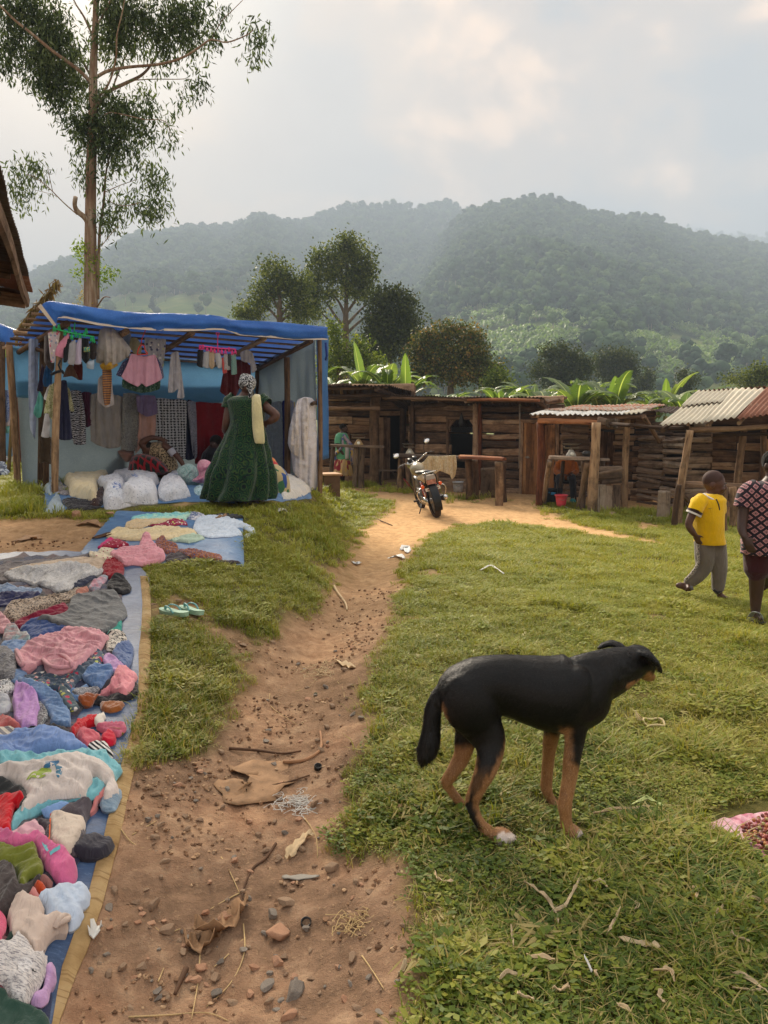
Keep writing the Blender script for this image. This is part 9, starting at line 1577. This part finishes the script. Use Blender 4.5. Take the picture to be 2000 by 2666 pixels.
def stone(px,py,w,h,label,k=None,group=None,yaw=None,mat=None):
 p=G(px,py+h*.35);u=(p-cam.location).length/2000;o=bpy.data.objects.new('stone',ROCKS[k if k is not None else rs_.randrange(12)]);link(o);sx=w*u/2;o.location=(p.x,p.y,float(gz(p.x,p.y)[0])+sx*.22);o.scale=(sx,sx*.9,sx*.85);o.rotation_euler=(rs_.uniform(-.15,.15),rs_.uniform(-.15,.15),rs_.uniform(0,6)if yaw is None else yaw);tag(o,label,'stone',group)
 if mat:me=o.data.copy();o.data=me;me.materials[0]=mat
R9=lambda x,y:(200+x*.4822,2050+y*.4822)
STN=[(1187,1080,145,130,'large flat grey brown stone in the lower middle of the path',2,ST2),(1105,755,155,95,'reddish brick fragment in the middle of the gravel',4,ST3),(1140,625,110,100,'rounded pale brown stone above the brick fragment',0,ST1),(1058,695,90,65,'slate grey stone between brick fragment and rounded stone',5,ST2),(1035,1075,95,65,'oval grey stone left of the large flat one',8,ST2),(1378,422,95,55,'smooth oblong brown stone at the right edge of the path',3,ST1),(1025,330,60,65,'round brown stone with a chipped side right of the path centre',6,ST1),(415,620,85,75,'dark angular brown stone near the border strip',9,ST1),(500,758,100,60,'split brown stone left of the curled dry leaf',1,ST1),(790,715,85,70,'tan block shaped stone resting on the curled dry leaf',7,ST3),(1490,890,70,90,'tan stone half buried in the right bank',10,ST1),(750,1000,80,60,'wedge shaped brown stone below the curled dry leaf',0,ST1),(680,975,75,50,'reddish flat stone left of the wedge shaped one',4,ST3),(840,1150,65,75,'plum brown round stone near the bottom of the path',6,ST1),(1145,1255,90,45,'pale reddish stone at the picture\'s bottom edge',3,ST3),(1085,940,110,40,'long tan stone above the large flat one',11,ST3),(1175,1000,60,45,'small tan stone touching the large flat one',2,ST3),(750,1105,80,55,'dark slate chip in the lower path',5,ST2),(900,900,55,50,'grey pebble stone right of the leaf stalks',8,ST2),(1285,405,40,42,'small round stone beside the smooth oblong one',3,ST1),(1362,240,50,40,'pinkish stone by the upper right of the gravel',4,ST3),(1092,35,55,60,'egg shaped grey brown stone at the crumpled sack',9,ST1),(570,68,45,32,'small tan oval stone near the upper gravel',0,ST1),(640,82,40,22,'small pale grey oval stone near the upper gravel',5,ST2),(740,352,35,45,'upright pointed brown pebble left of the path centre',7,ST1),(455,488,38,45,'brown pebble left of the yellow leaf',1,ST1),(850,405,50,42,'sandy stone above the leaf stalks',10,ST3),(210,545,60,80,'half buried brown stone beside the border strip',3,ST1),(335,745,45,45,'reddish round pebble above the scattered white scraps',4,ST3),(310,1005,40,45,'reddish pebble in the lower left of the path',6,ST3),(475,715,35,32,'small reddish pebble above the split stone',4,ST3),(585,848,38,28,'orange pebble at the curled leaf\'s left tip',4,ST3),(1455,145,35,28,'small white stone at the right side of the path',5,ST2),(1165,500,32,42,'small rust coloured pebble on the flat grey blade',4,ST3)]
for x,y,w,h,lab,k,m in STN:a=R9(x,y);stone(*a,w*.4822,h*.4822,lab,k,None,None,m)
for px,py,w,h,lab,k,m in[(1042,2103,55,34,'tan block shaped stone on the grass left of the dog',7,ST3),(712,1985,30,30,'pale stone below the fallen stick on the path',10,ST2),(725,2070,30,28,'grey brown stone right of the crumpled sack',9,ST1),(546,2052,22,20,'small brown stone left of the crumpled sack',1,ST1),(202,1341,48,20,'flat tan stone on the grass in front of the blue stall',3,ST3),(286,1338,42,16,'flat tan stone left of the small tarpaulin',0,ST3),(398,1570,22,18,'brown stone touching the border strip by the flip flops',6,ST1),(820,1808,14,12,'dark pebble in the middle of the upper path',5,ST2),(700,1905,20,14,'grey pebble above the fallen stick',8,ST2),(468,1562,24,10,'flat brown stone behind the flip flops',3,ST1),(1592,1335,36,22,'round tan stone at the foot of the low shed',6,ST1),(1115,1895,10,8,'tiny stone by the dog\'s hind leg',2,ST2)]:stone(px,py,w,h,lab,k,None,None,m)
rg=np.random.default_rng(61);n_=0
while n_<200:
 px=rg.uniform(180,1080);py=rg.uniform(1660,2660);p=G(px,py)
 if dirt_at(np.array([p.x]),np.array([p.y]))[0]<.8 or sdist(np.array([p.x]),np.array([p.y]),TARP1)[0]<.05:continue
 w=rg.uniform(9,30);stone(px,py,w,w*.6,'small brown stone lying loose on the dirt path',None,'small loose stones on the dirt path');n_+=1
def gravel():
 pk=[];V=[];F=[];m=[]
 bv=[]
 for me in ROCKS[:4]:
  bm=bmesh.new();bmesh.ops.create_icosphere(bm,subdivisions=1,radius=1);bv.append((np.array([v.co[:]for v in bm.verts]),[tuple(v.index for v in f.verts)for f in bm.faces]));bm.free()
 ks=[];y=.9+6.5*rg.uniform(0,1,26000)**1.7;x=rg.uniform(-1,1,26000)*(.55*y+.3);d=dirt_at(x,y);cl=fbm(x*1.6,y*1.6,2.2,3);keep=(d>.7)&(rg.uniform(0,1,26000)<.35+1.6*cl)&(sdist(x,y,TARP1)>.03)&(sdist(x,y,TARP2)>.03);x,y=x[keep],y[keep];z=gz(x,y);c=0
 for i in range(len(x)):
  v,f=bv[i%4];s=rg.uniform(.0025,.009)*(1+.15*y[i]);q=v*s*rg.uniform(.6,1.2,3)*np.array([1,1,.7])+rg.normal(0,.12,v.shape)*s;V.append(q+np.array([x[i],y[i],z[i]+s*.25]));F+=[tuple(a+c for a in t)for t in f];c+=len(v)
 b=NB('gravel_mix');p=b.pos();b.col(b.ramp(b.vor(p,40,out='Color'),[(.2,srgb(104,78,58)),(.5,srgb(146,112,84)),(.8,srgb(188,156,122))]));b.rough(.9);o=fast('gravel',np.concatenate(V),F,b.m,smooth=False);tag(o,'fine brown gravel and soil crumbs strewn over the dirt path','gravel',kind='stuff')
gravel()
DRY=plain('dry_leaf',srgb(198,176,140),.8,.25,18,.5);DRYB=plain('brown_dry_leaf',srgb(158,124,92),.85,.2,14,.5);STRAW=plain('straw_stalk',srgb(196,168,120),.8,.15,9,.1);TWIG=plain('brown_twig',srgb(98,72,54),.9,.2,9,.4);PALE=plain('pale_bark_strip',srgb(206,180,142),.85,.14,9,.4);WHT=plain('white_plastic_scrap',srgb(214,212,206),.5,.08,14,.3)
def sheetlet(name,label,cat,pts,w,mat,curl=.03,group=None,lift=.006,n=9):
 g_=pts[0][0]>1120;w*=.3 if g_ else 1;curl*=.45 if g_ else 1;mat=DRY if g_ and mat is DRYB else mat;pts=[(a,c_)if not g_ else(pts[0][0]+(a-pts[0][0])*1.35,pts[0][1]+(c_-pts[0][1])*1.35)for a,c_ in pts];c=[G(*p)for p in pts];lift+=.026*(1-float(dirt_at(np.array([c[0].x]),np.array([c[0].y]))[0]))if w<.06 else 0;c=[Vector((q.x,q.y,float(gz(q.x,q.y)[0])+lift))for q in c];q=catmull(c,4);rr=random.Random(int(pts[0][0]*7+pts[0][1]));k=len(q);rows=[]
 for i,p in enumerate(q):
  t=(q[min(i+1,k-1)]-q[max(i-1,0)]).normalized();s=Vector((-t.y,t.x,0));s=s.normalized()if s.length>0 else Vector((1,0,0));f=math.sin(math.pi*(.08+.86*i/(k-1)))**.6*w*(1+.25*math.sin(i*1.9+pts[0][0]));h=curl*math.sin(i*.8+rr.random()*3)
  rows.append([p-s*f+Vector((0,0,abs(h)*.9)),p-s*f*.4+Vector((0,0,.002)),p+s*f*.3+Vector((0,0,.004)),p+s*f+Vector((0,0,abs(curl-h)*.7))])
 mb=MB();mb.grid(rows);o=mb.build(name,mat);m=o.modifiers.new('t','SOLIDIFY');m.thickness=.0022;return tag(o,label,cat,group)
def twig(name,label,pts,r0,mat,group=None,r1=None,lift=.3):
 c=[G(*p)for p in pts];c=[Vector((q.x,q.y,float(gz(q.x,q.y)[0])+r0*(.6+lift)))for q in c];q=catmull(c,5);k=len(q);o=MB().tube(q,[r0+((r1 or r0*.5)-r0)*i/(k-1)for i in range(k)],7).build(name,mat);return tag(o,label,name.replace('_',' '),group)
sheetlet('dry_leaf','large curled brown banana leaf piece in the middle of the gravel','leaf',[R9(905,640),R9(870,720),R9(800,780),R9(720,800),R9(630,770)],.03,DRYB,.05);sheetlet('dry_leaf','folded tan leaf tip below the large curled leaf','leaf',[R9(770,800),R9(710,850),R9(640,880),R9(600,830)],.025,DRYB,.04)
sheetlet('crumpled_sack','crumpled brown paper sack pressed into the path','sack',[(590,2040),(620,2075),(670,2070),(710,2030),(680,2012),(600,2016)],.10,DRYB,.02);sheetlet('bark_strip','pale wrinkled bark strip at the right of the path','bark',[R9(1275,270),R9(1220,310),R9(1160,360),R9(1135,390)],.022,PALE,.02)
sheetlet('grey_strip','flat grey strip half buried across the path','scrap',[R9(1110,490),R9(1200,492),R9(1310,475)],.014,plain('grey_strip',srgb(134,128,118),.6,.1,9,0),.004);sheetlet('white_scrap','white plastic scrap beside the border strip','scrap',[R9(90,840),R9(105,800),R9(125,775)],.018,WHT,.03)
for i,(pts,w,m,lab)in enumerate([([(1045,1436),(1058,1428),(1062,1442)],.05,WHT,'larger crumpled white bag at the top of the path'),([(1012,1458),(1035,1452),(1050,1460)],.05,WHT,'flat white bag just below the larger one'),([(918,1465),(930,1474),(938,1468)],.03,WHT,'small white scrap at the left of the upper path'),([(1250,1496),(1272,1488),(1296,1502)],.04,WHT,'white plastic scrap on the grass right of the path'),([(725,1342),(738,1338),(750,1344)],.04,WHT,'small white bag on the grass below the woman in green'),([(1470,1324),(1485,1330)],.03,WHT,'white scrap near the pink bucket'),([(1668,1345),(1690,1348)],.05,WHT,'white scrap beside the tree stump'),([(1545,2145),(1600,2135),(1660,2128)],.012,PALE,'pale broken stalk on the grass in front of the dog'),([(1365,2320),(1400,2348),(1425,2382),(1430,2410)],.014,DRY,'long curled pale leaf in the lower grass'),([(1430,2405),(1455,2395),(1475,2370),(1488,2345)],.015,DRYB,'twisted brown leaf beside the long curled one'),([(1580,2460),(1592,2440),(1605,2415)],.012,DRY,'white leaf scrap standing in the grass'),([(1610,2470),(1660,2480),(1690,2490)],.03,DRYB,'flat grey brown leaf in the lower middle grass'),([(1330,2440),(1335,2480)],.010,DRY,'small pale leaf with orange base'),([(1370,2520),(1400,2530),(1425,2535)],.016,PALE,'tan twisted bark piece in the lower grass'),([(1640,2116),(1672,2108),(1705,2120)],.022,plain('pale_green_leaf',srgb(190,200,130),.6,.1,9,.2),'pale yellow green leaf right of the dog'),([(1935,2370),(1975,2380),(2000,2390)],.018,PALE,'pale leaf strip at the right edge'),([(1900,2560),(1935,2575),(1975,2600)],.018,DRY,'dry pale leaf in the lower right corner'),([(1855,2420),(1875,2400)],.014,DRY,'folded pale leaf above the bent reed'),([(1520,2535),(1535,2560)],.012,WHT,'small white petal like scrap in the lower grass'),([(1605,2640),(1630,2655)],.014,PALE,'pale leaf at the bottom edge'),([(200,1372),(235,1366),(262,1374)],.05,DRYB,'brown dry leaf on the bare soil left of the small tarpaulin'),([(40,1412),(85,1404),(100,1410)],.06,DRYB,'broad tan leaf flake on the left bare soil'),([(240,1430-22),(290,1400)],.03,TWIG,'dark bark flake at the edge of the left bare soil'),([(875,1725),(900,1735),(925,1740)],.02,PALE,'pale bark shavings in the middle of the path'),([(1905,2605),(1960,2610)],.01,DRY,'thin dry leaf close to the lower right corner'),([(560,1360),(590,1352)],.02,DRYB,'brown leaf before the blouse sleeve'),([(1035,2560),(1060,2540)],.008,DRY,'white feather like leaf on the right bank')]):sheetlet('dry_leaf' if m is not WHT else 'white_scrap',lab,'leaf' if m is not WHT else 'scrap',pts,w,m,.025)
for i,(a,c_)in enumerate([(1300,2590),(1480,2600),(1540,2330),(1560,2580),(1650,2380),(1700,2560),(1730,2640),(1780,2330),(1950,2480),(1180,2330),(1390,2640)]):
 q_=rs_.uniform(0,6.28);L_=rs_.uniform(14,34);sheetlet('dry_leaf','narrow pale dry leaf strip lying in the near grass','leaf',[(a,c_),(a+L_*math.cos(q_),c_+L_*.6*math.sin(q_)),(a+1.7*L_*math.cos(q_+.5),c_+L_*math.sin(q_+.5))],rs_.uniform(.010,.020),(DRY,PALE)[i%2],.025,'pale dry leaf strips in the near grass')
R5_=lambda x,y:(350+x*.452,1400+y*.452)
twig('stick','long dark stick lying across the path above the crumpled sack',[R5_(545,1240),R5_(700,1250),R5_(850,1248),R5_(960,1235)],.008,TWIG);twig('stick','thin brown stick curving over the crumpled sack',[R5_(650,1470),R5_(760,1440),R5_(900,1410),R5_(1010,1385)],.006,TWIG);twig('root','curved bare root at the right end of the long stick',[R5_(860,1310),R5_(980,1295),R5_(1070,1240),R5_(1075,1170),R5_(1070,1130)],.010,plain('pale_root',srgb(168,126,92),.8,.15,9,.3));twig('root','forked pale root in the upper path',[R5_(1150,290),R5_(1170,330),R5_(1215,385),R5_(1225,430)],.014,PALE)
twig('reed','bent dry reed at the right edge of the grass',[(1862,2452),(1900,2440),(1940,2460),(2000,2480)],.006,PALE);twig('stick','weathered grey stick in the lower path',[R9(590,985),R9(560,1060),R9(530,1130)],.010,TWIG);twig('stick','dark stick running down from the curled leaf',[R9(1075,320),R9(1020,390),R9(950,460),R9(900,560),R9(890,640)],.006,TWIG);twig('stick','long brown twig on the grass before the motorcycle',[(970,1348),(995,1360),(1022,1370)],.012,TWIG);twig('stick','short brown twig on the grass left of the path',[(905,1365),(940,1368)],.010,TWIG)
for i,pts in enumerate([[R9(665,900),R9(655,1050),R9(620,1277)],[R9(900,760),R9(905,930),R9(830,1060),R9(700,1190)],[R9(780,395),R9(830,480),R9(880,580)],[R9(875,580),R9(800,620),R9(720,670)],[R9(1500,150),R9(1400,230),R9(1300,300)],[R9(1230,180),R9(1290,270),R9(1300,370)],[R9(1540,905),R9(1600,1010),R9(1659,1090)],[R9(280,1240),R9(500,1230),R9(700,1235),R9(820,1277)],[R9(900,830),R9(800,930),R9(740,975)],[R5_(780,900),R5_(790,980),R5_(940,1090)],[R5_(1150,810),R5_(1200,870),R5_(1210,940)],[R5_(930,890),R5_(1000,860),R5_(1040,830)],[R9(440,1060),R9(470,980)],[R9(390,740),R9(470,790),R9(560,770)],[R9(300,260),R9(430,175)],[R9(240,240),R9(300,310),R9(400,345)]]):twig('straw','thin dry grass stalk lying on the dirt path',pts,.0026,STRAW,'dry stalks strewn on the dirt path')
def tangle(px,py,rad,n,label,mat,r=.0012):
 p=G(px,py);mb=MB();rr=random.Random(px)
 for i in range(n):a=rr.uniform(0,6.28);q=rad*rr.random();c=p+Vector((math.cos(a)*q,math.sin(a)*q,.008));d=rr.uniform(0,6.28);mb.tube(catmull([c,c+Vector((math.cos(d)*.03,math.sin(d)*.03,rr.uniform(.0,.02))),c+Vector((math.cos(d+1.2)*.05,math.sin(d+1.2)*.05,.004))],3),r,4,caps=False)
 o=mb.build('fibre_tangle',mat);tag(o,label,'fibres',kind='stuff')
tangle(775,2095,.11,90,'tangle of white plastic fibres on the path',WHT);tangle(1170,1565+850,.05,30,'small tangle of pale straw in the grass',STRAW);tangle(935,2410,.07,40,'tuft of dry roots on the right bank',STRAW,.0015);tangle(840,1750,.18,70,'shredded pale fibres in the middle of the path',PALE,.002)
p=G(1702,1895);mb=MB();mb.tube([p+Vector((.05*math.cos(a),.05*math.sin(a),.03+.006*math.sin(3*a)))for a in np.linspace(0,2*math.pi,25)],.006,7,caps=False)
for i in range(12):a=2.2+i*.09;mb.tube([p+Vector((.05*math.cos(a),.05*math.sin(a),.03)),p+Vector((.09*math.cos(a+.3),.09*math.sin(a+.3),.05+.01*(i%3)))],.0018,4)
tag(mb.build('rope_ring',plain('cream_rope',srgb(206,186,140),.8,.1,30,.5)),'knotted cream rope ring lying on the grass behind the dog','rope')
def cap(px,py,r0,label,tilt=.3,m=None):
 p=G(px,py);o=MB().lathe(p+Vector((0,0,r0*.7)),[(r0,-r0*.7),(r0*1.02,r0*.5),(r0*.85,r0*.5),(r0*.8,-r0*.3),(.001,-r0*.35)],20,rot=Euler((tilt,.1,0)).to_matrix()).build('bottle_cap',m or plain('black_cap',srgb(34,32,32),.45,.1,30,.2));tag(o,label,'cap')
cap(828,2003,.017,'black bottle cap on the reddish soil near the long stick');cap(797,2412,.017,'black bottle cap beside the reddish brick fragment',.35);cap(822,1810,.010,'small green bottle cap in the upper path',.2,plain('green_cap',srgb(96,96,64),.5,.1,9,0))
p=G(365,2038);tag(MB().tube([p+Vector((.022*math.cos(a),.018*math.sin(a),.004))for a in np.linspace(0,2*math.pi,20)],.002,6,caps=False).build('wire_ring',TWIG),'thin rusty ring on the soil beside the border strip','ring')
PC_=Pile(.9,2.4,1.6,3.4,.012)
sk=fab('pink_sack_cloth','#bc5c76','tiedye',c2='#dcb4bc',scale=1.2,bump=.6);garment(PC_,'sack','pink and white sack spread on the grass at the right edge',[(1840,2132),(1870,2118),(1905,2112),(1945,2106),(2010,2096),(2200,2100),(2300,2200),(2250,2300),(2010,2225),(1965,2205),(1935,2195),(1915,2180),(1880,2158)],sk,'sack',thick=.012,amp=.02,lam=.09,edge=.015,step=.014)
cm=[]
for nm,a,c_ in(('red_cherry',srgb(124,52,44),srgb(168,86,72)),('plum_cherry',srgb(92,44,44),srgb(134,76,66)),('orange_cherry',srgb(166,96,58),srgb(196,136,84)),('green_cherry',srgb(116,110,56),srgb(160,150,86))):
 b=NB(nm);oi=b.oi();b.col(b.mix(oi,a,c_));b.rough(.35);b.set(Specular_IOR_Level=.5);mb=MB().ell((0,0,0),(.0085,.0072,.0070),8,6);o=fast('coffee_cherry',np.concatenate(mb.V),mb.F,b.m,local=True);cm.append(o.data);bpy.data.objects.remove(o)
k=0
while k<260:
 px=rg.uniform(1925,2060);py=rg.uniform(2108,2230);x,y=PC_.hit(px,py)
 if py<2196-(px-1925)*.65-30 or py>2180+(px-1925)*.62 or(px<1950 and py<2140):continue
 o=bpy.data.objects.new('coffee_cherry',cm[rg.choice(4,p=[.42,.26,.2,.12])]);ci=int(rg.choice(4,p=[.42,.26,.2,.12]));o.data=cm[ci];link(o);o.location=(x,y,float(PC_.at(x,y))+rg.uniform(.004,.020));o.rotation_euler=tuple(rg.uniform(0,3,3));tag(o,('red','dark plum','orange','green')[ci]+' coffee cherry drying on the pink sack','coffee cherry','coffee cherries drying on the pink sack');k+=1
